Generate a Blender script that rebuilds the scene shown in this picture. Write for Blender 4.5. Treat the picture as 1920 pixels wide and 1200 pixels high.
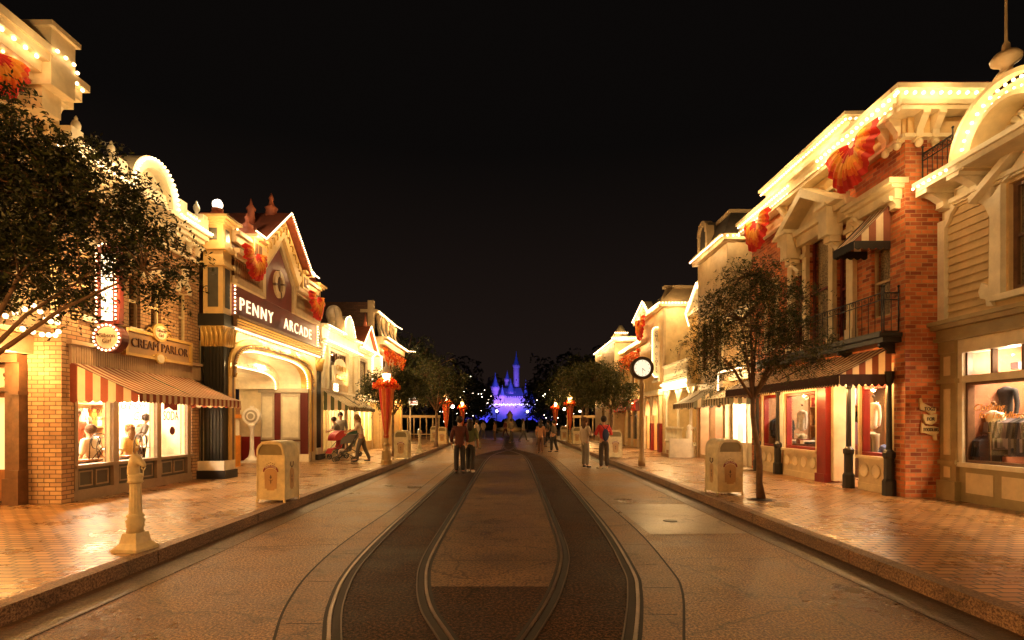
import bpy, bmesh, math, random
import numpy as np
from mathutils import Vector, Matrix
R = math.radians; PI = math.pi
random.seed(7)
S = bpy.context.scene
for o in list(bpy.data.objects): bpy.data.objects.remove(o)

# ---------------------------------------------------------------- camera, world, exposure
F = 1000.0          # focal length in pixels of the 1920 px wide photograph
cam_d = bpy.data.cameras.new('camera'); cam = bpy.data.objects.new('camera', cam_d); S.collection.objects.link(cam)
cam.location = (0, 0, 1.6); cam.rotation_euler = (R(90), 0, 0)
cam_d.sensor_width = 36; cam_d.lens = F / 1920 * 36
cam_d.shift_y = 190 / 1920; cam_d.shift_x = 5 / 1920
cam_d.clip_start = .05; cam_d.clip_end = 2000
S.camera = cam
W = bpy.data.worlds.new('World'); S.world = W; W.use_nodes = True
wn = W.node_tree.nodes; wl = W.node_tree.links
bg = wn['Background']
tc = wn.new('ShaderNodeTexCoord'); sp = wn.new('ShaderNodeSeparateXYZ'); rp = wn.new('ShaderNodeValToRGB')
wl.new(tc.outputs['Generated'], sp.inputs[0]); wl.new(sp.outputs['Z'], rp.inputs[0]); wl.new(rp.outputs[0], bg.inputs[0])
rp.color_ramp.elements[0].position = 0.0; rp.color_ramp.elements[0].color = (.0022, .0013, .0010, 1)
rp.color_ramp.elements[1].position = .45; rp.color_ramp.elements[1].color = (.00045, .00036, .00032, 1)
bg.inputs[1].default_value = 1.0
S.view_settings.view_transform = 'Standard'; S.view_settings.look = 'None'
S.view_settings.exposure = 2.85; S.view_settings.gamma = 1
S.render.engine = 'CYCLES'
S.cycles.use_denoising = True
S.cycles.use_light_tree = True
S.cycles.max_bounces = 6; S.cycles.diffuse_bounces = 4; S.cycles.glossy_bounces = 3; S.cycles.transparent_max_bounces = 12
S.cycles.sample_clamp_indirect = 6; S.cycles.caustics_reflective = False; S.cycles.caustics_refractive = False
WARM = (1, .52, .155)
KP = .52      # string of bulbs, light per metre
KI = .30      # shop interiors
KL_ = .5      # single lamps

# ---------------------------------------------------------------- materials
MATS = {}
def _mat(name):
    m = bpy.data.materials.new(name); m.use_nodes = True
    nt = m.node_tree; return m, nt, nt.nodes['Principled BSDF']
def _ramp(nt, stops):
    r = nt.nodes.new('ShaderNodeValToRGB'); e = r.color_ramp.elements
    while len(e) < len(stops): e.new(.5)
    for k, (p, c) in enumerate(stops): e[k].position = p; e[k].color = tuple(c) + (1,) if len(c) == 3 else c
    return r
def _noise(nt, scale, detail=4, rough=.6, coord='UV', vec=None):
    n = nt.nodes.new('ShaderNodeTexNoise'); n.inputs['Scale'].default_value = scale
    n.inputs['Detail'].default_value = detail; n.inputs['Roughness'].default_value = rough
    t = nt.nodes.new('ShaderNodeTexCoord')
    nt.links.new(t.outputs[coord], n.inputs['Vector']); return n
def paint(name, c, rough=.5, var=.18, metal=0, scale=3, bump=.15, trans=0):
    if name in MATS: return MATS[name]
    m, nt, b = _mat(name)
    n = _noise(nt, scale, 6, .65, 'Object')
    r = _ramp(nt, [(.3, [x * (1 - var) for x in c]), (.7, [min(1, x * (1 + var)) for x in c])])
    nt.links.new(n.outputs[0], r.inputs[0]); nt.links.new(r.outputs[0], b.inputs['Base Color'])
    b.inputs['Roughness'].default_value = rough; b.inputs['Metallic'].default_value = metal
    n2 = _noise(nt, scale * 14, 3, .6, 'Object')
    bp = nt.nodes.new('ShaderNodeBump'); bp.inputs['Strength'].default_value = bump; bp.inputs['Distance'].default_value = .01
    nt.links.new(n2.outputs[0], bp.inputs['Height']); nt.links.new(bp.outputs[0], b.inputs['Normal'])
    if trans:
        t = nt.nodes.new('ShaderNodeBsdfTranslucent'); mx = nt.nodes.new('ShaderNodeMixShader'); mx.inputs[0].default_value = trans
        nt.links.new(r.outputs[0], t.inputs[0]); nt.links.new(b.outputs[0], mx.inputs[1]); nt.links.new(t.outputs[0], mx.inputs[2])
        nt.links.new(mx.outputs[0], nt.nodes['Material Output'].inputs[0])
    MATS[name] = m; return m
def emit(name, c, s):
    if name in MATS: return MATS[name]
    m, nt, b = _mat(name)
    b.inputs['Base Color'].default_value = (.8, .8, .8, 1)
    b.inputs['Emission Color'].default_value = tuple(c) + (1,); b.inputs['Emission Strength'].default_value = s
    MATS[name] = m; return m
def brick(name, c1, c2, mortar, bw=.21, bh=.075, ms=.012, bias=0.0, rough=.75, scale_noise=2, bump=.5, offset=.5, dirt=.35):
    if name in MATS: return MATS[name]
    m, nt, b = _mat(name)
    t = nt.nodes.new('ShaderNodeTexCoord'); br = nt.nodes.new('ShaderNodeTexBrick')
    nt.links.new(t.outputs['UV'], br.inputs['Vector'])
    br.inputs['Scale'].default_value = 1; br.inputs['Brick Width'].default_value = bw; br.inputs['Row Height'].default_value = bh
    br.inputs['Mortar Size'].default_value = ms; br.inputs['Mortar Smooth'].default_value = .15; br.inputs['Bias'].default_value = bias
    br.offset = offset
    br.inputs['Color1'].default_value = (*c1, 1); br.inputs['Color2'].default_value = (*c2, 1); br.inputs['Mortar'].default_value = (*mortar, 1)
    n = _noise(nt, scale_noise, 6, .7); rr = _ramp(nt, [(.3, (1 - dirt,) * 3), (.65, (1.0,) * 3)])
    nt.links.new(n.outputs[0], rr.inputs[0])
    mx = nt.nodes.new('ShaderNodeMix'); mx.data_type = 'RGBA'; mx.blend_type = 'MULTIPLY'; mx.inputs[0].default_value = 1
    nt.links.new(br.outputs['Color'], mx.inputs[6]); nt.links.new(rr.outputs[0], mx.inputs[7]); nt.links.new(mx.outputs[2], b.inputs['Base Color'])
    if isinstance(rough, tuple):
        r2 = _ramp(nt, [(.35, (rough[0],) * 3), (.65, (rough[1],) * 3)]); nt.links.new(n.outputs[0], r2.inputs[0]); nt.links.new(r2.outputs[0], b.inputs['Roughness'])
    else: b.inputs['Roughness'].default_value = rough
    n3 = _noise(nt, 60, 3, .6)
    ad = nt.nodes.new('ShaderNodeMath'); ad.operation = 'MULTIPLY_ADD'; ad.inputs[1].default_value = .35
    inv = nt.nodes.new('ShaderNodeMath'); inv.operation = 'SUBTRACT'; inv.inputs[0].default_value = 1
    nt.links.new(br.outputs['Fac'], inv.inputs[1]); nt.links.new(n3.outputs[0], ad.inputs[0]); nt.links.new(inv.outputs[0], ad.inputs[2])
    bp = nt.nodes.new('ShaderNodeBump'); bp.inputs['Strength'].default_value = bump; bp.inputs['Distance'].default_value = .008
    nt.links.new(ad.outputs[0], bp.inputs['Height']); nt.links.new(bp.outputs[0], b.inputs['Normal'])
    MATS[name] = m; return m
def rough_ground(name, ca, cb, cc, grain=60, rlo=.35, rhi=.7, bump=.5, patch=.35, spec=.5):
    if name in MATS: return MATS[name]
    m, nt, b = _mat(name)
    def mul(a_, b_):
        mx = nt.nodes.new('ShaderNodeMix'); mx.data_type = 'RGBA'; mx.blend_type = 'MULTIPLY'; mx.inputs[0].default_value = 1
        nt.links.new(a_, mx.inputs[6]); nt.links.new(b_, mx.inputs[7]); return mx.outputs[2]
    g = _noise(nt, grain, 3, .8); p = _noise(nt, patch, 8, .68); st = _noise(nt, 2.3, 6, .75)
    r1 = _ramp(nt, [(.42, ca), (.5, cb), (.58, cc)]); nt.links.new(g.outputs[0], r1.inputs[0])
    r2 = _ramp(nt, [(.34, (.45,) * 3), (.52, (.9,) * 3), (.66, (1.3,) * 3)]); nt.links.new(p.outputs[0], r2.inputs[0])
    r4 = _ramp(nt, [(.34, (.45, .40, .36)), (.44, (.95,) * 3), (.62, (1.1,) * 3)]); nt.links.new(st.outputs[0], r4.inputs[0])
    vo = nt.nodes.new('ShaderNodeTexVoronoi'); vo.feature = 'DISTANCE_TO_EDGE'; vo.inputs['Scale'].default_value = .55
    t = nt.nodes.new('ShaderNodeTexCoord'); wv = _noise(nt, 1.5, 5, .7); ml = nt.nodes.new('ShaderNodeVectorMath'); ml.operation = 'MULTIPLY_ADD'; ml.inputs[1].default_value = (.5, .5, 0)
    nt.links.new(wv.outputs['Color'], ml.inputs[0]); nt.links.new(t.outputs['UV'], ml.inputs[2]); nt.links.new(ml.outputs[0], vo.inputs['Vector'])
    r5 = _ramp(nt, [(.0, (.35,) * 3), (.006, (1.0,) * 3)]); nt.links.new(vo.outputs['Distance'], r5.inputs[0])
    c = mul(mul(mul(r1.outputs[0], r2.outputs[0]), r4.outputs[0]), r5.outputs[0]); nt.links.new(c, b.inputs['Base Color'])
    r3 = _ramp(nt, [(.35, (rlo,) * 3), (.65, (rhi,) * 3)]); nt.links.new(p.outputs[0], r3.inputs[0]); nt.links.new(r3.outputs[0], b.inputs['Roughness'])
    b.inputs['Specular IOR Level'].default_value = spec
    bp = nt.nodes.new('ShaderNodeBump'); bp.inputs['Strength'].default_value = bump; bp.inputs['Distance'].default_value = .016
    nt.links.new(g.outputs[0], bp.inputs['Height']); nt.links.new(bp.outputs[0], b.inputs['Normal'])
    MATS[name] = m; return m
def glass(name, rough=.02, fac=.10, tint=(1, 1, 1)):
    if name in MATS: return MATS[name]
    m, nt, b = _mat(name)
    t = nt.nodes.new('ShaderNodeBsdfTransparent'); t.inputs[0].default_value = (*tint, 1)
    g = nt.nodes.new('ShaderNodeBsdfGlossy'); g.inputs['Roughness'].default_value = rough
    lw = nt.nodes.new('ShaderNodeLayerWeight'); lw.inputs[0].default_value = .5
    pw = nt.nodes.new('ShaderNodeMath'); pw.operation = 'POWER'; pw.inputs[1].default_value = 3.5; nt.links.new(lw.outputs['Facing'], pw.inputs[0])
    fr = nt.nodes.new('ShaderNodeMath'); fr.operation = 'MULTIPLY_ADD'; fr.inputs[1].default_value = .5; fr.inputs[2].default_value = .035; nt.links.new(pw.outputs[0], fr.inputs[0])
    mx = nt.nodes.new('ShaderNodeMixShader'); nt.links.new(fr.outputs[0], mx.inputs[0])
    nt.links.new(t.outputs[0], mx.inputs[1]); nt.links.new(g.outputs[0], mx.inputs[2]); nt.links.new(mx.outputs[0], nt.nodes['Material Output'].inputs[0])
    MATS[name] = m; return m
def curtain(name, c, c2, sc=26):
    if name in MATS: return MATS[name]
    m, nt, b = _mat(name)
    n = _noise(nt, sc, 4, .7); r = _ramp(nt, [(.4, c2), (.58, c)]); nt.links.new(n.outputs[0], r.inputs[0]); nt.links.new(r.outputs[0], b.inputs['Base Color'])
    b.inputs['Roughness'].default_value = .9; MATS[name] = m; return m

CREAM = paint('cream_paint', (.72, .60, .38), .45)
IVORY = paint('ivory_paint', (.78, .72, .56), .4)
OCHRE = paint('ochre_paint', (.62, .42, .17), .5)
TAN = paint('tan_paint', (.50, .36, .20), .55)
GOLD = paint('gold_leaf', (.62, .40, .12), .35, metal=.3, bump=.3)
DRED = paint('dark_red_paint', (.13, .014, .010), .45)
RED = paint('red_paint', (.24, .018, .013), .4)
BLACK = paint('black_paint', (.018, .017, .016), .35)
DGREEN = paint('grey_green_paint', (.015, .015, .012), .35)
SAGE = paint('sage_paint', (.36, .29, .145), .45)
CLAP = paint('clapboard_paint', (.60, .45, .24), .5)
BROWN = paint('brown_wood', (.13, .065, .032), .4, .35, scale=6)
WOOD = paint('oak_wood', (.33, .15, .055), .35, .3, scale=6)
GREY = paint('grey_blue_paint', (.20, .19, .17), .45)
ROOFM = paint('dark_roof', (.05, .038, .03), .7, .4)
RTILE = paint('red_roof_tile', (.30, .075, .03), .7, .3)
IRON = paint('wrought_iron', (.012, .011, .010), .4)
STEEL = paint('rail_steel', (.20, .13, .09), .42, .4, metal=.8)
WHITE = paint('white_paint', (.82, .79, .72), .45)
BRK_Y = brick('buff_brick', (.60, .40, .22), (.42, .23, .12), (.16, .10, .06), .215, .075, .009)
BRK_R = brick('red_brick', (.80, .25, .075), (.25, .045, .016), (.52, .30, .15), .22, .078, .008, bias=-.05)
BRK_D = brick('dark_brick', (.16, .075, .04), (.10, .04, .022), (.05, .03, .02), .22, .08, .01)
PAVE = brick('paver_brick', (.60, .35, .15), (.34, .165, .06), (.020, .010, .005), .22, .11, .014, rough=(.20, .40), scale_noise=.9, bump=.55, dirt=.25)
KERB = rough_ground('kerb_granite', (.10, .05, .03), (.24, .14, .08), (.38, .24, .14), 45, .5, .8)
ROAD = rough_ground('road_aggregate', (.06, .028, .011), (.22, .115, .048), (.46, .25, .10), 46, .24, .55, bump=.9, spec=.28)
SLAB = rough_ground('concrete_slab', (.07, .040, .022), (.15, .09, .05), (.25, .145, .07), 34, .45, .7, bump=.5, spec=.15)
ASPH = rough_ground('dark_asphalt', (.008, .004, .002), (.034, .016, .007), (.11, .05, .02), 38, .5, .8, bump=.9, spec=.10)
JOINT = paint('joint_tar', (.02, .014, .01), .8)
PLAZA = rough_ground('plaza_paving', (.09, .06, .045), (.14, .095, .07), (.2, .14, .1), 5, .6, .8)
GLASS = glass('window_glass')
LACE = curtain('lace_curtain', (.50, .42, .28), (.20, .15, .09))
BLIND = curtain('window_blind', (.20, .13, .075), (.13, .085, .05), 8)
BARK = paint('bark', (.17, .10, .055), .8, .35, scale=9, bump=.6)
LEAF = paint('leaf_green', (.050, .062, .014), .45, .5, scale=5, bump=0, trans=.3)
LEAFD = paint('leaf_dark', (.016, .022, .006), .5, .5, scale=5, bump=0, trans=.25)
LEAFW = paint('leaf_warm', (.11, .11, .028), .5, .5, scale=5, bump=0, trans=.3)
FARLEAF = paint('far_leaf', (.012, .016, .010), .8, .5, scale=.5, bump=0)
ORANGE = paint('orange_cloth', (.75, .16, .02), .7, .25, trans=.35, bump=.1)
YELLOW = paint('amber_cloth', (.80, .34, .04), .7, .25, trans=.35, bump=.1)
SCARLET = paint('scarlet_cloth', (.60, .03, .015), .7, .25, trans=.35, bump=.1)
ST_W = paint('awning_cream_canvas', (.74, .60, .42), .8, .1, trans=.25)
ST_R = paint('awning_red_canvas', (.34, .095, .055), .8, .15, trans=.2)
ST_B = paint('awning_brown_canvas', (.26, .085, .045), .8, .15, trans=.15)
ST_G = paint('awning_green_canvas', (.10, .11, .05), .8, .15, trans=.15)
ST_GY = paint('awning_grey_canvas', (.20, .19, .13), .8, .15, trans=.15)
BULB = emit('bulb_glow', (1, .60, .27), 1.6)
BULBN = emit('bulb_glow_near', (1, .62, .29), 1.5)
FARB = emit('far_bulb_glow', (1, .80, .55), 4)
LETTER = emit('letter_glow', (1, .70, .38), .24)
GLOBE = emit('globe_glow', (1, .80, .58), .8)
CLOCKF = emit('clock_face_glow', (1, .86, .58), .15)
SKIN = paint('skin', (.50, .27, .17), .5, .06, bump=0)
HAIR = paint('dark_hair', (.035, .02, .012), .6)

# ---------------------------------------------------------------- mesh builder
def fL(xf): return lambda u, v, w: (xf + w, u, v)
def fR(xf): return lambda u, v, w: (xf - w, u, v)
def fC(yf): return lambda u, v, w: (u, yf - w, v)
def fW(x, y, z): return (x, y, z)
class MB:
    def __init__(s, fr=fW): s.v = []; s.f = []; s.mi = []; s.fr = fr; s.c = 0; s.sm = []; s.smooth = False
    def m(s, i): s.c = i; return s
    def add(s, vs, fs, raw=False):
        b = len(s.v)
        s.v += [tuple(p) if raw else s.fr(*p) for p in vs]
        for f in fs: s.f.append([b + i for i in f]); s.mi.append(s.c); s.sm.append(s.smooth)
        return s
    def box(s, u0, u1, v0, v1, w0, w1):
        e = random.uniform(.0002, .0016)
        if u0 > u1: u0, u1 = u1, u0
        if v0 > v1: v0, v1 = v1, v0
        if w0 > w1: w0, w1 = w1, w0
        u0 -= e; u1 += e; v0 -= e; v1 += e; w0 -= e; w1 += e
        return s.add([(u0, v0, w0), (u1, v0, w0), (u1, v1, w0), (u0, v1, w0), (u0, v0, w1), (u1, v0, w1), (u1, v1, w1), (u0, v1, w1)],
                     [(0, 3, 2, 1), (4, 5, 6, 7), (0, 1, 5, 4), (1, 2, 6, 5), (2, 3, 7, 6), (3, 0, 4, 7)])
    def quad(s, a, b, c, d): return s.add([a, b, c, d], [(0, 1, 2, 3)])
    def poly(s, pts, w0, w1):
        "outline in (u, v) given thickness from w0 to w1"
        n = len(pts)
        vs = [(p[0], p[1], w0) for p in pts] + [(p[0], p[1], w1) for p in pts]
        return s.add(vs, [tuple(range(n))[::-1], tuple(range(n, 2 * n))] + [(i, (i + 1) % n, n + (i + 1) % n, n + i) for i in range(n)])
    def band(s, inner, outer, w0, w1):
        "closed strip between two open outlines in (u, v)"
        n = len(inner)
        vs = [(p[0], p[1], w0) for p in inner] + [(p[0], p[1], w0) for p in outer] + [(p[0], p[1], w1) for p in inner] + [(p[0], p[1], w1) for p in outer]
        fs = []
        for i in range(n - 1):
            fs += [(i, i + 1, n + i + 1, n + i), (2 * n + i, 3 * n + i, 3 * n + i + 1, 2 * n + i + 1), (i, 2 * n + i, 2 * n + i + 1, i + 1), (n + i, n + i + 1, 3 * n + i + 1, 3 * n + i)]
        fs += [(0, n, 3 * n, 2 * n), (n - 1, 3 * n - 1, 4 * n - 1, 2 * n - 1)]
        return s.add(vs, fs)
    def tube(s, pts, r, n=6, cap=True):
        P = [Vector(s.fr(*p)) for p in pts]; rs = r if isinstance(r, (list, tuple)) else [r] * len(P)
        vs = []; up = Vector((0, 0, 1)); prev = None
        for i, p in enumerate(P):
            d = (P[min(i + 1, len(P) - 1)] - P[max(i - 1, 0)])
            if d.length < 1e-9: d = Vector((0, 0, 1))
            d.normalize()
            a = prev if prev is not None else (Vector((1, 0, 0)) if abs(d.z) > .9 else up)
            x = (a - d * a.dot(d))
            if x.length < 1e-4: x = Vector((0, 1, 0)) - d * d.y
            x.normalize(); prev = x; y = d.cross(x)
            for k in range(n):
                t = 2 * PI * k / n; vs.append(p + (x * math.cos(t) + y * math.sin(t)) * rs[i])
        fs = [(i * n + k, i * n + (k + 1) % n, (i + 1) * n + (k + 1) % n, (i + 1) * n + k) for i in range(len(P) - 1) for k in range(n)]
        if cap: fs += [tuple(range(n))[::-1], tuple((len(P) - 1) * n + k for k in range(n))]
        o = s.smooth; s.smooth = True; s.add(vs, fs, True); s.smooth = o; return s
    def lathe(s, prof, n=16, c=(0, 0, 0), flute=0, smooth=True):
        "profile [(r, z)] around the world z axis through c (world)"
        vs = []
        for r, z in prof:
            for k in range(n):
                rr = r * (1 - (flute if k % 2 else 0)); t = 2 * PI * k / n
                vs.append((c[0] + rr * math.cos(t), c[1] + rr * math.sin(t), c[2] + z))
        m = len(prof)
        fs = [(i * n + k, i * n + (k + 1) % n, (i + 1) * n + (k + 1) % n, (i + 1) * n + k) for i in range(m - 1) for k in range(n)]
        fs += [tuple(range(n))[::-1], tuple((m - 1) * n + k for k in range(n))]
        o = s.smooth; s.smooth = smooth; s.add(vs, fs, True); s.smooth = o; return s
    def ball(s, p, r, seg=8, rings=5, sq=(1, 1, 1)):
        p = s.fr(*p)
        vs = [(p[0], p[1], p[2] + r * sq[2])]
        for i in range(1, rings):
            a = PI * i / rings
            for k in range(seg):
                t = 2 * PI * k / seg; vs.append((p[0] + r * sq[0] * math.sin(a) * math.cos(t), p[1] + r * sq[1] * math.sin(a) * math.sin(t), p[2] + r * sq[2] * math.cos(a)))
        vs.append((p[0], p[1], p[2] - r * sq[2])); L = len(vs) - 1
        fs = [(0, 1 + k, 1 + (k + 1) % seg) for k in range(seg)]
        fs += [(1 + i * seg + k, 1 + (i + 1) * seg + k, 1 + (i + 1) * seg + (k + 1) % seg, 1 + i * seg + (k + 1) % seg) for i in range(rings - 2) for k in range(seg)]
        fs += [(L, 1 + (rings - 2) * seg + (k + 1) % seg, 1 + (rings - 2) * seg + k) for k in range(seg)]
        o = s.smooth; s.smooth = True; s.add(vs, fs, True); s.smooth = o; return s
    def build(s, name, mats, parent=None, kind=None, label=None):
        if not s.v: return None
        if not isinstance(mats, (list, tuple)): mats = [mats]
        o0 = Vector(parent['_w']) if parent is not None and '_w' in parent else Vector((0, 0, 0))
        me = bpy.data.meshes.new(name)
        vs = [(x - o0.x, y - o0.y, z - o0.z) for x, y, z in s.v]
        me.from_pydata(vs, [], s.f)
        for m in mats: me.materials.append(m)
        me.polygons.foreach_set('material_index', s.mi); me.polygons.foreach_set('use_smooth', s.sm)
        me.update()
        uvl = me.uv_layers.new(name='UVMap'); uv = np.zeros(len(me.loops) * 2, 'f')
        for p in me.polygons:
            n = p.normal; ax, ay, az = abs(n.x), abs(n.y), abs(n.z)
            for li in p.loop_indices:
                x, y, z = s.v[me.loops[li].vertex_index]
                if az >= ax and az >= ay: a, b = x, y
                elif ax >= ay: a, b = y, z
                else: a, b = x, z
                uv[2 * li] = a; uv[2 * li + 1] = b
        uvl.data.foreach_set('uv', uv)
        o = bpy.data.objects.new(name, me); S.collection.objects.link(o)
        if parent is not None: o.parent = parent; o['_w'] = parent['_w'] if '_w' in parent else (0, 0, 0)
        else: o['_w'] = (0, 0, 0)
        if kind: o['kind'] = kind
        if label: o['label'] = label
        return o
def thing(name, label, cat, loc=(0, 0, 0), group=None):
    o = bpy.data.objects.new(name, None); S.collection.objects.link(o); o.empty_display_size = .2
    o.location = loc; o['_w'] = tuple(float(a) for a in loc); o['label'] = label; o['category'] = cat
    if group: o['group'] = group
    return o
def tag(o, label, cat, group=None):
    o['label'] = label; o['category'] = cat
    if group: o['group'] = group
    return o
def copy_tree(o, parent=None):
    c = o.copy(); S.collection.objects.link(c); c.parent = parent
    for ch in list(o.children): copy_tree(ch, c)
    return c
def place(root, x, y, z=.15, rz=0, sc=1, label=None, group=None):
    root.location = (x, y, z); root.rotation_euler = (0, 0, rz); root.scale = (sc,) * 3
    if label: root['label'] = label
    if group: root['group'] = group
    return root
def text(name, s_, fr, u, v, w, size, mat, parent, d=1, ext=.012, width=None, up=False, label=None, shear=0, arch=0):
    cu = bpy.data.curves.new(name, 'FONT'); cu.body = s_; cu.size = size; cu.extrude = ext; cu.align_x = 'CENTER'; cu.align_y = 'CENTER'; cu.shear = shear
    cu.resolution_u = 3; cu.space_character = 1.25 if mat is LETTER else 1
    ob = bpy.data.objects.new(name, cu); S.collection.objects.link(ob)
    me = bpy.data.meshes.new_from_object(ob.evaluated_get(bpy.context.evaluated_depsgraph_get()))
    bpy.data.objects.remove(ob)
    xs = [p.co.x for p in me.vertices]; k = 1
    if width and xs: k = width / (max(xs) - min(xs))
    mb = MB(fr); mb.add([(u + d * p.co.x * k, v + p.co.y - arch * (p.co.x * k) ** 2, w + p.co.z) for p in me.vertices], [tuple(p.vertices) for p in me.polygons])
    bpy.data.meshes.remove(me)
    return mb.build(name, mat, parent, label=label)
def lamp(kind, loc, power, color=WARM, size=.1, sy=None, target=None, name='lamp', angle=None, spread=None, blend=.6):
    if name not in ('bulb_light', 'shop_ceiling_lamp', 'castle_floodlight'): power *= KL_
    l = bpy.data.lights.new(name, kind); l.energy = power; l.color = color
    if kind == 'AREA':
        l.shape = 'RECTANGLE'; l.size = size; l.size_y = sy or size
        if spread: l.spread = spread
    else: l.shadow_soft_size = size
    if kind == 'SPOT': l.spot_size = angle or R(60); l.spot_blend = blend
    o = bpy.data.objects.new(name, l); S.collection.objects.link(o); o.location = loc
    if target is not None: o.rotation_euler = (Vector(target) - Vector(loc)).to_track_quat('-Z', 'Y').to_euler()
    return o
def bulbs(parent, fr, pts, sp=.16, r=.026, mat=None, seg=6, rings=4, name='light_string', P=0, step=1.4, woff=.03, rail=None):
    mb = MB(fr)
    pts = [Vector(p) for p in pts]; carry = 0; acc = step / 2; n = 0
    for a, b in zip(pts[:-1], pts[1:]):
        L = (b - a).length; t = carry
        while t <= L:
            q = a + (b - a) * (t / L) if L else a
            mb.m(0).ball(tuple(q), r, seg, rings); n += 1
            acc += sp
            if P and acc >= step:
                acc = 0; w = Vector(fr(q.x, q.y - .05, q.z + (.40 if mat is BULBN else .30))); lamp('POINT', w, P * step * KP * (.95 if mat is BULBN else 1), (1, .64, .27), .012, name='bulb_light')
            t += sp
        carry = t - L
    o = mb.build(name, [mat or BULB], parent)
    if rail is not False:
        pass
    return o
def cornice(mb, u0, u1, v, h, d, steps=3, ends=True):
    "stepped moulding growing outwards as it rises"
    for i in range(steps):
        w = d * (i + 1) / steps; e = (w if ends else 0)
        mb.box(u0 - e * .6, u1 + e * .6, v + h * i / steps, v + h * (i + 1) / steps, -.04, w)
def wall(mb, u0, u1, v0, v1, th, holes=()):
    "wall from w=-th to w=0 with rectangular openings (u0,u1,v0,v1)"
    us = sorted({u0, u1, *[min(max(a, u0), u1) for h in holes for a in h[:2]]}); vs = sorted({v0, v1, *[min(max(a, v0), v1) for h in holes for a in h[2:4]]})
    def inh(u, v): return any(h[0] < u < h[1] and h[2] < v < h[3] for h in holes)
    for i in range(len(us) - 1):
        j = 0
        while j < len(vs) - 1:
            if inh((us[i] + us[i + 1]) / 2, (vs[j] + vs[j + 1]) / 2): j += 1; continue
            k = j
            while k < len(vs) - 1 and not inh((us[i] + us[i + 1]) / 2, (vs[k] + vs[k + 1]) / 2): k += 1
            for w in (0, -th): mb.add([(us[i], vs[j], w), (us[i + 1], vs[j], w), (us[i + 1], vs[k], w), (us[i], vs[k], w)], [(0, 1, 2, 3)])
            j = k
    for h in list(holes) + [(u0, u1, v0, v1)]:
        a, b, c, d = h[:4]
        if (a, b, c, d) == (u0, u1, v0, v1): a += .003; b -= .003; c += .003; d -= .003
        for (p, q) in (((a, c), (b, c)), ((b, c), (b, d)), ((b, d), (a, d)), ((a, d), (a, c))):
            mb.add([(p[0], p[1], 0), (q[0], q[1], 0), (q[0], q[1], -th), (p[0], p[1], -th)], [(0, 1, 2, 3)])
    return mb
def window(parent, fr, u0, u1, v0, v1, fm=None, th=.06, cur=None, arched=False, muntin=(1, 1), surround=None, hood=True, dep=.12, sw=.08, glow=None):
    fm = fm or CREAM
    mb = MB(fr); a, b, c, d = u0, u1, v0, v1
    for q in ((a, a + th, c, d), (b - th, b, c, d), (a + th, b - th, d - th, d), (a + th, b - th, c, c + th)): mb.box(q[0], q[1], q[2], q[3], -dep, -dep + .05)
    for i in range(1, muntin[0] + 1): x = a + (b - a) * i / (muntin[0] + 1); mb.box(x - .015, x + .015, c + th, d - th, -dep, -dep + .035)
    for i in range(1, muntin[1] + 1): x = c + (d - c) * i / (muntin[1] + 1); mb.box(a + th, b - th, x - .025, x + .025, -dep, -dep + .045)
    if surround:
        mb.m(1)
        for q in ((a - sw, a, c - .02, d + sw), (b, b + sw, c - .02, d + sw), (a, b, d, d + sw)): mb.box(q[0], q[1], q[2], q[3], -.02, .05)
        mb.box(a - sw - .05, b + sw + .05, c - .1, c, -.02, .11)
        if hood: mb.box(a - sw - .05, b + sw + .05, d + sw, d + sw + .07, -.02, .13); mb.box(a - sw - .09, b + sw + .09, d + sw + .07, d + sw + .12, -.02, .17)
    o = mb.build('window', [fm, surround or fm], parent)
    g = MB(fr); g.box(a + th, b - th, c + th, d - th, -dep + .012, -dep + .018); g.build('pane', GLASS, o)
    k = MB(fr); n = max(6, int((b - a) * 18))
    for i in range(n):
        x0 = a + (b - a) * i / n; x1 = a + (b - a) * (i + 1) / n; w0 = -dep - .09 + .018 * (i % 2); w1 = -dep - .09 + .018 * ((i + 1) % 2)
        k.quad((x0, c, w0), (x1, c, w1), (x1, d, w1), (x0, d, w0))
    k.build('curtain', cur or LACE, o)
    return o
def panel(mb, u0, u1, v0, v1, w=0, t=.035, mi=(0, 1)):
    "raised frame (mi[0]) around a sunk field (mi[1])"
    mb.m(mi[1]).box(u0, u1, v0, v1, w, w + .008)
    mb.m(mi[0])
    for q in ((u0 - t, u0, v0 - t, v1 + t), (u1, u1 + t, v0 - t, v1 + t), (u0, u1, v0 - t, v0), (u0, u1, v1, v1 + t)): mb.box(q[0], q[1], q[2], q[3], w, w + .028)
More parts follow.
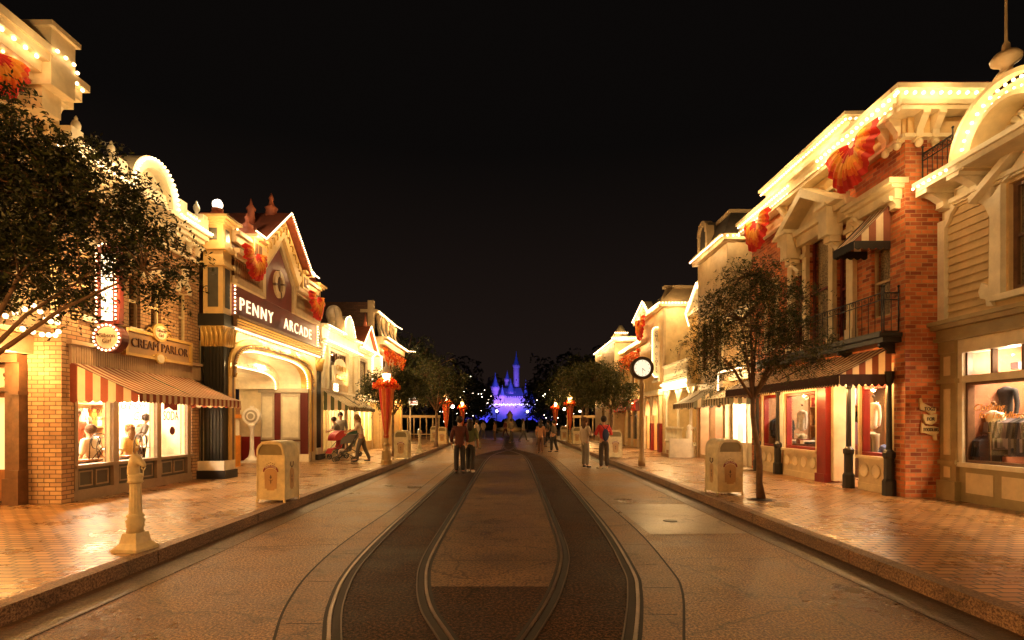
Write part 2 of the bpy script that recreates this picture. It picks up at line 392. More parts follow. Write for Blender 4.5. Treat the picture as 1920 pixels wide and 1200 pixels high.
def awning(parent, fr, u0, u1, vt, vb, w0, w1, mats, n=24, drop=.15, sides=True, ns=7, scal=True, name='awning', sag=.03):
    mb = MB(fr)
    for i in range(n):
        a = u0 + (u1 - u0) * i / n; b = u0 + (u1 - u0) * (i + 1) / n
        mb.m(i % 2)
        K = 4
        for k in range(K):
            t0, t1 = k / K, (k + 1) / K
            f = lambda t: (vt + (vb - vt) * t - sag * math.sin(PI * t), w0 + (w1 - w0) * t)
            (va, wa), (vc, wc) = f(t0), f(t1)
            mb.quad((a, va, wa), (b, va, wa), (b, vc, wc), (a, vc, wc)); mb.quad((a, va - .008, wa), (b, va - .008, wa), (b, vc - .008, wc), (a, vc - .008, wc))
        mb.m(2 if len(mats) > 2 else i % 2)
        pts = [(a, vb)] + [(a + (b - a) * j / 6, vb - drop * (.78 + (.22 * math.sin(PI * j / 6) if scal else .1))) for j in range(7)] + [(b, vb)]
        mb.poly(pts, w1 + .004, w1 + .012)
    if sides:
        for u in (u0, u1):
            for i in range(ns):
                t0, t1 = i / ns, (i + 1) / ns; mb.m(i % 2)
                q = []
                for t in (t0, t1): q.append((w0 + (w1 - w0) * t, vt + (vb - vt) * t))
                base = vb - drop * .1
                vs = [(u, q[0][1] - .01, q[0][0]), (u, q[1][1] - .01, q[1][0])]
                bot = [(u, vb - drop * (.78 + (.22 * math.sin(PI * j / 6) if scal else .1)), q[1][0] + (q[0][0] - q[1][0]) * j / 6) for j in range(7)]
                if len(mats) > 2:
                    mid = vb
                    mb.add([vs[0], vs[1], (u, mid, q[1][0]), (u, mid, q[0][0])], [(0, 1, 2, 3)])
                    mb.m(2).add([(u, mid, q[0][0]), (u, mid, q[1][0])] + bot, [tuple(range(9))])
                else: mb.add(vs + bot, [tuple(range(len(vs + bot)))])
    o = mb.build(name, mats, parent)
    r = MB(fr)
    for u in (u0 + .02, (u0 + u1) / 2, u1 - .02): r.tube([(u, vt - .02, w0), (u, vb - .02, w1)], .012, 5)
    r.tube([(u0, vb - .01, w1 - .01), (u1, vb - .01, w1 - .01)], .014, 5)
    r.build('awning_frame', IRON, o)
    return o
def bunting(fr, u, v, w, r, label, drop=1.25, group='fan shaped festive buntings on the facades'):
    mb = MB(fr); NR, NA = 12, 90
    vs = []
    for i in range(NR + 1):
        t = i / NR
        for k in range(NA + 1):
            a = PI + PI * k / NA; pl = .026 * t * math.sin(k * PI / NA * 36) + .03 * t * math.sin(k * .7 + u)
            rr = r * (.12 + .88 * t) * (1 + .025 * math.sin(k * PI / NA * 7) * t)
            droop = drop if math.sin(a) < -.3 else 1 + (drop - 1) * min(1, abs(math.sin(a)) / .3)
            vs.append((u + rr * math.cos(a) * 1.08, v + rr * math.sin(a) * droop + .10 * r * t * abs(math.cos(a)) ** 3, w + .03 + pl + .10 * math.sin(PI * t)))
    mb.smooth = True; mb.add(vs, [])
    for i in range(NR):
        pass
        b = [(i * (NA + 1) + k, i * (NA + 1) + k + 1, (i + 1) * (NA + 1) + k + 1, (i + 1) * (NA + 1) + k) for k in range(NA)]
        for k, f in enumerate(b): j = i + .9 * math.sin(k * .21 + u) + .5 * math.sin(k * .9); mb.f.append(list(f)); mb.mi.append(2 if j < 2.6 else (1 if j < 6.5 else (0 if j < 8.8 else 2))); mb.sm.append(True)
    return tag(mb.build('bunting', [ORANGE, YELLOW, SCARLET]), label, 'bunting', group)
def urn(mb, fr, u, v, w, s=1.0):
    p = fr(u, v, w)
    mb.lathe([(.07 * s, 0), (.07 * s, .04 * s), (.03 * s, .07 * s), (.04 * s, .10 * s), (.08 * s, .17 * s), (.085 * s, .24 * s), (.06 * s, .31 * s), (.03 * s, .34 * s), (.035 * s, .37 * s), (.01 * s, .42 * s)], 10, p)
def corbel(mb, u, v, h=.35, d=.28, wd=.10):
    "scrolled bracket with its top at v"
    pts = [(0, 0), (d, 0), (d, -.06), (d * .86, -.09), (d * .72, -h * .35), (d * .45, -h * .6), (d * .42, -h * .8), (d * .5, -h * .92), (d * .3, -h), (0, -h)]
    n = len(pts)
    vs = [(u - wd / 2, v + p[1], p[0]) for p in pts] + [(u + wd / 2, v + p[1], p[0]) for p in pts]
    mb.add(vs, [tuple(range(n))[::-1], tuple(range(n, 2 * n))] + [(i, (i + 1) % n, n + (i + 1) % n, n + i) for i in range(n)])
    for k in range(3): pass
def balus(mb, fr, u0, u1, v0, v1, w, n, r=.03):
    for i in range(n):
        u = u0 + (u1 - u0) * (i + .5) / n; h = v1 - v0; p = fr(u, v0, w)
        mb.lathe([(r * .9, 0), (r * .9, h * .08), (r * .4, h * .14), (r, h * .3), (r * .8, h * .42), (r * .4, h * .6), (r * .55, h * .78), (r * .4, h * .86), (r * .9, h * .92), (r * .9, h)], 6, p)
def railing(parent, fr, u0, u1, v0, v1, w, n, name='railing', scroll=True):
    mb = MB(fr)
    mb.box(u0, u1, v1 - .02, v1, w - .012, w + .012); mb.box(u0, u1, v0, v0 + .02, w - .012, w + .012); mb.box(u0, u1, v1 - .15, v1 - .135, w - .008, w + .008)
    for i in range(n + 1):
        u = u0 + (u1 - u0) * i / n; mb.tube([(u, v0, w), (u, v1, w)], .008, 4)
        if scroll and i < n:
            c = u + (u1 - u0) / n / 2; mb.tube([(c + .04 * math.cos(t) * (1 - t / 12), v1 - .075 + .05 * math.sin(t) * (1 - t / 12), w) for t in [k * .7 for k in range(12)]], .006, 4)
    for u in (u0, u1): mb.tube([(u, v0, w), (u, v1 + .1, w)], .014, 5); mb.ball((u, v1 + .12, w), .025, 6, 4)
    return mb.build(name, IRON, parent)
def fluted(mb, fr, u0, u1, v0, v1, w, d=.02, n=6, bm=0):
    mb.m(bm).box(u0, u1, v0, v1, w - .05, w)
    s = (u1 - u0) / (2 * n + 1)
    for i in range(n + 1): mb.box(u0 + s * 2 * i, u0 + s * (2 * i + 1), v0, v1, w, w + d)
def room(parent, fr, u0, u1, v0, v1, d, mats, P, color=WARM, y=.6):
    "lit shop interior behind the front, w from -0.15 to -d; mats = wall, floor"
    mb = MB(fr); e = .15
    mb.m(0).box(u0, u1, v0, v1, -d - .05, -d); mb.box(u0 - .05, u0, v0, v1, -d, -e); mb.box(u1, u1 + .05, v0, v1, -d, -e)
    mb.box(u0, u1, v1, v1 + .05, -d, -e); mb.m(1).box(u0, u1, v0 - .05, v0, -d, -e)
    o = mb.build('shop_interior', mats, parent)
    n = max(1, int(round((u1 - u0) / 1.3)))
    for i in range(n):
        u = u0 + (u1 - u0) * (i + .5) / n; p = Vector(fr(u, v1 - .06, -d * .5)); l = lamp('AREA', p, P / n * KI, color, .5, .5, target=p - Vector((0, 0, 1)), name='shop_ceiling_lamp')
    return o

# ================================================================ GROUND
KL, KR = -3.95, 3.82          # kerb faces
YF = 52                       # end of the kerbed street
def sheet(name, x0, x1, y0, y1, z, mat, kind='structure'):
    mb = MB(); mb.add([(x0, y0, z), (x1, y0, z), (x1, y1, z), (x0, y1, z)], [(0, 1, 2, 3)]); return mb.build(name, mat, kind=kind)
sheet('ground', -600, 600, -60, 900, -.02, PLAZA)
rd = MB(); rd.add([(KL, -6, 0), (KR, -6, 0), (KR, YF, 0), (KL, YF, 0)], [(0, 1, 2, 3)])
rd.m(1)
def strip(mb, pts, wd, z):
    for (x0, y0), (x1, y1) in zip(pts[:-1], pts[1:]):
        d = Vector((x1 - x0, y1 - y0)); n = Vector((-d.y, d.x)).normalized() * wd / 2
        mb.add([(x0 - n.x, y0 - n.y, z), (x0 + n.x, y0 + n.y, z), (x1 + n.x, y1 + n.y, z), (x1 - n.x, y1 - n.y, z)], [(0, 1, 2, 3)])
for y in (6.9, 9.5, 12.8, 16.5, 21, 26): strip(rd, [(KL + .02, y - .25), (-2.1, y + .05)], .014, .004)
for y in (10.3, 17.5, 24): strip(rd, [(1.95, y), (KR - .02, y + .03)], .014, .004)
for x in (KL + .42, KR - .40): strip(rd, [(x, -6), (x, YF)], .014, .004)
rd.build('road', [ROAD, JOINT], kind='structure')
GUT_SHADE = rough_ground('gutter_shade_concrete', (.04, .022, .012), (.10, .055, .03), (.18, .11, .06), 34, .3, .55, bump=.5)  # gutter strips painted darker: the shadow along the kerbs put into the colour
sheet('gutter_shade_left', KL + .002, KL + .40, -6, YF, .0030, GUT_SHADE); sheet('gutter_shade_right', KR - .38, KR - .002, -6, YF, .0030, GUT_SHADE)
mb = MB(); mb.add([(2.0, 7.55, .0042), (KR - .42, 7.6, .0042), (KR - .42, 10.28, .0042), (1.96, 10.25, .0042)], [(0, 1, 2, 3)])
mb.build('road_patch', rough_ground('pale_patch', (.20, .14, .09), (.30, .22, .145), (.36, .27, .18), 40, .3, .5, bump=.25), kind='structure')
for nm, k0, s_ in (('pavement_left', KL, -1), ('pavement_right', KR, 1)):
    mb = MB(); x0, x1 = sorted((k0 + s_ * .16, s_ * 16)); mb.box(x0, x1, -6, YF, .05, .15)
    mb.build(nm, PAVE, kind='structure')
    kb = MB(); y = -6.0
    while y < YF:
        L = 2.4; x0, x1 = sorted((k0, k0 + s_ * .165))
        kb.box(x0, x1, y + .010, y + L - .010, -.01, .153); y += L
    kb.build('kerb_left' if s_ < 0 else 'kerb_right', KERB, kind='structure')
# tram rails: [ (x, y) ] read along the street
OL = [(-.60, 2.2), (-1.0, 3.0), (-1.32, 3.9), (-1.54, 4.66), (-1.71, 5.7), (-1.78, 7.3), (-1.79, 10.5), (-1.80, 16.5), (-1.78, 21.5), (-1.62, 24.5), (-1.05, 27.6), (-.55, 30), (-.40, 33), (-.38, 60)]
IL = [(.25, 2.2), (-.1, 3.0), (-.425, 3.9), (-.668, 4.55), (-.83, 5.3), (-.92, 6.15), (-.94, 7.6), (-.94, 10.5), (-.945, 17.2), (-.92, 22), (-.76, 25.2), (-.25, 28.4), (.22, 31), (.36, 34)]
IR = [(-.55, 2.2), (-.2, 3.0), (.095, 3.9), (.353, 4.8), (.55, 5.8), (.64, 6.6), (.67, 7.9), (.70, 11.2), (.73, 17.5), (.72, 22), (.58, 25.2), (.10, 28.4), (-.27, 31), (-.38, 34)]
OR = [(.3, 2.2), (.62, 3.0), (.93, 3.94), (1.2, 5), (1.32, 5.8), (1.45, 8), (1.52, 12), (1.58, 17), (1.60, 21.5), (1.48, 24.5), (.98, 27.6), (.50, 30), (.37, 33), (.36, 60)]
def smooth_path(p, n=8):
    out = []
    for i in range(len(p) - 1):
        p0, p1, p2, p3 = [Vector(p[max(0, min(len(p) - 1, i + k))]) for k in (-1, 0, 1, 2)]
        for k in range(n):
            t = k / n; out.append(tuple(.5 * ((2 * p1) + (p2 - p0) * t + (2 * p0 - 5 * p1 + 4 * p2 - p3) * t * t + (3 * p1 - p0 - 3 * p2 + p3) * t ** 3)))
    out.append(tuple(p[-1])); return out
def between(name, a, b, z, mat, ymax=99, ymin=-9, joints=()):
    A, B = smooth_path(a), smooth_path(b)
    def xat(P, y):
        for (x0, y0), (x1, y1) in zip(P[:-1], P[1:]):
            if y0 <= y <= y1: return x0 + (x1 - x0) * (y - y0) / (y1 - y0 + 1e-9)
        return P[-1][0] if y > P[-1][1] else P[0][0]
    mb = MB(); ys = [y for y in np.linspace(max(2.2, ymin), min(60, ymax), 140)]
    for y0, y1 in zip(ys[:-1], ys[1:]): mb.add([(xat(A, y0), y0, z), (xat(B, y0), y0, z), (xat(B, y1), y1, z), (xat(A, y1), y1, z)], [(0, 1, 2, 3)])
    mb.m(1)
    for y in joints: xa, xb = xat(A, y), xat(B, y); strip(mb, [(min(xa, xb) + .06, y), (max(xa, xb) - .06, y + random.uniform(-.03, .05))], .012, z + .003)
    return mb.build(name, [mat, JOINT], kind='structure')
sh = lambda p, d: [(x + d, y) for x, y in p]
between('track_bed_left', OL, IL, .0044, ASPH, 25.2, joints=(4.6, 6.3, 8.5, 12, 15, 19))
between('track_bed_right', IR, OR, .0050, ASPH, 25.2, joints=(4.9, 7.3, 9.6, 13.5, 18))
between('track_middle_slab', IL, IR, .0056, SLAB, 25.4, 5.15, joints=(6.1, 7.2, 8.0, 9.1, 9.6, 11, 12.5, 14, 16, 18, 20, 22.5))
between('track_middle_patch', IL, IR, .0060, ASPH, 5.15, 3.55)
between('track_bed_far', OL, OR, .0040, ASPH, 60, 25.2)
EDGE = rough_ground('edging_concrete', (.07, .035, .017), (.19, .10, .048), (.34, .18, .08), 46, .3, .6, bump=.6, spec=.25)
between('track_edging_left', [(x - (.40 if y < 9 else .33), y) for x, y in OL], OL, .0066, EDGE, 27, joints=(4.2, 5.3, 6.4, 7.6, 9, 10.6, 12.4, 14.4, 17, 20))
between('track_edging_right', OR, [(x + (.42 if 4.5 < y < 12 else .36), y) for x, y in OR], .0070, EDGE, 27, joints=(4.4, 5.1, 5.9, 6.9, 8.1, 9.5, 11.2, 13.4, 16, 20))
for nm, pth in (('edging_joint_left', [(x - (.40 if y < 9 else .33), y) for x, y in OL if y < 27]), ('edging_joint_right', [(x + (.42 if 4.5 < y < 12 else .36), y) for x, y in OR if y < 27])):
    mb = MB(); strip(mb, smooth_path(pth), .022, .0085); mb.build(nm, JOINT, kind='structure')
trk = thing('tram_track', 'curved double tram track with polished grooved rails set in the road', 'track', (0, 10, 0))
for pth, sd in ((OL, 1), (IL, -1), (IR, 1), (OR, -1)):
    P = smooth_path(pth)
    mb = MB(); zt = .016
    for off, wd, z, mi in ((0, .028, zt, 0), (sd * .050, .060, .0105, 1), (sd * .088, .012, zt, 2), (-sd * .034, .030, .0095, 1)):
        mb.m(mi)
        pts = []
        for i, (x, y) in enumerate(P):
            a = Vector(P[max(0, i - 1)]); b = Vector(P[min(len(P) - 1, i + 1)]); d = (b - a).normalized(); n = Vector((d.y, -d.x))
            pts.append((x + n.x * off, y + n.y * off, n.x * wd / 2, n.y * wd / 2))
        for (x0, y0, a0, b0), (x1, y1, a1, b1) in zip(pts[:-1], pts[1:]):
            mb.add([(x0 - a0, y0 - b0, z), (x0 + a0, y0 + b0, z), (x1 + a1, y1 + b1, z), (x1 - a1, y1 - b1, z)], [(0, 1, 2, 3)])
            if mi != 1:
                for q in (-1, 1): mb.add([(x0 + q * a0, y0 + q * b0, z), (x1 + q * a1, y1 + q * b1, z), (x1 + q * a1, y1 + q * b1, .004), (x0 + q * a0, y0 + q * b0, .004)], [(0, 1, 2, 3)])
    mb.build('rail', [STEEL, JOINT, paint('rail_guard_steel', (.10, .065, .045), .5, metal=.6)], trk)
mb = MB(); mb.lathe([(.11, .0), (.11, .009), (.10, .010), (.09, .008), (.08, .010)], 24, (2.58, 8.55, 0)); tag(mb.build('manhole_cover', paint('cast_iron', (.05, .035, .025), .5)), 'small round iron cover set in the pale patch of road', 'manhole cover')
mb = MB()
for i in range(9): r0 = .22 + i * .055; mb.m(i % 2).lathe([(r0, .0), (r0, .156 + .0012 * (9 - i))], 40, (-5.3, 4.5, 0))
tag(mb.build('tree_grate', [PAVE, KERB]), 'patterned round paving medallion in the left brick pavement near the kerb', 'tree grate')
mb = MB(); mb.lathe([(.26, .1), (.26, .154)], 28, (4.66, 9.86, 0)); mb.m(1).lathe([(.19, .15), (.17, .164), (.05, .175)], 20, (4.66, 9.86, 0))
tag(mb.build('tree_pit', [KERB, JOINT]), 'round earth pit in the right pavement at the foot of the slim tree', 'tree pit')

# ================================================================ LEFT SIDE
def arch_pts(uc, vc, ru, rv, n=24, a0=180, a1=0, p=2.0):
    out = []
    for i in range(n + 1):
        a = R(a0 + (a1 - a0) * i / n); c, s = math.cos(a), math.sin(a)
        out.append((uc + ru * math.copysign(abs(c) ** (2 / p), c), vc + rv * abs(s) ** (2 / p)))
    return out
# ---- corner building at the near left (only its top and its door show)
cb = thing('corner_building', 'cream corner building with heavy bulb-lit cornice and brown number 9 doorway at far left', 'building', (-9.5, 7, .15))
f = fL(-7.9)
mb = MB(f); wall(mb, 2, 9.2, 3.15, 6.75, .4); mb.box(2, 9.18, 3.12, 3.2, -3, -.02); mb.add([(9.2, 3.15, 0), (9.2, 3.15, -4), (9.2, 6.75, -4), (9.2, 6.75, 0)], [(0, 1, 2, 3)]); mb.build('wall', TAN, cb)
mb = MB(f); mb.box(2, 9.22, 6.6, 7.0, -.3, .12); mb.box(2, 9.24, 7.0, 7.12, -.3, .35)
mb.box(2, 9.26, 7.30, 7.42, -.3, .62); mb.box(2, 9.24, 7.12, 7.3, -.3, .50); mb.box(2, 8.5, 7.42, 7.55, -.3, .66)
mb.box(8.45, 8.92, 6.95, 7.85, -.3, .64); mb.box(8.40, 8.97, 7.85, 7.93, -.3, .70); mb.box(8.5, 8.86, 6.6, 6.95, -.3, .45)
for u in (3, 4, 5, 6, 7, 7.6, 8.2, 9.05): corbel(mb, u, 7.0, .55, .3, .14)
for u in (7.3, 8.0, 8.95): mb.box(u - .22, u + .22, 6.68, 6.93, .1, .14)
mb.build('cornice', CREAM, cb)
bulbs(cb, f, [(6.0, 7.27, .56), (8.44, 7.27, .56)], .19, .028, BULBN, 8, 6, P=1.6)
bulbs(cb, f, [(8.5, 7.5, .70), (8.9, 7.5, .70), (9.0, 7.26, .60), (9.24, 7.26, .60)], .16, .028, BULBN, 8, 6)
bulbs(cb, f, [(6.0, 7.08, .40), (8.44, 7.08, .40)], .19, .02, BULBN, 8, 6)
mb = MB(f); mb.band(arch_pts(8.75, 5.6, .28, .6), arch_pts(8.75, 5.6, .42, .78), -.02, .14); mb.box(8.33, 8.47, 3.2, 5.6, -.02, .13); mb.box(9.03, 9.17, 3.2, 5.6, -.02, .13); mb.build('arch_moulding', CREAM, cb)
fg = fL(-9.6)
mb = MB(fg); wall(mb, 1, 9.3, .15, 3.2, .3, [(1.4, 4.6, .8, 2.7), (5.0, 8.2, .8, 2.7)]); mb.build('ground_wall', BROWN, cb)
room(cb, fg, 1.2, 8.4, .3, 2.9, 2, [paint('parlour_wall', (.85, .74, .52), .6), WOOD], 420)
f9 = fC(9.36)
mb = MB(f9); wall(mb, -14, -8.46, .15, 3.2, .3, [(-9.9, -8.78, .15, 2.55)]); mb.build('entrance_wall', BROWN, cb)
mb = MB(f9); mb.box(-8.76, -8.60, .15, 2.62, 0, .10); mb.box(-8.58, -8.46, .15, 2.62, 0, .16); mb.box(-10, -8.46, 2.62, 2.76, 0, .2); mb.box(-10, -8.58, 2.12, 2.17, 0, .12)
mb.box(-8.6, -8.44, 2.06, 2.12, 0, .2); mb.box(-8.6, -8.44, .15, .75, 0, .2); mb.box(-8.78, -8.58, .15, .6, 0, .14); mb.build('door_frame', BROWN, cb)
mb = MB(f9); mb.box(-9.5, -8.80, .2, 2.1, -.12, -.06); d = mb.build('door', WOOD, cb)
mb = MB(f9); mb.box(-9.4, -8.84, .75, 2.02, -.06, -.052); mb.build('pane', emit('door_glow', (1, .55, .2), .15), d)
mb = MB(f9); mb.box(-9.5, -8.80, 2.2, 2.55, -.10, -.05); mb.build('number_panel', IVORY, cb)
text('number', '9', f9, -8.88, 2.38, -.045, .2, BROWN, cb)
mb = MB(f9); mb.box(-10, -8.35, 2.78, 3.1, -.2, .75)
for i in range(14): u = -9.9 + i * .115; mb.poly([(u, 2.8), (u + .02, 2.66), (u + .055, 2.6), (u + .09, 2.66), (u + .11, 2.8)], .74, .76)
mb.build('scalloped_canopy', IVORY, cb)
bulbs(cb, f9, [(-9.6, 2.75, .6), (-8.4, 2.75, .6)], .12, .025, BULBN)
lamp('POINT', (-8.35, 8.85, 2.62), 30, WARM, .05, name='canopy_lamp'); 
bulbs(cb, f, [(8.1, 3.2, .25), (8.5, 3.45, .35), (8.75, 3.2, .35), (8.95, 3.45, .3), (9.0, 3.05, .3), (8.6, 3.0, .35), (8.3, 3.05, .3)], .15, .04, BULB)

bunting(f, 7.75, 7.0, .40, .5, 'orange fan bunting hanging under the cornice at the far upper left corner')
# ---- buff brick ice cream parlour
ip = thing('parlour_building', 'buff brick ice cream parlour with arched bulb-lit parapet and three bright shop windows', 'building', (-9.5, 11.4, .15))
f = fL(-7.85)
wins = [(9.78, 10.12, 3.55, 4.7), (11.0, 11.35, 3.55, 4.7), (11.68, 12.02, 3.55, 4.7), (12.66, 13.0, 3.5, 4.7)]
mb = MB(f); wall(mb, 9.35, 13.5, .15, 6.0, .3, [(9.62, 13.2, .15, 2.62)] + wins); mb.build('wall', BRK_Y, ip)
mb = MB(f9); wall(mb, -12, -7.85, 2.6, 6.0, .3); wall(mb, -8.45, -7.85, .15, 2.6, .3); mb.build('end_wall', BRK_Y, ip)
mb = MB(f)
for h in wins: mb.band(arch_pts((h[0] + h[1]) / 2, h[3] - .02, .17, .2), arch_pts((h[0] + h[1]) / 2, h[3] - .02, .27, .33), -.25, .05)
for h in wins: mb.box(h[0] - .08, h[1] + .08, h[2] - .1, h[2], -.1, .09)
mb.box(12.78, 12.9, 5.0, 5.28, 0, .09); mb.build('window_surround', IVORY, ip)
for h in wins: window(ip, f, *h, fm=CREAM, th=.035, cur=BLIND, muntin=(0, 1))
mb = MB(f); mb.box(9.5, 13.5, 2.62, 2.98, -.05, .04)
n = 70
for i in range(n): u = 9.5 + 4 * i / n; mb.box(u, u + .035, 2.64, 2.96, .03, .055)
mb.box(9.45, 13.5, 2.98, 3.05, -.02, .1); mb.build('beaded_fascia', paint('buff_board', (.55, .40, .26), .5), ip)
mb = MB(f); cornice(mb, 9.3, 13.5, 5.95, .38, .34, 4)
mb.box(9.2, 13.5, 5.55, 5.63, 0, .06)
for i in range(12): u = 9.5 + i * .35; corbel(mb, u, 5.96, .26, .2, .08)
mb.box(9.2, 13.5, 6.33, 6.62, -.25, .2)
oa = arch_pts(11.4, 6.35, .78, .85, 20); ia = arch_pts(11.4, 6.35, .56, .62, 20)
mb.band(ia, oa, -.25, .32); mb.poly(arch_pts(11.4, 6.35, .6, .66, 20), -.1, .12)
for k in range(9): a = R(20 + k * 17.5); mb.tube([(11.4, 6.4, .13), (11.4 + .42 * math.cos(a), 6.4 + .48 * math.sin(a), .14)], [.02, .05], 6)
for u in (9.35, 10.45, 12.4, 13.3): mb.box(u - .13, u + .13, 6.33, 6.72, -.2, .28); 
mb.build('parapet', IVORY, ip)
mb = MB(); 
for u in (9.6, 10.45, 12.4, 13.3): urn(mb, f, u, 6.72, .05, .9)
mb.build('roof_urn', IVORY, ip)
mb = MB(f9); cornice(mb, -12, -7.85, 5.95, .38, .2, 4, False); mb.box(-12, -7.7, 6.33, 6.62, -.2, .12); mb.build('end_cornice', IVORY, ip)
bulbs(ip, f, [(9.15, 6.30, .38), (10.6, 6.30, .38)] + [(u, v, .36) for u, v in arch_pts(11.4, 6.4, .70, .76, 20)] + [(12.2, 6.30, .38), (13.45, 6.30, .38)], .105, .026, BULBN, 7, 5, P=5)
bulbs(ip, f, [(9.3, 6.55, .24), (10.5, 6.55, .24)], .12, .022, BULBN, 7, 5); bulbs(ip, f, [(12.25, 6.52, .24), (13.45, 6.52, .24)], .12, .022, BULBN, 7, 5)
bulbs(ip, f9, [(-8.3, 6.3, .26), (-7.55, 6.3, .26)], .12, .024, BULBN, 7, 5)
# shop front
mb = MB(f); G2 = (0, 1)
mb.m(0).box(9.62, 13.2, .15, .34, -.18, .0)
mb.box(9.62, 13.2, .74, .80, -.18, .05); mb.m(1).box(9.62, 13.2, .34, .74, -.18, -.05); mb.m(0)
for u in (9.62, 10.56, 11.86, 12.98): mb.box(u, u + (.07 if u < 9.7 else .14), .34, 2.62, -.16, .02)
mb.box(9.62, 13.2, 2.45, 2.62, -.16, .01)
for a, b in ((9.72, 10.52), (10.74, 11.82), (12.04, 12.94)):
    m_ = (a + b) / 2
    for c, d in ((a + .06, m_ - .06), (m_ + .06, b - .06)): panel(mb, c, d, .42, .66, -.05, .025)
mb.build('shop_front', [paint('grey_brown_trim', (.27, .20, .14), .45), paint('dark_panel', (.06, .05, .035), .45)], ip)
for a, b in ((9.70, 10.55), (10.71, 11.85), (12.01, 12.97)):
    mb = MB(f); mb.band([(a, .80), (a, 2.2), (a + .1, 2.38), (a + .2, 2.43), (b - .2, 2.43), (b - .1, 2.38), (b, 2.2), (b, .80)], [(a - .01, .80), (a - .01, 2.2), (a - .01, 2.46), (a + .2, 2.46), (b - .2, 2.46), (b + .01, 2.46), (b + .01, 2.2), (b + .01, .80)], -.12, -.05)
    o = mb.build('window_frame', CREAM, ip); g = MB(f); g.box(a, b, .8, 2.44, -.10, -.094); g.build('pane', GLASS, o)
    if a < 10: text('lettering', 'APRICOT', f, 10.13, 1.80, -.08, .13, BROWN, o, shear=.2, ext=.003); text('lettering', 'Ice Cream', f, 10.2, 1.66, -.08, .12, paint('orange_letter', (.55, .18, .03), .5), o, shear=.3, ext=.003)
    elif a < 11: text('lettering', 'Gibson', f, 11.22, 1.93, -.08, .26, BROWN, o, shear=.3, ext=.003); text('lettering', 'Girl', f, 11.42, 1.70, -.08, .26, BROWN, o, shear=.3, ext=.003); text('lettering', 'Ice Cream', f, 11.25, 1.52, -.08, .12, paint('orange_letter', (.55, .18, .03), .5), o, shear=.3, ext=.003)
    else:
        text('lettering', 'SODA', f, 12.5, 1.72, -.08, .30, DRED, o, width=.55, ext=.003)
        mb = MB(f); mb.poly([(12.25, 2.02), (12.42, 2.10), (12.55, 2.02), (12.74, 2.04), (12.74, 1.86), (12.58, 1.86), (12.42, 1.93), (12.25, 1.86)], -.082, -.078); mb.poly([(12.55 + .10 * math.cos(t), 1.38 + .10 * math.sin(t)) for t in np.linspace(0, 2 * PI, 16)[:-1]], -.082, -.078); mb.build('window_emblem', DRED, o)
room(ip, f, 9.64, 13.18, .3, 2.7, 3.4, [paint('parlour_wall', (.85, .74, .52), .6), WOOD], 330, (1, .78, .5))
mb = MB(f)
for i in range(5): mb.m(i % 2).box(9.8 + i * .6, 10.2 + i * .6, 1.5 + .1 * (i % 2), 1.95, -3.36, -3.33)
mb.m(1).box(9.9, 13, 1.15, 1.2, -3.3, -3.0); mb.m(0).box(9.9, 13, .3, 1.15, -3.3, -2.95)
for i in range(9): mb.m(i % 2).ball((10 + i * .33, 1.27, -3.15), .07, 8, 6)
mb.build('soda_counter', [paint('mirror_gold', (.5, .28, .08), .3), paint('menu_white', (.8, .7, .5), .5)], ip)
awning(ip, f, 9.5, 13.1, 2.66, 2.10, 0.02, 1.25, [ST_R, ST_W], 40, .17, True, 9)
for i in range(3): lamp('POINT', (-7.1, 10 + i * 1.3, 2.2), 5, WARM, .04, name='awning_lamp')
# signs of the parlour
sg = thing('parlour_sign', 'long gold CREAM PARLOR name board with oval medallions above the striped awning', 'sign', (-7.78, 11.85, 3.2))
mb = MB(f); mb.m(0).box(10.75, 12.9, 2.98, 3.46, .06, .12); mb.m(1)
for q in ((10.7, 12.95, 3.44, 3.5), (10.7, 12.95, 2.94, 3.0), (10.7, 10.77, 3, 3.44), (12.88, 12.95, 3, 3.44)): mb.box(*q, .06, .16)
mb.build('board', [paint('sign_board', (.42, .24, .09), .35), GOLD], sg)
text('lettering', 'CREAM PARLOR', f, 11.85, 3.22, .13, .27, paint('sign_letter', (.10, .04, .02), .4), sg, width=1.9)
mb = MB(f)
for (u, v, r) in ((11.75, 3.55, .2), (11.75, 2.98, .12)):
    mb.m(0).poly([(u + r * 1.25 * math.cos(t), v + r * math.sin(t)) for t in np.linspace(0, 2 * PI, 24)[:-1]], .12, .17)
    mb.m(1).poly([(u + r * .95 * math.cos(t), v + r * .75 * math.sin(t)) for t in np.linspace(0, 2 * PI, 24)[:-1]], .17, .18)
    for k in (-1, 1): mb.m(0).tube([(u + k * r * 1.2, v, .14), (u + k * r * 1.7, v + .05, .14), (u + k * r * 2.2, v - .03, .13)], [.03, .03, .008], 5)
mb.build('medallion', [GOLD, IVORY], sg)
text('lettering', 'Gibson', f, 11.75, 3.59, .185, .11, DRED, sg, ext=.003); text('lettering', 'Girl', f, 11.75, 3.49, .185, .11, DRED, sg, ext=.003)
bs = thing('blade_sign', 'vertical projecting sign outlined in bulbs with a round dial at its foot, by the tree', 'sign', (-7.5, 10.0, 3.9))
fb = fC(9.95)
mb = MB(fb); mb.box(-7.72, -7.28, 3.42, 4.75, -.12, .0); mb.poly(arch_pts(-7.5, 4.75, .22, .2, 10), -.12, 0); mb.build('sign_case', DRED, bs)
mb = MB(fb); mb.box(-7.60, -7.40, 3.48, 4.72, .0, .02); mb.build('lit_panel', emit('blade_glow', (1, .80, .52), .35), bs)
bulbs(bs, fb, [(-7.68, 3.45, .04), (-7.68, 4.74, .04)] + [(u, v, .04) for u, v in arch_pts(-7.5, 4.75, .18, .16, 10)] + [(-7.32, 4.74, .04), (-7.32, 3.45, .04)], .075, .019, BULBN, 8, 6)
mb = MB(); mb.m(0); mb.fr = fb
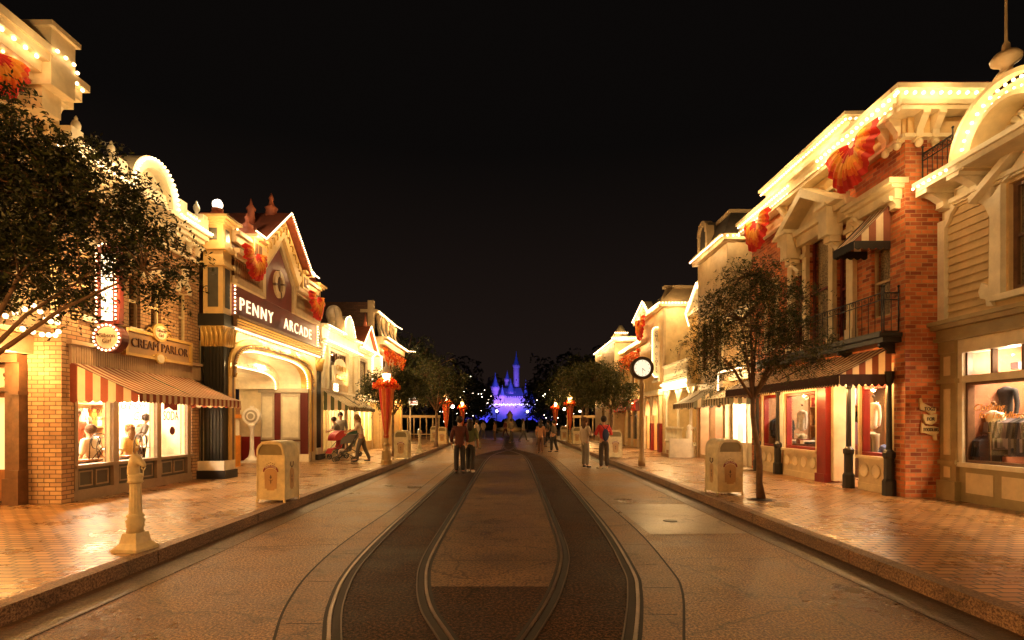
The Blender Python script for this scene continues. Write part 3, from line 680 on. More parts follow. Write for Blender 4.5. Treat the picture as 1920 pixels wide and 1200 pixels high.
mb.poly([(-7.5 + .27 * math.cos(t), 3.16 + .27 * math.sin(t)) for t in np.linspace(0, 2 * PI, 28)[:-1]], -.2, .0); mb.m(1).poly([(-7.5 + .2 * math.cos(t), 3.16 + .2 * math.sin(t)) for t in np.linspace(0, 2 * PI, 28)[:-1]], .0, .015)
mb.tube([(-7.85, 3.4, -.06), (-7.5, 3.4, -.06)], .03, 6); mb.tube([(-7.85, 4.6, -.06), (-7.7, 4.6, -.06)], .02, 6); mb.build('dial', [DRED, IVORY], bs)
text('lettering', 'Gibson', fb, -7.5, 3.2, .02, .11, BROWN, bs, ext=.003); text('lettering', 'Girl', fb, -7.5, 3.1, .02, .11, BROWN, bs, ext=.003)
bulbs(bs, fb, [(-7.5 + .24 * math.cos(t), 3.16 + .24 * math.sin(t), .03) for t in np.linspace(0, 2 * PI, 30)], .075, .018, BULBN, 8, 6, name='dial_lights')

lamp('POINT', (-7.1, 9.6, 3.9), 26, WARM, .06, name='sign_light'); lamp('POINT', (-7.0, 11.9, 3.9), 16, WARM, .05, name='sign_light')
# ---- penny arcade
pa = thing('arcade_building', 'penny arcade with lit letters, wide bulb-lined arch, red gable and two globe-topped towers', 'building', (-8.5, 17.2, .15))
f = fL(-7.25); U0, U1 = 14.0, 19.35
def arc(r=0, v0=2.75): return arch_pts((U0 + U1) / 2, v0, (U1 - U0) / 2 + r, .90 + r, 40, p=3.4)
mb = MB(f)
A = arc(.28); top = 4.0
for (a, b), (c, d) in zip(A[:-1], A[1:]):
    for w in (0, -.3): mb.add([(a, b, w), (c, d, w), (c, top, w), (a, top, w)], [(0, 1, 2, 3)])
mb.box(13.6, U0 - .28, .15, top, -.3, 0); mb.box(U1 + .28, 20.4, .15, top, -.3, 0)
mb.build('wall', CREAM, pa)
mb = MB(f)
mb.m(0).band(arc(.16), arc(.30), -.3, .08); mb.m(1).band(arc(.06), arc(.16), -.3, .12); mb.m(0).band(arc(0), arc(.06), -.3, .06)
for q in ((U0 - .3, U0 - .16, 0), (U0 - .16, U0 - .06, 1), (U0 - .06, U0, 0), (U1, U1 + .06, 0), (U1 + .06, U1 + .16, 1), (U1 + .16, U1 + .3, 0)): mb.m(q[2]).box(q[0], q[1], .5, 2.75, -.3, .06)
A = arc(.11)
mb.m(0)
for i in range(0, 40): (a, b), (c, d) = A[i], A[i + 1]; mb.tube([(a, b, .12), ((a + c) / 2, (b + d) / 2, .15)], .022, 5)
mb.build('arch_moulding', [GOLD, BROWN], pa)
# inner arches and lobby
mb = MB(f)
for w0, w1, rr in ((-.3, -1.1, 0.0), (-1.2, -2.4, -.35)):
    A = arc(rr)
    for (a, b), (c, d) in zip(A[:-1], A[1:]): mb.add([(a, b, w0), (c, d, w0), (c, d, w1), (a, b, w1)], [(0, 1, 2, 3)])
mb.band(arc(-.36), arc(.05), -1.2, -1.1)
mb.band(arc(-.75), arc(-.3), -2.45, -2.38)
for i in range(16): u = U0 + .6 + (U1 - U0 - 1.2) * i / 15; mb.box(u - .1, u + .1, 3.32, 3.40, -1.08, -1.05)
mb.build('vault', IVORY, pa)
bulbs(pa, f, [(u, v, -.06) for u, v in arc(-.03)], .085, .022, BULB, P=1.6, step=1.0, name='arch_lights')
bulbs(pa, f, [(u, v, -1.06) for u, v in arc(-.38)], .085, .022, BULB, P=1.6, step=1.0, name='arch_lights')
bulbs(pa, f, [(u, v, -2.34) for u, v in arc(-.77)], .085, .022, BULB, P=1.6, step=1.0, name='arch_lights')
mb = MB(f)
mb.m(0).box(U1, U1 + .1, .15, 3.7, -2.55, 0)
mb.box(14.0, U1 + .1, .15, 3.9, -3.9, -3.8)
mb.box(13.9, 14.0, .15, 3.7, -3.8, -.3); mb.box(13.9, U1, 3.75, 3.85, -3.8, -2.4)
mb.m(1).box(14.0, U1 + .05, .15, 1.05, -3.8, -3.76); mb.m(1).box(19.3, U1 + .01, .15, 1.05, -3.75, -1.72)
mb.build('lobby_wall', [paint('lobby_cream', (.80, .70, .48), .5), RED], pa)
fc = fC(U1 - .02)
mb = MB(fc)
mb.m(0).box(-7.56, -8.26, .15, 2.66, 0, .05); mb.box(-8.50, -8.98, .15, 2.66, 0, .05); mb.box(-9.05, -7.25, 2.64, 2.78, 0, .12)
mb.m(2)
panel(mb, -8.20, -7.62, 1.02, 2.5, .05, .05, (0, 1)); panel(mb, -8.92, -8.56, 1.02, 2.5, .05, .05, (0, 1)); panel(mb, -8.2, -7.62, .45, .78, .05, .05, (0, 1)); panel(mb, -8.92, -8.56, .45, .78, .05, .05, (0, 1))
mb.m(3).box(-9.02, -7.5, .88, .93, .0, .09)
mb.m(2); fluted(mb, fc, -7.52, -7.26, .42, 2.62, .12, .02, 5, 2); mb.m(2).box(-8.50, -8.26, .15, 2.62, 0, .03)
mb.m(4).box(-7.58, -7.2, .15, .42, .0, .2)
mb.build('panelled_wall', [paint('grey_cream', (.50, .45, .35), .4), paint('pearl_panel', (.70, .66, .52), .3), DRED, BROWN, IVORY], pa)
for x, y in ((-8.2, 15.3), (-8.2, 17.9), (-10, 16.6)): lamp('AREA', (x, y, 3.5), 11, (1, .64, .30), .7, .7, target=(x, y, 0), name='lobby_lamp')
# columns
for y0 in (13.5, 20.05):
    c = MB(f); c.m(0).box(y0, y0 + .42, .60, 3.5, -.45, .0); e = .0
    for k in range(7): c.box(y0 + .01 + k * .06, y0 + .04 + k * .06, .6, 3.5, .0, .025); c.box(y0 - .02, y0, .6, 3.5, -.55 + k * .085, -.51 + k * .085)
    c.m(1).box(y0 - .07, y0 + .47, .36, .60, -.6, .07); c.m(2).box(y0 - .12, y0 + .5, .15, .36, -.65, .12)
    c.m(3).box(y0 - .03, y0 + .45, 3.5, 4.02, -.55, .03)
    for k in range(5): c.tube([(y0 + .02 + k * .1, 3.52, .03), (y0 + .02 + k * .1, 3.8, .07), (y0 + .02 + k * .1, 3.98, .15)], [.05, .05, .02], 6); c.tube([(y0 - .03, 3.52, -.48 + k * .12), (y0 - .07, 3.8, -.48 + k * .12), (y0 - .14, 3.98, -.48 + k * .12)], [.05, .05, .02], 6)
    c.m(0).box(y0 - .06, y0 + .5, 4.02, 4.32, -.6, .06); c.m(4).box(y0, y0 + .42, 4.32, 6.62, -.5, .0)
    c.m(5).box(y0 + .1, y0 + .32, 4.5, 5.5, .0, .012); c.box(y0 - .012, y0, 4.5, 5.5, -.38, -.12)
    c.m(4).box(y0 - .05, y0 + .47, 5.55, 5.65, -.55, .05); c.box(y0 - .08, y0 + .5, 5.95, 6.05, -.58, .08); c.box(y0 - .05, y0 + .47, 6.05, 6.12, -.55, .05)
    c.m(5).box(y0 + .12, y0 + .3, 6.2, 6.5, .0, .012); c.box(y0 - .012, y0, 6.2, 6.5, -.35, -.15)
    c.m(4)
    for i, (h, d) in enumerate(((6.60, .05), (6.66, .12), (6.72, .2))): c.box(y0 - d, y0 + .42 + d, h, h + .06, -.5 - d, d)
    c.m(6).box(y0 - .05, y0 + .47, 6.78, 6.86, -.55, .05)
    p = f(y0 + .21, 6.86, -.25); c.m(6).lathe([(.22, 0), (.16, .08), (.13, .14), (.14, .2)], 12, p)
    o = c.build('tower', [DGREEN, IVORY, BLACK, GOLD, OCHRE, paint('grey_glass_panel', (.08, .075, .06), .25), RTILE], pa)
    g = MB(); g.ball((p[0], p[1], p[2] + .31), .125, 20, 14); g.build('globe_lamp', GLOBE, o)
    lamp('POINT', (p[0], p[1], p[2] + .5), 20, (1, .8, .55), .1, name='globe_light')
# cornice over arch, sign board, balconies
mb = MB(f); mb.m(0)
mb.box(13.9, 20.1, 3.98, 4.08, -.3, .06); mb.box(13.9, 20.1, 4.08, 4.34, -.3, .14); mb.box(13.9, 20.1, 4.32, 4.38, -.3, .2)
mb.m(1)
for row in range(3):
    for i in range(110): u = 13.95 + i * .056; mb.box(u, u + .028, 4.10 + row * .075, 4.14 + row * .075, .13, .16 + row * .01)
mb.build('entablature', [BROWN, GOLD], pa)
bulbs(pa, f, [(13.9, 4.02, .12), (20.1, 4.02, .12)], .07, .021, BULB, P=7, step=.9, name='cornice_lights')
mb = MB(f); mb.box(13.92, 20.05, 4.38, 5.2, -.3, .0)
mb.poly([(15.75, 5.2), (15.75, 6.05), (16.7, 7.0), (17.65, 6.05), (17.65, 5.2)], -.3, .04); mb.build('sign_board', DRED, pa)
text('lettering', 'PENNY', f, 15.22, 4.72, .06, .50, LETTER, pa, width=2.0, ext=.012)
text('lettering', 'ARCADE', f, 18.2, 4.72, .06, .50, LETTER, pa, width=2.35, ext=.012)
bulbs(pa, f, [(13.98, 4.45, .06), (13.98, 5.3, .06)], .10, .025, BULB, name='edge_lights'); bulbs(pa, f, [(20.02, 4.45, .06), (20.02, 6.0, .06)], .10, .025, BULB, name='edge_lights')
mb = MB(f)
mb.m(0).band([(15.68, 5.2), (15.68, 6.07), (16.7, 7.1), (17.72, 6.07), (17.72, 5.2)], [(15.5, 5.2), (15.5, 6.12), (16.7, 7.32), (17.9, 6.12), (17.9, 5.2)], -.25, .10)
for a, b in ((13.95, 15.5), (17.9, 20.05)):
    mb.m(0).box(a, b, 5.2, 5.33, -.3, .14); mb.box(a, b, 5.33, 5.42, -.3, .06); mb.box(a, b, 5.92, 6.02, -.3, .12); mb.box(a, b, 6.02, 6.14, -.3, .2); mb.box(a, b, 6.3, 6.5, -.3, .1); mb.box(a, b, 6.5, 6.6, -.3, .2)
    mb.m(1).box(a, b, 5.4, 5.95, -.3, -.12); mb.box(a, b, 6.14, 6.3, -.3, .0)
    mb.m(0); balus(mb, f, a + .1, b - .1, 5.42, 5.92, .0, int((b - a) / .11), .035)
mb.build('balcony', [TAN, BROWN], pa)
# gable
gx = .42
mb = MB(f); mb.m(0)
mb.poly([(15.1, 6.55), (15.1, 6.62), (16.7, 8.0), (18.3, 6.62), (18.3, 6.55), (17.9, 6.12), (17.85, 6.2), (16.7, 7.35), (15.55, 6.2), (15.5, 6.12)], -.25, .2)
mb.m(1)
for sgn in (-1, 1):
    for k in range(6):
        t = (k + .5) / 6; u = 16.7 + sgn * 1.35 * t; v = 7.72 - 1.2 * t
        mb.tube([(u - .10, v, .22), (u, v + .07, .24), (u + .10, v - .02, .22), (u + .05, v - .12, .22)], .025, 5)
mb.m(2)
for sgn in (-1, 1):
    mb.add([(16.7, 8.12, -1.6), (16.7, 8.12, gx), (16.7 + sgn * 1.75, 6.72, gx), (16.7 + sgn * 1.75, 6.72, -1.6), (16.7, 8.02, -1.6), (16.7, 8.02, gx), (16.7 + sgn * 1.75, 6.62, gx), (16.7 + sgn * 1.75, 6.62, -1.6)], [(0, 1, 2, 3), (4, 5, 6, 7), (0, 1, 5, 4), (1, 2, 6, 5), (2, 3, 7, 6), (3, 0, 4, 7)])
mb.build('gable', [OCHRE, GOLD, RTILE], pa)
bulbs(pa, f, [(13.95, 6.62, .14), (14.8, 6.62, .14)], .11, .024, BULB, P=6); bulbs(pa, f, [(18.9, 6.62, .14), (20.0, 6.62, .14)], .11, .024, BULB, P=6)
bulbs(pa, f, [(14.35, 6.72, gx + .03), (14.95, 6.72, gx + .03), (16.7, 8.12, gx + .03), (18.45, 6.72, gx + .03), (19.1, 6.72, gx + .03)], .085, .024, BULB, P=5, name='gable_lights')
for uc in (14.95, 18.45):
    mb = MB(f); mb.m(0).box(uc - .28, uc + .28, 6.14, 6.68, -.4, .22); mb.m(1).box(uc - .2, uc - .03, 6.22, 6.55, .22, .232); mb.box(uc + .03, uc + .2, 6.22, 6.55, .22, .232); mb.m(0).box(uc - .36, uc + .36, 6.66, 6.74, -.5, .36)
    p = f(uc, 6.74, -.1); mb.m(2).lathe([(.34, 0), (.2, .22), (.15, .3), (.17, .34), (.06, .42), (.05, .5), (.07, .56), (.01, .7)], 10, p); mb.build('turret', [OCHRE, BROWN, RTILE], pa)
mb = MB(); p = f(16.7, 8.0, -.2); mb.lathe([(.2, 0), (.16, .2), (.2, .26), (.1, .34), (.05, .5), (.08, .56), (.01, .75)], 10, p); p = f(16.0, 7.5, -.5); mb.lathe([(.14, 0), (.1, .4), (.15, .46), (.05, .6), (.01, .8)], 8, p)
mb.build('roof_finial', RTILE, pa)
rg = MB(f)
n = 40
for k in range(4):
    A_ = [(16.62 + .36 * math.cos(t), 5.86 + .42 * math.sin(t)) for t in np.linspace(k * PI / 2 + .25, (k + 1) * PI / 2 + .1, 10)]; B_ = [(16.62 + .20 * math.cos(t), 5.86 + .25 * math.sin(t)) for t in np.linspace(k * PI / 2 + .25, (k + 1) * PI / 2 + .1, 10)]
    rg.m(0).band(B_, A_, .04, .12)
    A_ = [(16.62 + .38 * math.cos(t), 5.86 + .44 * math.sin(t)) for t in np.linspace(k * PI / 2 + .08, k * PI / 2 + .27, 4)]; B_ = [(16.62 + .19 * math.cos(t), 5.86 + .24 * math.sin(t)) for t in np.linspace(k * PI / 2 + .08, k * PI / 2 + .27, 4)]
    rg.m(1).band(B_, A_, .04, .14)
rg.tube([(16.62, 5.46, .09), (16.62, 6.26, .09)], .03, 6)
rg.build('wheel_ornament', [TAN, BROWN], pa)
mb = MB(f); mb.box(13.5, 20.47, .15, 6.3, -1.1, -1.0) if False else mb.box(13.9, 20.2, 4.1, 6.5, -1.0, -.9); mb.build('rear_wall', BROWN, pa)
bunting(f, 14.7, 6.25, .22, .62, 'orange fan bunting on the balcony left of the arcade gable')
bunting(f, 19.4, 6.15, .22, .7, 'orange fan bunting on the balcony right of the arcade gable')
# things in the lobby
sc_ = thing('weighing_scale', 'white iron penny weighing scale with round dial standing in the arcade lobby', 'scale', (-9.05, 18.75, .15))
mb = MB(); c = (-9.05, 18.75, .15)
mb.box(-9.35, -8.75, 18.45, 19.05, .15, .22); mb.lathe([(.28, .05), (.2, .14), (.12, .2), (.09, .3), (.07, .5), (.065, 1.15), (.12, 1.28), (.14, 1.33), (.06, 1.38)], 14, c); mb.build('column', WHITE, sc_)
fs = fC(18.75); mb = MB(fs); ci = lambda r, n=28: [(-9.05 + r * math.cos(t), 1.78 + r * math.sin(t)) for t in np.linspace(0, 2 * PI, n)[:-1]]
mb.m(0).poly(ci(.30), -.09, .07); mb.m(1).poly(ci(.22), .07, .08); mb.m(0).poly(ci(.15), .08, .1); mb.m(1).poly(ci(.1), .1, .11); mb.m(0).box(-9.1, -9.0, 2.06, 2.14, -.05, .05); mb.build('dial', [WHITE, paint('dial_grey', (.35, .32, .25), .3)], sc_)
fm = thing('fortune_machine', 'tall oak fortune teller cabinet with dark oval posters by the arcade lobby wall', 'arcade machine', (-9.75, 18.6, .15))
fs = fC(18.4); mb = MB(fs); mb.m(0).box(-10.05, -9.5, .15, 1.1, -.5, 0); mb.box(-10.02, -9.53, 1.1, 1.25, -.47, -.03); mb.box(-10.02, -9.96, 1.25, 2.0, -.47, -.03); mb.box(-9.59, -9.53, 1.25, 2.0, -.47, -.03); mb.box(-10.05, -9.5, 2.0, 2.15, -.5, 0); mb.m(1).box(-9.9, -9.7, .4, .95, 0, .012); mb.m(2).ball((-9.78, 1.55, -.2), .13, 10, 8); mb.m(3).box(-9.95, -9.6, 1.25, 1.4, -.4, -.1)
mb.build('cabinet', [WOOD, BLACK, IVORY, RED], fm)
for k, (x, y, c, lb) in enumerate(((-8.9, 17.0, YELLOW, 'amber coin machine by the left side of the arcade lobby'), (-9.6, 17.4, SCARLET, 'red coin machine deep in the arcade lobby'))):
    t = thing('coin_machine', lb, 'arcade machine', (x, y, .15)); mb = MB(); mb.box(x - .22, x + .22, y - .22, y + .22, .15, 1.15); mb.m(1).box(x - .2, x + .2, y - .2, y + .2, 1.15, 1.7); mb.m(0).box(x - .24, x + .24, y - .24, y + .24, 1.7, 1.82); mb.m(1).lathe([(.1, 1.82), (.16, 1.95), (.1, 2.08), (.02, 2.12)], 12, (x, y, 0)); mb.build('cabinet', [c, IVORY], t)

# ---- cream candy shop with bust gable
ps = thing('candy_shop_building', 'low cream shop with curved lit gable, statue on the roof and green striped awning', 'building', (-8.5, 23, .15))
f = fL(-7.3)
mb = MB(f); wall(mb, 20.5, 25.4, .15, 5.2, .3, [(20.9, 23.6, .45, 2.55), (24.0, 25.0, .55, 2.55), (21.4, 24.0, 3.3, 4.5)]); mb.build('wall', CREAM, ps)
mb = MB(f); cornice(mb, 20.5, 25.4, 4.62, .16, .3, 3); mb.box(20.5, 25.4, 4.78, 5.2, -.2, .1); cornice(mb, 20.5, 25.4, 5.2, .14, .35, 3)
gp = [(22.7, 5.3), (22.85, 5.75), (23.15, 6.1), (23.6, 6.25), (24.0, 6.05), (24.3, 5.7), (24.5, 5.3)]
mb.poly(gp, -.2, .2)
for u in (20.7, 21.3, 25.2, 24.0): mb.box(u - .1, u + .1, 2.9, 4.62, 0, .12)
for i in range(22): mb.box(24.15 + .0, 24.25, 2.95 + i * .075, 2.99 + i * .075, .12, .15)
mb.build('cornice', IVORY, ps)
window(ps, f, 21.4, 22.6, 3.3, 4.5, BROWN, cur=BLIND, muntin=(1, 1)); window(ps, f, 22.8, 24.0, 3.3, 4.5, BROWN, cur=BLIND, muntin=(1, 1))
bulbs(ps, f, [(20.5, 4.72, .36), (25.4, 4.72, .36)], .10, .026, BULB, P=6, step=1.2); bulbs(ps, f, [(20.5, 5.3, .40), (22.6, 5.3, .40)], .10, .026, BULB, P=5)
bulbs(ps, f, [(u, v, .26) for u, v in gp] + [(25.4, 5.3, .4)], .09, .026, BULB, P=5, name='gable_lights'); bulbs(ps, f, [(20.55, 4.0, .1), (20.55, 5.3, .4)], .12, .026, BULB, name='edge_lights')
mb = MB(); p = f(22.2, 5.34, -.1)
mb.ball((p[0], p[1] + .3, p[2] + .75), .42, 14, 10, (.8, .8, 1.0)); mb.tube([(p[0], p[1] + .5, p[2]), (p[0], p[1] + .3, p[2] + .5)], [.4, .25], 12); mb.tube([(p[0] + .2, p[1] + .0, p[2] + 1.0), (p[0] + .3, p[1] + .2, p[2] + .4), (p[0] + .25, p[1] + .2, p[2])], [.1, .2, .25], 10)
mb.build('roof_statue', TAN, ps)
mb = MB(f); mb.box(20.9, 23.6, .15, .45, -.15, .03); mb.box(24, 25, .15, .55, -.15, .03)
for u in np.linspace(20.9, 23.6, 9): mb.box(u - .03, u + .03, .45, 2.55, -.12, .0)
for u in (24.0, 24.5, 25.0): mb.box(u - .04, u + .04, .55, 2.55, -.12, .02)
mb.box(20.9, 25, 2.4, 2.6, -.12, .03); mb.build('shop_front', CREAM, ps)
room(ps, f, 20.9, 25.1, .3, 2.7, 1.2, [paint('shop_cream', (.8, .7, .45), .6), WOOD], 130, (1, .74, .4))
awning(ps, f, 20.9, 25.0, 2.80, 2.18, .02, 1.0, [ST_G, ST_W], 34, .16, True, 7)
s = thing('shop_sign', 'arched cream board with gold lettering and bulbs over the green awning', 'sign', (-7.1, 22.3, 3.3)); fsn = fL(-7.1)
mb = MB(fsn); mb.poly([(21.3, 3.15), (21.3, 3.85)] + arch_pts(22.3, 3.85, .7, .35, 10) + [(23.3, 3.85), (23.3, 3.15)], .0, .07); mb.m(1).box(21.3, 23.3, 2.85, 3.1, 0, .06); mb.build('board', [IVORY, TAN], s)
text('lettering', 'CANDY', fsn, 22.3, 3.78, .08, .34, GOLD, s, width=1.3); text('lettering', 'PALACE', fsn, 22.3, 3.4, .08, .34, GOLD, s, width=1.3)
bulbs(s, fsn, [(21.4, 3.08, .1), (21.4, 2.85, .1)], .11, .05, BULB); bulbs(s, fsn, [(21.7, 3.08, .1), (21.7, 2.85, .1)], .11, .05, BULB)
lamp('POINT', (-6.75, 22.9, 3.5), 8, WARM, .05, name='sign_lamp')

# ---- narrow gabled shop
ng = thing('gabled_shop_building', 'narrow cream shop with a steep bulb-outlined gable between the candy shop and the tall block', 'building', (-8.5, 27, .15))
f = fL(-7.3)
mb = MB(f); wall(mb, 25.4, 28.6, .15, 5.1, .3, [(25.9, 27.3, 2.9, 4.6), (25.8, 28.2, .6, 2.4)]); mb.build('wall', CREAM, ng)
mb = MB(f); cornice(mb, 25.4, 28.6, 5.0, .2, .25, 3); mb.poly([(25.7, 5.2), (27.0, 6.3), (28.3, 5.2)], -.2, .15); mb.m(1); 
for sgn in (-1, 1): mb.add([(27, 6.42, -1.5), (27, 6.42, .3), (27 + sgn * 1.45, 5.2, .3), (27 + sgn * 1.45, 5.2, -1.5)], [(0, 1, 2, 3)])
mb.lathe([(.12, 0), (.06, .3), (.02, .7)], 8, f(27, 6.4, 0)); mb.build('gable', [IVORY, RTILE], ng)
window(ng, f, 25.9, 27.3, 2.9, 4.6, BROWN, cur=BLIND, surround=IVORY)
bulbs(ng, f, [(25.5, 5.2, .33), (27.0, 6.42, .33), (28.5, 5.2, .33), (25.5, 5.2, .33)], .10, .028, BULB, P=6, name='gable_lights')
mb = MB(f); mb.box(25.8, 28.2, .15, .6, -.2, .03)
for u in (25.8, 26.6, 27.4, 28.2): mb.box(u - .04, u + .04, .6, 2.4, -.12, .02)
mb.box(25.6, 28.4, 2.4, 2.6, -.1, .1); mb.build('shop_front', OCHRE, ng)
room(ng, f, 25.8, 28.3, .3, 2.5, 1.2, [paint('shop_cream', (.8, .7, .45), .6), WOOD], 70, (1, .74, .4))
bulbs(ng, f, [(25.6, 2.66, .3), (28.4, 2.66, .3)], .10, .035, BULB, P=8, name='canopy_lights')
s = thing('vertical_sign', 'tall narrow sign edged in bulbs on the gabled shop, above the round tree', 'sign', (-7, 28.2, 4)); fb = fC(28.3)
mb = MB(fb); mb.box(-7.25, -6.75, 3.2, 5.0, -.1, 0); mb.build('sign_case', IVORY, s); bulbs(s, fb, [(-7.25, 3.2, .04), (-7.25, 5.0, .04), (-7.0, 5.2, .04), (-6.75, 5.0, .04), (-6.75, 3.2, .04)], .09, .035, BULB)

# ---- tall brick block with mansard
tb = thing('tall_block_building', 'tall dark brick block with two lit cornice lines ending the left row', 'building', (-9.5, 31, .15))
f = fL(-7.0)
mb = MB(f); wall(mb, 28.6, 34.4, .15, 6.0, .3, [(29.4, 30.3, 3.4, 5.0), (31, 31.9, 3.4, 5.0), (32.6, 33.5, 3.4, 5.0)]); mb.build('wall', OCHRE, tb)
mb = MB(fC(28.6)); wall(mb, -15, -7.6, 4.8, 8.0, .3); mb.build('end_wall', BRK_D, tb)
mb = MB(f); mb.m(0).box(28.6, 28.95, 4.8, 8.1, -.6, -.3); mb.box(28.6, 34.4, 5.75, 6.05, -.3, .25); mb.box(28.6, 34.5, 6.05, 6.15, -.3, .45); mb.box(28.6, 33.3, 7.45, 7.62, -1, -.1)
for u in (29.2, 30.2, 31.2, 32.2, 33.2): mb.tube([(u, 6.2, .0), (u, 6.7, -.15), (u, 7.4, -.15)], [.14, .1, .16], 8)
mb.m(1).add([(28.9, 6.15, .1), (34.4, 6.15, .1), (33.3, 7.5, -.4), (28.9, 7.5, -.4)], [(0, 1, 2, 3)]); mb.m(1).add([(34.4, 6.15, .1), (34.4, 6.15, -5), (33.3, 7.5, -5), (33.3, 7.5, -.4)], [(0, 1, 2, 3)])
mb.m(0).add([(34.4, .15, 0), (34.4, .15, -5), (34.4, 6.1, -5), (34.4, 6.1, 0)], [(0, 1, 2, 3)])
mb.build('mansard_roof', [TAN, ROOFM], tb)
for h in ((29.4, 30.3), (31, 31.9), (32.6, 33.5)): window(tb, f, *h, 3.4, 5.0, BROWN, cur=LACE, surround=IVORY)
bulbs(tb, f, [(28.7, 6.12, .48), (34.4, 6.12, .48), (34.6, 6.12, .9)], .11, .035, BULB, P=10, step=1.4); bulbs(tb, f, [(28.9, 7.55, -.05), (33.3, 7.55, -.05), (34.0, 7.45, .2)], .11, .033, BULB, P=6, step=1.6, name='roof_lights')
mb = MB(f)
for u in (28.9, 30.6, 32.3, 34.1): mb.box(u - .18, u + .18, .15, 2.9, -.1, .12)
mb.box(28.6, 34.4, 2.9, 3.15, -.1, .2); mb.build('shop_front', OCHRE, tb)
room(tb, f, 28.7, 34.3, .3, 2.85, .25, [paint('shop_amber', (.75, .5, .25), .6), WOOD], 0)
for u in (29.7, 31.5, 33.2): lamp('POINT', f(u, 2.7, .5), 26, WARM, .06, name='porch_lamp')
def garland_pts(f, u0, u1, v, w, drops, n, seed):
    rng = random.Random(seed); mb = MB(f)
    for i in range(n):
        t = rng.random(); u = u0 + (u1 - u0) * t; v_ = v - drops * abs(math.sin(t * PI * 3)) * rng.random() - .1 * rng.random(); s = rng.uniform(.05, .11)
        a = rng.uniform(0, 6.28); ww = w + rng.uniform(0, .22); mb.m(rng.choice((0, 0, 1, 2)))
        mb.add([(u - s * math.cos(a), v_ - s * math.sin(a), ww), (u + s * .5 * math.sin(a), v_ - s * .5 * math.cos(a), ww + .06), (u + s * math.cos(a), v_ + s * math.sin(a), ww), (u - s * .5 * math.sin(a), v_ + s * .5 * math.cos(a), ww + .03)], [(0, 1, 2, 3)])
    return mb
tag(garland_pts(f, 28.8, 34.2, 5.6, .15, .8, 900, 3).build('garland', [ORANGE, SCARLET, YELLOW]), 'swagged orange leaf garland under the lower lit cornice of the tall left block', 'garland')

# ================================================================ RIGHT SIDE
# ---- green clapboard shop
gs = thing('clapboard_building', 'green and cream clapboard shop with a bulb-lined round gable and clothes in its window', 'building', (9.5, 7, .15))
f = fR(8.2)
mb = MB(f); wall(mb, 3, 10.1, 3.3, 6.3, .3, [(7.75, 8.75, 3.75, 5.5)])
n = 16
for i in range(n):
    z = 3.48 + i * .145; 
    for a, b in ((3, 7.4), (9.1, 9.98)) if 3.6 < z < 5.6 else ((3, 9.98),):
        mb.add([(a, z, .035), (b, z, .035), (b, z + .15, .006), (a, z + .15, .006), (a, z, 0), (b, z, 0)], [(0, 1, 2, 3), (4, 5, 1, 0)])
mb.build('wall', CLAP, gs)
mb = MB(f); mb.box(9.94, 10.09, 3.45, 5.35, 0, .1); mb.poly([(9.94, 5.3), (9.94, 5.6), (9.8, 5.62), (9.72, 5.5), (9.8, 5.42), (9.86, 5.3), (9.94, 5.2)], 0, .09)
mb.box(3, 10.1, 5.6, 5.68, 0, .12); mb.box(3, 10.1, 5.56, 5.6, 0, .07)
for a, b in ((9.3, 9.75), (8.95, 9.15)): panel(mb, a, b, 5.72, 5.82, .02, .03, (0, 0))
for u in (9.9, 9.2): corbel(mb, u, 5.86, .34, .48, .16); mb.box(u - .13, u + .13, 5.80, 5.88, 0, .56)
mb.box(3, 10.0, 5.88, 5.97, -.1, .58); mb.box(3, 10.02, 5.97, 6.05, -.1, .64)
# ornate window surround
mb.band([(8.8, 3.7), (8.8, 5.52), (8.25, 5.75), (7.7, 5.52), (7.7, 3.7)], [(9.02, 3.62), (9.0, 5.35), (8.25, 6.0), (7.5, 5.35), (7.5, 3.62)], -.02, .10)
mb.poly([(9.0, 3.62), (9.05, 3.9), (9.18, 3.98), (9.24, 3.84), (9.2, 3.72), (9.1, 3.68), (9.08, 3.56), (8.95, 3.54)], -.02, .08); mb.poly([(9.0, 5.0), (9.12, 5.28), (9.25, 5.4), (9.25, 5.48), (9.0, 5.55)], -.02, .08)
mb.band([(9.28, 5.38), (8.25, 6.0), (7.3, 5.38)], [(9.28, 5.50), (8.25, 6.14), (7.3, 5.50)], -.02, .22); mb.box(7.6, 8.9, 3.6, 3.7, -.02, .16)
mb.build('trim', IVORY, gs)
window(gs, f, 7.75, 8.75, 3.75, 5.5, BROWN, .07, cur=LACE, muntin=(1, 1))
# round gable
gc, gv = 8.33, 6.02
mb = MB(f); mb.band(arch_pts(gc, gv, .66, .66, 30), arch_pts(gc, gv, .92, .92, 30), -.2, .40); mb.band(arch_pts(gc, gv, .90, .90, 30), arch_pts(gc, gv, .97, .97, 30), -.25, .55); mb.band(arch_pts(gc, gv, .60, .60, 30), arch_pts(gc, gv, .67, .67, 30), -.2, .50)
mb.box(gc + .64, gc + .95, 5.86, 6.05, -.1, .56); mb.box(gc - .95, gc - .64, 5.86, 6.05, -.1, .56)
mb.poly([(gc + .3, 6.86), (gc + .1, 7.0), (gc - .1, 7.0), (gc - .3, 6.86)], -.1, .4)
mb.build('round_gable', CREAM, gs)
mb = MB(f); mb.m(0).poly(arch_pts(gc, gv + .0, .61, .61, 24), -.05, .05); mb.m(1)
for k in range(11):
    a = R(8 + k * 16.4); mb.tube([(gc + .05 * math.cos(a), gv + .12 + .05 * math.sin(a), .06), (gc + .30 * math.cos(a), gv + .1 + .30 * math.sin(a), .07), (gc + .48 * math.cos(a), gv + .04 + .48 * math.sin(a), .06)], [.015, .045, .06], 8)
mb.box(gc - .6, gc + .6, gv + .0, gv + .08, .03, .14); mb.build('shell_panel', [CLAP, IVORY], gs)
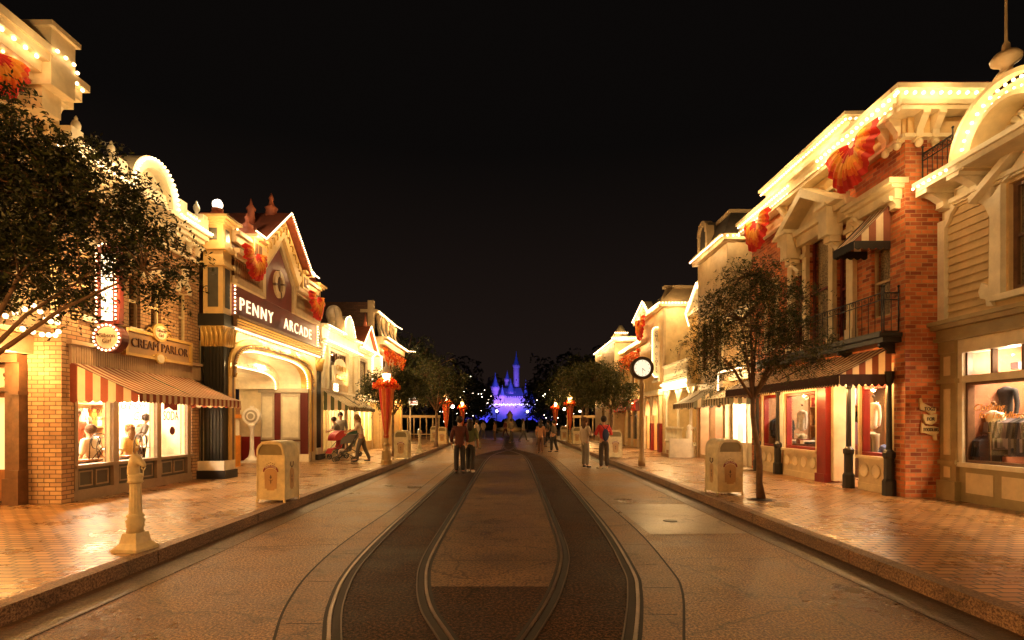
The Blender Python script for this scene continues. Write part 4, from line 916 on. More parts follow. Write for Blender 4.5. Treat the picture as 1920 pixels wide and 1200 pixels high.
bulbs(gs, f, [(u, v, .44) for u, v in arch_pts(gc, gv, .85, .85, 30)], .135, .024, BULBN, 9, 7, P=4, name='gable_lights')
bulbs(gs, f, [(u, v, .44) for u, v in arch_pts(gc, gv, .72, .72, 30)], .125, .017, BULBN, 9, 7, name='gable_lights')
bulbs(gs, f, [(9.2, 5.93, .67), (10.0, 5.93, .67)], .125, .024, BULBN, 9, 7, P=4); bulbs(gs, f, [(3, 5.93, .67), (7.4, 5.93, .67)], .14, .024, BULBN, 9, 7, P=4)
p = f(gc, 6.98, .44); mb = MB(); mb.lathe([(.16, 0), (.12, .06), (.07, .12), (.09, .17), (.19, .24), (.20, .29), (.15, .36), (.06, .41), (.05, .5), (.02, .56), (.014, 1.9), (.03, 1.93), (.02, 2.0)], 18, p); mb.build('roof_finial', TAN, gs)
railing(gs, f, 9.32, 10.0, 6.08, 6.62, .45, 6, 'roof_railing')
mb = MB(f); mb.box(3, 10.1, 3.08, 3.14, -.1, .18); mb.box(3, 10.12, 3.14, 3.3, -.1, .12); mb.box(3, 10.16, 3.3, 3.38, -.1, .24); mb.box(3, 10.18, 3.38, 3.45, -.1, .3)
mb.box(9.72, 10.08, 2.86, 3.08, 0, .1)
mb.box(9.72, 10.08, .15, 2.86, -.3, .06); mb.box(9.68, 10.1, .15, .5, -.1, .12); mb.box(9.7, 10.1, .8, .88, -.1, .1); mb.box(9.68, 10.1, 2.3, 2.38, -.1, .12)
mb.m(1).box(9.84, 9.98, .98, 2.2, .06, .075); mb.box(9.84, 9.98, 2.45, 2.8, .06, .075); mb.box(9.84, 9.98, .56, .76, .06, .075)
mb.m(0).box(3, 9.72, .15, .78, -.3, .0); mb.m(2).box(3, 9.72, .78, .86, -.3, .06); mb.box(3, 9.72, 2.30, 2.42, -.25, .02); mb.box(3, 9.72, 2.84, 3.08, -.25, .03); mb.box(9.62, 9.72, .86, 2.9, -.25, .03)
for u in (9.3, 8.6, 7.9, 7.2): mb.m(1).box(u - .27, u + .27, .32, .68, 0, .012)
mb.m(3).box(3, 9.62, .86, .91, -.15, -.03); mb.box(3, 9.62, 2.25, 2.3, -.15, -.03); mb.box(9.57, 9.62, .91, 2.25, -.15, -.03)
for u in (9.6, 9.1, 8.55, 8.0, 7.45): mb.box(u - .02, u + .02, 2.42, 2.84, -.12, -.03)
mb.build('shop_front', [SAGE, CREAM, IVORY, BROWN], gs)
for q in ((9.57, .91, 2.25), (9.6, 2.42, 2.84)): g = MB(f); g.box(3, q[0], q[1], q[2], -.09, -.083); g.build('pane', GLASS, gs)
room(gs, f, 3.1, 9.62, .3, 3.0, 2.4, [paint('shop_rust', (.28, .11, .055), .6), WOOD], 300, (1, .66, .34))
text('lettering', 'Clothing', f, 9.2, 1.84, -.06, .17, paint('gilt_letter', (.80, .38, .08), .3), gs, d=-1, shear=.3, ext=.004)
text('lettering', 'for Toddlers', f, 8.98, 1.70, -.06, .16, paint('gilt_letter', (.80, .38, .08), .3), gs, d=-1, shear=.3, ext=.004)
lamp('POINT', (8.75, 9.25, 2.62), 18, (1, .8, .55), .07, name='window_lamp'); lamp('POINT', (9.0, 8.95, 2.7), 10, (1, .8, .55), .05, name='window_lamp')

# ---- red brick shop
rb = thing('red_brick_building', 'red brick clothing shop with lit cornice, iron balcony and long striped awning', 'building', (9.0, 13.3, .15))
f = fR(7.5); fe = fC(10.1)
holes = [(10.35, 15.9, .15, 2.75), (10.5, 11.05, 3.7, 5.15), (11.75, 12.2, 3.5, 5.7), (12.4, 13.3, 3.5, 6.1), (13.5, 13.95, 3.5, 5.7), (14.9, 15.5, 3.7, 5.4)]
mb = MB(f); wall(mb, 10.1, 16.5, .15, 7.1, .3, holes); mb.build('wall', BRK_R, rb)
mb = MB(fe); wall(mb, 7.5, 10, .15, 7.1, .3); mb.build('end_wall', BRK_R, rb)
mb = MB(f); mb.m(1).box(10.08, 16.5, 6.98, 7.32, -.1, .07); mb.m(0).box(10.0, 16.5, 6.93, 7.0, -.1, .12)
def cors(mb, us, v): 
    for u in us: corbel(mb, u, v, .46, .30, .13); mb.ball((u, v - .50, .1), .07, 8, 6, (1, 1, 1.2))
cors(mb, (10.18, 10.5, 12.0, 14.3, 15.9, 16.3), 7.36)
mb.box(9.95, 16.55, 7.34, 7.42, -.3, .34); mb.box(9.9, 16.6, 7.42, 7.50, -.3, .38)
mb.box(9.88, 16.6, 7.50, 7.66, -.3, .33); mb.box(9.85, 16.62, 7.66, 7.74, -.3, .46)
mb.box(11.4, 15.1, 7.74, 8.02, -.3, .24); mb.box(11.33, 15.17, 8.02, 8.10, -.35, .34); mb.box(11.28, 15.22, 8.10, 8.17, -.4, .4)
mb.box(15.4, 16.6, 7.74, 7.95, -.3, .2)
mb.build('cornice', [CREAM, OCHRE], rb)
mb = MB(fe); mb.m(1).box(7.5, 10, 6.98, 7.32, -.1, .07); mb.m(0).box(7.4, 10, 6.93, 7.0, -.1, .12); mb.box(7.2, 10, 7.34, 7.42, -.3, .3); mb.box(7.18, 10, 7.42, 7.5, -.3, .34); mb.box(7.2, 10, 7.5, 7.66, -.3, .3); mb.box(7.05, 10, 7.66, 7.75, -.3, .42)
mb.m(2).box(7.1, 10, 7.75, 7.80, -.3, .36); mb.m(0)
for x in (7.68, 7.98, 9.0): corbel(mb, x, 7.34, .46, .3, .13); mb.ball((x, 6.83, .1), .07, 8, 6, (1, 1, 1.2))
mb.build('end_cornice', [CREAM, OCHRE, RTILE], rb)
bulbs(rb, f, [(9.82, 7.60, .40), (12.3, 7.60, .40)], .155, .030, BULBN, 9, 7, P=5); bulbs(rb, f, [(13.6, 7.60, .40), (16.6, 7.60, .40)], .14, .027, BULBN, 8, 6, P=5)
bulbs(rb, f, [(9.9, 7.40, .42), (12.3, 7.40, .42)], .155, .019, BULBN, 8, 6, name='lower_lights'); bulbs(rb, f, [(13.6, 7.40, .42), (16.6, 7.40, .42)], .15, .019, BULBN, 7, 5, name='lower_lights')
bulbs(rb, f, [(11.3, 8.0, .38), (15.2, 8.0, .38)], .115, .024, BULBN, 8, 6, P=4, name='parapet_lights'); bulbs(rb, f, [(11.35, 7.84, .30), (15.1, 7.84, .30)], .115, .02, BULBN, 7, 5, name='parapet_lights')
bulbs(rb, fC(11.3), [(7.2, 8.0, .03), (7.7, 8.0, .03)], .13, .026, BULBN, 8, 6, name='parapet_lights')
bulbs(rb, fe, [(7.08, 7.60, .37), (10, 7.60, .37)], .16, .030, BULBN, 9, 7, P=4)
# upper windows
window(rb, f, 10.5, 11.05, 3.7, 5.15, TAN, .05, cur=LACE, muntin=(0, 1)); window(rb, f, 14.9, 15.5, 3.7, 5.4, TAN, .05, cur=LACE, surround=CREAM)
for h in holes[2:5]: window(rb, f, *h, fm=DRED, th=.06, cur=LACE, muntin=(0, 1))
mb = MB(f); mb.box(10.12, 11.55, 6.05, 6.12, -.05, .24); mb.box(10.08, 11.58, 6.12, 6.22, -.05, .32); mb.box(10.18, 11.5, 5.86, 6.05, -.05, .14)
for u in (10.3, 11.38): corbel(mb, u, 5.92, .24, .22, .16)
# bay with pilasters and pediment
for a, b in ((11.5, 11.72), (12.22, 12.38), (13.32, 13.48), (13.98, 14.2)): mb.box(a, b, 3.35, 6.0, -.05, .10); mb.box(a - .03, b + .03, 5.7, 5.8, -.05, .15); mb.box(a - .03, b + .03, 3.35, 3.6, -.05, .14)
mb.box(11.45, 14.25, 6.0, 6.25, -.05, .22); mb.box(11.4, 14.3, 6.25, 6.38, -.05, .32)
mb.band([(11.75, 6.38), (12.85, 7.0), (13.95, 6.38)], [(11.45, 6.38), (12.85, 7.22), (14.25, 6.38)], -.05, .5); mb.poly([(11.75, 6.38), (13.95, 6.38), (12.85, 7.0)], -.05, .1)
for u in (12.0, 13.7): mb.box(u - .16, u + .16, 5.75, 6.4, .1, .46); mb.box(u - .2, u + .2, 6.38, 6.46, .1, .54); mb.box(u - .12, u + .12, 5.62, 5.75, .1, .36); corbel(mb, u, 5.65, .3, .28, .14)
mb.build('window_bay', CREAM, rb)
mb = MB(); q = f(11.62, 6.25, .2); mb.lathe([(.08, 0), (.08, .1), (.05, .13), (.05, .17), (.10, .24), (.11, .30), (.07, .38), (.01, .42)], 14, q); mb.build('ball_finial', CREAM, rb)
awning(rb, f, 10.45, 11.12, 5.86, 5.14, .03, .74, [ST_B, ST_W, BLACK], 9, .18, True, 5, name='window_awning')
awning(rb, f, 10.42, 15.9, 3.06, 2.52, .03, 1.05, [ST_B, ST_W, paint('awning_dark_valance', (.06, .022, .014), .8)], 54, .24, True, 8)
mb = MB(f)
for i in range(60): a = 10.42 + 5.48 * i / 60; mb.tube([(a + .0913 * k / 3, 2.33 - .03 * math.sin(PI * k / 3), 1.068) for k in range(4)], .006, 3)
mb.build('valance_piping', ST_W, rb)
mb = MB(f); mb.box(10.2, 15.4, 3.12, 3.22, 0, .36); mb.box(10.17, 15.4, 3.22, 3.30, 0, .44)
for u in (10.4, 11.7, 13, 14.3): corbel(mb, u, 3.12, .2, .3, .06)
mb.build('balcony_floor', BLACK, rb)
railing(rb, f, 10.25, 15.3, 3.32, 4.08, .34, 26); railing(rb, fC(10.25), 7.2, 7.48, 3.32, 4.08, .0, 2)
# shop front
PINK = paint('circle_trim', (.80, .70, .50), .4)
mb = MB(f)
for (a, b) in ((10.4, 11.48), (13.02, 14.62), (14.86, 15.9)):
    mb.m(0).box(a, b, .15, .82, -.25, -.02); mb.box(a - .02, b + .02, .82, .88, -.25, .05); mb.box(a, b, .15, .3, -.25, .0)
    n = 4 if b - a > 1.2 else 3
    for k in range(n):
        c = a + (b - a) * (k + .5) / n + .0; q = [(c + .15 * math.cos(t), .57 + .15 * math.sin(t)) for t in np.linspace(0, 2 * PI, 20)[:-1]]; qi = [(c + .125 * math.cos(t), .57 + .125 * math.sin(t)) for t in np.linspace(0, 2 * PI, 20)]; qo = [(c + .15 * math.cos(t), .57 + .15 * math.sin(t)) for t in np.linspace(0, 2 * PI, 20)]
        mb.m(2).poly(q, -.02, -.008); mb.m(0).band(qi, qo, -.02, .004)
    mb.m(1).box(a + .04, b - .04, .88, .95, -.2, -.06); mb.box(a + .04, b - .04, 2.28, 2.36, -.2, -.06); mb.box(a + .04, a + .10, .96, 2.28, -.2, -.06); mb.box(b - .10, b - .04, .96, 2.28, -.2, -.06)
    mb.m(0).box(a, a + .05, .88, 2.7, -.22, .0); mb.box(b - .05, b, .88, 2.7, -.22, 0); mb.box(a, b, 2.36, 2.75, -.22, -.01)
mb.m(1).box(12.62, 12.98, .15, 2.75, -.3, .02); mb.box(12.6, 13.0, .15, .35, -.3, .06)
mb.m(0).box(12.5, 12.6, .2, 2.5, -.6, -.1); mb.box(11.48, 12.62, 2.5, 2.75, -.3, -.05)
mb.m(3).box(10.35, 15.9, .10, .157, -2.8, 0)
mb.build('shop_front', [CREAM, RED, PINK, KERB], rb)
for (a, b) in ((10.45, 11.43), (13.07, 14.57), (14.9, 15.86)): g = MB(f); g.box(a, b, .96, 2.28, -.12, -.114); g.build('pane', GLASS, rb)
for u in (11.0, 12.0, 13.4, 14.8): lamp('POINT', f(u, 2.3, .45), 13, WARM, .04, name='awning_lamp')
room(rb, f, 10.37, 15.9, .16, 2.8, 2.9, [paint('shop_brown_wall', (.34, .19, .10), .6), WOOD], 260, (1, .74, .45))
mb = MB(f)
for u in (10.42, 11.62, 12.2, 14.74): 
    p = f(u, .15, .06)
    mb.lathe([(.12, 0), (.12, .28), (.09, .33), (.09, .72), (.11, .76), (.11, .84), (.055, .9), (.05, 1.5), (.045, 2.15), (.07, 2.2), (.09, 2.35), (.1, 2.42)], 12, p, flute=.08, smooth=False)
    mb2 = mb
mb.build('iron_column', BLACK, rb, label='row of dark iron posts standing along the shop front') if False else None
for u in (10.42, 11.66, 14.74, 15.95):
    p = f(u, .15, .08); mb = MB(); mb.lathe([(.12, 0), (.12, .28), (.09, .33), (.09, .72), (.11, .76), (.11, .84), (.055, .9), (.05, 1.5), (.045, 2.15), (.07, 2.2), (.09, 2.35), (.1, 2.42)], 14, p, flute=.08, smooth=False); mb.build('iron_column', BLACK, rb)
bunting(f, 11.0, 7.36, .42, .76, 'large orange fan bunting under the near end of the red brick shop cornice', 1.3)
bunting(f, 15.2, 7.36, .42, .7, 'smaller orange fan bunting at the far end of the brick shop above the tree', 1.3)
s = thing('wall_sign', 'cream scroll sign in three curls reading TOGS FOR TODDLERS on the red brick corner', 'sign', (7.92, 10.05, 1.6))
mb = MB(fC(10.09))
mb.poly([(7.74, 2.03), (7.77, 2.04), (7.80, 1.95), (7.98, 1.86), (8.05, 1.84), (8.04, 1.76), (7.95, 1.73), (7.86, 1.80), (7.76, 1.82), (7.74, 1.9)], 0, .035)
mb.poly([(7.80, 1.74), (7.92, 1.72), (8.06, 1.74), (8.05, 1.60), (7.95, 1.53), (7.84, 1.56), (7.80, 1.66)], 0, .05)
mb.poly([(7.78, 1.58), (7.85, 1.51), (8.0, 1.51), (8.1, 1.48), (8.1, 1.38), (8.06, 1.35), (8.07, 1.24), (8.02, 1.24), (7.99, 1.33), (7.85, 1.38), (7.77, 1.38)], 0, .035)
mb.build('scroll', paint('scroll_cream', (.66, .52, .26), .5), s)
text('lettering', 'TOGS', fC(10.09), 7.92, 1.83, .045, .10, BLACK, s, ext=.004, width=.2); text('lettering', 'FOR', fC(10.09), 7.93, 1.64, .06, .10, BLACK, s, ext=.004, width=.14); text('lettering', 'TODDLERS', fC(10.09), 7.94, 1.44, .045, .09, BLACK, s, ext=.004, width=.29)

# ---- low white shop and the tall tan block
ws = thing('white_shop_building', 'low white lit shop with grey striped awning between the brick shop and the tan block', 'building', (9, 17.5, .15))
f = fR(7.8)
mb = MB(f); wall(mb, 16.5, 18.6, .15, 5.2, .3, [(16.75, 17.35, .9, 2.5), (17.45, 18.45, .2, 2.5)]); mb.build('wall', TAN, ws)
mb = MB(f); mb.box(16.5, 18.6, 3.0, 3.25, -.1, .15); cornice(mb, 16.5, 18.6, 5.0, .3, .3); mb.box(16.7, 18.5, .15, .9, -.1, .03)
for u in (16.72, 17.4, 18.5): mb.box(u - .05, u + .05, .15, 2.6, -.1, .06)
mb.build('shop_front', IVORY, ws)
room(ws, f, 16.6, 18.5, .2, 2.6, .9, [paint('shop_white', (.85, .80, .68), .6), WOOD], 120, (1, .84, .6))
bulbs(ws, f, [(16.6, 3.3, .5), (18.5, 3.3, .5)], .08, .035, BULB, P=14, step=.6, name='canopy_lights'); bulbs(ws, f, [(18.4, 2.7, .6), (18.4, 3.3, .6)], .08, .035, BULB, name='canopy_lights')
awning(ws, f, 16.6, 18.9, 2.85, 2.36, .02, .95, [ST_GY, ST_W], 20, .24, True, 7)
tn = thing('tan_block_building', 'tall tan block with bulb-edged eaves and dark dormered mansard roof behind the right tree', 'building', (9, 20, .15))
f = fR(7.6)
mb = MB(f); wall(mb, 18.6, 21.5, .15, 7.9, .3, [(19.0, 19.8, 3.6, 5.4), (20.3, 21.1, 3.6, 5.4), (19.0, 21.2, .3, 2.5)]); mb.build('wall', TAN, tn)
mb = MB(fC(18.6)); wall(mb, 7.6, 10.5, .15, 7.9, .3); mb.build('end_wall', TAN, tn)
for a in (19.0, 20.3): window(tn, f, a, a + .8, 3.6, 5.4, BROWN, cur=LACE, surround=CREAM)
mb = MB(f); mb.box(18.5, 21.6, 7.85, 8.0, -.3, .2); mb.box(18.45, 21.65, 8.0, 8.1, -.3, .3); mb.box(18.6, 21.5, 2.8, 3.05, 0, .15)
for u in (18.65, 20.0, 21.4): mb.box(u - .06, u + .06, .15, 2.8, -.1, .08)
mb.m(1).add([(18.55, 8.1, .15), (21.55, 8.1, .15), (21.2, 9.0, -.25), (18.9, 9.0, -.25), (18.55, 8.1, -3), (18.9, 9.0, -2.6), (21.55, 8.1, -3), (21.2, 9.0, -2.6)], [(0, 1, 2, 3), (4, 0, 3, 5), (1, 6, 7, 2), (3, 2, 7, 5)])
mb.m(0).box(18.85, 21.25, 9.0, 9.1, -2.7, -.18)
mb.m(2).box(20.1, 21.0, 8.1, 9.1, -.2, .12); mb.m(0).band(arch_pts(20.55, 8.8, .3, .3, 10), arch_pts(20.55, 8.8, .5, .5, 10), -.1, .2); mb.box(20.05, 20.2, 8.1, 8.8, -.1, .18); mb.box(20.9, 21.05, 8.1, 8.8, -.1, .18)
mb.build('mansard_roof', [TAN, ROOFM, ROOFM], tn)
mb = MB(fC(18.55)); mb.box(7.4, 10.5, 7.88, 8.08, 0, .2); mb.build('end_cornice', TAN, tn)
bulbs(tn, f, [(18.4, 7.98, .33), (21.6, 7.98, .33)], .14, .030, BULB, P=5); bulbs(tn, fC(18.5), [(7.3, 7.98, .2), (9.6, 7.98, .2)], .19, .034, BULB, P=5)
room(tn, f, 19.0, 21.3, .2, 2.6, 1.6, [paint('shop_rose', (.55, .28, .16), .6), WOOD], 60, (1, .7, .4))
mb = MB(f)
for k, (u, v) in enumerate(((19.6, 1.9), (19.6, 1.45), (20.4, 1.7))): mb.poly([(u + .12 * math.cos(t), v + .17 * math.sin(t)) for t in np.linspace(0, 2 * PI, 16)[:-1]], -1.58, -1.5)
mb.build('oval_picture', BROWN, tn)
awning(tn, f, 19.1, 21.5, 2.9, 2.28, .02, 1.0, [ST_GY, ST_W], 20, .2, True, 7)

# ---- porch house
ph = thing('porch_building', 'set back yellow house with brightly lit porch canopy, balustrade and steps', 'building', (9, 23, .15))
f = fR(8.6)
mb = MB(f); wall(mb, 21.5, 25.0, .15, 6.6, .3, [(22.0, 22.8, .2, 2.4), (23.3, 24.3, .9, 2.4), (22.0, 22.8, 3.6, 5.2), (23.5, 24.3, 3.6, 5.2)]); mb.build('wall', OCHRE, ph)
window(ph, f, 22.0, 22.8, 3.6, 5.2, IVORY, cur=LACE); window(ph, f, 23.5, 24.3, 3.6, 5.2, IVORY, cur=LACE); window(ph, f, 23.3, 24.3, .9, 2.4, IVORY, cur=LACE)
mb = MB(f); mb.box(22.0, 22.8, .2, 2.4, -.15, -.08); mb.build('door', WOOD, ph)
mb = MB(f); mb.box(21.5, 25, .15, .62, 0, 1.3); mb.box(21.5, 25, 3.0, 3.12, 0, 1.45); mb.box(21.5, 25, 3.12, 3.42, 1.3, 1.45)
for u in (21.6, 23.2, 24.9):
    p = f(u, .62, 1.25); mb.lathe([(.10, 0), (.10, .12), (.06, .18), (.06, 2.0), (.1, 2.1), (.13, 2.38)], 10, p)
    mb.poly([(u - .5, 3.0), (u - .12, 2.6), (u - .05, 2.4), (u + .05, 2.4), (u + .12, 2.6), (u + .5, 3.0)], 1.2, 1.26)
balus(mb, fR(8.6), 22.7, 24.9, .68, 1.3, 1.25, 20, .04); mb.box(22.7, 24.9, 1.3, 1.36, 1.18, 1.32)
balus(mb, fR(8.6), 21.6, 24.9, 3.45, 4.1, 1.38, 26, .04); mb.box(21.5, 25, 4.1, 4.17, 1.3, 1.45)
mb.band([(22.0, 6.6), (23.25, 7.5), (24.5, 6.6)], [(21.7, 6.6), (23.25, 7.75), (24.8, 6.6)], -.1, .4); mb.box(21.5, 25, 6.5, 6.65, -.2, .3)
mb.build('porch', IVORY, ph)
bulbs(ph, f, [(21.5, 3.05, 1.5), (25, 3.05, 1.5)], .07, .04, BULB, P=16, step=.7, name='canopy_lights'); bulbs(ph, f, [(21.5, 3.28, 1.5), (25, 3.28, 1.5)], .07, .04, BULB, name='canopy_lights')
bulbs(ph, f, [(21.8, 5.9, .45), (22.2, 6.4, .45), (23.25, 7.65, .45), (24.7, 6.6, .45), (24.2, 5.9, .45)], .09, .034, BULB, P=6, name='gable_lights')
mb = MB()
for i in range(4): mb.m(i % 2 * 0).box(6.45 + i * .2, 7.3, 21.5, 22.6, .15 + i * .12, .15 + (i + 1) * .12)
mb.m(1).box(6.42, 7.3, 21.36, 21.5, .15, .9); mb.build('steps', [WOOD, IVORY], ph)
mb = MB(); balus(mb, fC(21.55), 7.3, 8.5, .68, 1.3, 0, 9, .04); mb.box(7.2, 8.6, 21.5, 21.62, 1.3, 1.37); mb.lathe([(.13, .0), (.13, .7), (.08, .76), (.12, .86), (.02, .98)], 10, (7.25, 21.5, .5)); mb.box(7.35, 8.6, 21.6, 21.7, .15, .62); mb.build('balustrade', IVORY, ph)

# ---- yellow china shop and what follows
cs = thing('china_shop_building', 'yellow shop with star-shaped lit gable and red arcade beyond the porch house', 'building', (8.5, 29, .15))
f = fR(7.2)
mb = MB(f); wall(mb, 25, 33.5, .15, 5.8, .3, [(25.5, 26.5, .2, 2.6), (26.9, 27.9, .2, 2.6), (25.6, 26.4, 3.6, 5.2), (28.8, 29.6, 3.4, 4.9), (30.6, 31.4, 3.4, 4.9)]); wall(mb, 25, 30, 5.8, 7.0, .3); mb.build('wall', OCHRE, cs)
mb = MB(fC(25)); wall(mb, 7.2, 9.5, .15, 7.0, .3); mb.build('end_wall', paint('pale_board', (.66, .52, .28), .5), cs)
mb = MB(fC(25)); mb.box(6.95, 9.5, 6.95, 7.15, 0, .25); mb.box(7.2, 7.32, .15, 6.9, 0, .05); mb.band(arch_pts(8.3, 4.4, .32, .9, 12), arch_pts(8.3, 4.4, .42, 1.0, 12), 0, .06)
mb.add([(7.0, 7.15, .2), (9.5, 7.15, .2), (9.5, 8.0, -.6), (7.5, 8.0, -.6)], [(0, 1, 2, 3)]); mb.box(7.4, 9.5, 7.98, 8.1, -.8, -.5); mb.build('end_cornice', TAN, cs)
for h in ((25.6, 26.4, 3.6, 5.2), (28.8, 29.6, 3.4, 4.9), (30.6, 31.4, 3.4, 4.9)): window(cs, f, *h, fm=BROWN, cur=LACE, surround=IVORY)
mb = MB(f); mb.box(25, 30, 6.95, 7.15, -.2, .25); mb.poly([(26.8, 7.15), (27.8, 7.85), (30, 7.15)], -.2, .2); mb.box(28, 33.5, 5.75, 5.95, -.2, .3); mb.box(25, 33.5, 2.85, 3.1, -.1, .2)
mb.m(1).add([(25, 7.15, .15), (30, 7.15, .15), (30, 8.0, -.6), (25, 8.0, -.6)], [(0, 1, 2, 3)])
mb.m(0)
for u in (26, 27.4): mb.band(arch_pts(u, 1.9, .5, .75, 12), arch_pts(u, 1.9, .62, .9, 12), -.1, .1)
for u in (25.3, 26.7, 28.1, 29.5, 31, 32.5): mb.box(u - .12, u + .12, .15, 2.85, -.1, .12)
mb.m(2).box(25.1, 25.5, .15, 1.5, -.1, .14); mb.box(26.55, 26.85, .15, 1.5, -.1, .14)
mb.build('shop_front', [CREAM, ROOFM, RED], cs)
bulbs(cs, f, [(24.9, 7.10, .28), (26.8, 7.1, .28), (27.8, 7.85, .28), (30.1, 7.15, .28)], .09, .033, BULB, P=7); bulbs(cs, fC(24.9), [(6.95, 7.1, .2), (8.6, 7.1, .2)], .15, .036, BULB, P=5)
bulbs(cs, f, [(28, 5.9, .34), (33.5, 5.9, .34)], .10, .034, BULB, P=7, name='lower_lights')
room(cs, f, 25.3, 28.2, .2, 2.8, 1.6, [paint('shop_rose', (.55, .28, .16), .6), WOOD], 110, (1, .66, .34))
for u in (29, 31): lamp('POINT', f(u, 2.6, .5), 22, WARM, .05, name='porch_lamp')
mb = MB(f)
for u in (28.9, 30.3, 31.8): mb.box(u - .55, u + .55, .6, 2.4, -.02, .02); 
mb.build('shop_window', paint('dark_window', (.05, .035, .025), .1), cs)
awning(cs, f, 28.3, 33.2, 2.9, 2.35, .02, 1.0, [SCARLET, DRED], 14, .2, True, 4)
s = thing('vertical_sign', 'tall round-ended white sign with stacked letters CHINA CLOSET behind the street clock', 'sign', (7.1, 25.7, 4.9)); fb = fC(25.8)
mb = MB(fb); mb.box(6.92, 7.3, 3.9, 5.95, -.1, 0); mb.poly(arch_pts(7.11, 5.95, .19, .19, 10), -.1, 0); mb.poly([(7.11 + .19 * math.cos(t), 3.9 - .19 * math.sin(t)) for t in np.linspace(0, PI, 10)], -.1, 0); mb.build('board', IVORY, s)
for i, ch in enumerate('CHINA CLOSET'):
    if ch != ' ': text('lettering', ch, fb, 7.11, 5.9 - i * .175, .01, .18, BLACK, s, ext=.005)
bulbs(s, fb, [(6.9, 3.9, .05), (6.9, 5.95, .05)] + [(u, v, .05) for u, v in arch_pts(7.11, 5.95, .21, .21, 8)] + [(7.32, 5.95, .05), (7.32, 3.9, .05), (7.2, 3.74, .05), (7.0, 3.74, .05), (6.9, 3.9, .05)], .09, .028, BULB)
bunting(f, 27.8, 6.9, .35, .9, 'red bunting hanging beneath the star-shaped gable of the yellow shop')
tag(garland_pts(f, 28.5, 33.3, 5.5, .15, .9, 700, 5).build('garland', [ORANGE, SCARLET, YELLOW]), 'orange leaf garland along the yellow shop upper wall right of the street', 'garland')
cn = thing('corner_tower_building', 'pale corner building with lit cornice and small crown ending the right row', 'building', (8, 36, .15))
mb = MB(fC(33.5)); wall(mb, 6.6, 10, .15, 6.7, .3); mb.build('end_wall', TAN, cn)
mb = MB(fR(6.6)); wall(mb, 33.5, 41, .15, 6.7, .3, [(34.5, 35.5, .9, 2.6), (37, 38, .9, 2.6)]); mb.build('wall', TAN, cn)
mb = MB(fC(33.5)); mb.box(6.4, 10, 6.6, 6.9, 0, .3); mb.lathe([(.5, 0), (.5, .3), (.35, .5), (.1, .9)], 8, (7.2, 34.5, 6.9)); mb.build('cornice', CREAM, cn)
bulbs(cn, fC(33.4), [(6.4, 6.75, .3), (8.6, 6.75, .3)], .13, .045, BULB, P=8); bulbs(cn, fR(6.6), [(33.3, 6.75, .1), (41, 6.75, .1)], .16, .045, BULB, P=8, step=2)
bulbs(cn, fC(34.1), [(6.75, 7.25, .1), (7.65, 7.25, .1)], .13, .045, BULB, name='crown_lights')

# ================================================================ TREES
def leaves_mesh(name, mat, pts, parent, size, rng, narrow=.3, droop=.6, w=None):
    n = len(pts); P = np.array(pts)
    d = rng.normal(size=(n, 3)); d[:, 2] = d[:, 2] * .5 - droop; d /= np.linalg.norm(d, axis=1)[:, None]
    s = rng.normal(size=(n, 3)); s -= (s * d).sum(1)[:, None] * d; s /= np.linalg.norm(s, axis=1)[:, None]
    nrm = np.cross(d, s); L = (size * rng.uniform(.6, 1.35, n))[:, None]; wd = L * narrow
    V = np.stack([P - d * L * .5, P + s * wd * .5 + nrm * L * .06, P + d * L * .5, P - s * wd * .5 + nrm * L * .06], 1).reshape(-1, 3)
    o0 = np.array(parent['_w']) if parent is not None else np.zeros(3)
    me = bpy.data.meshes.new(name); me.vertices.add(4 * n); me.vertices.foreach_set('co', (V - o0).ravel())
    me.loops.add(4 * n); me.loops.foreach_set('vertex_index', np.arange(4 * n)); me.polygons.add(n); me.polygons.foreach_set('loop_start', np.arange(0, 4 * n, 4)); me.polygons.foreach_set('loop_total', np.full(n, 4))
    ms = mat if isinstance(mat, (list, tuple)) else [mat]
    for m_ in ms: me.materials.append(m_)
    me.polygons.foreach_set('material_index', rng.integers(0, len(ms), n)); me.update(); me.validate()
    o = bpy.data.objects.new(name, me); S.collection.objects.link(o); o.parent = parent; o['_w'] = parent['_w'] if parent else (0, 0, 0)
    return o
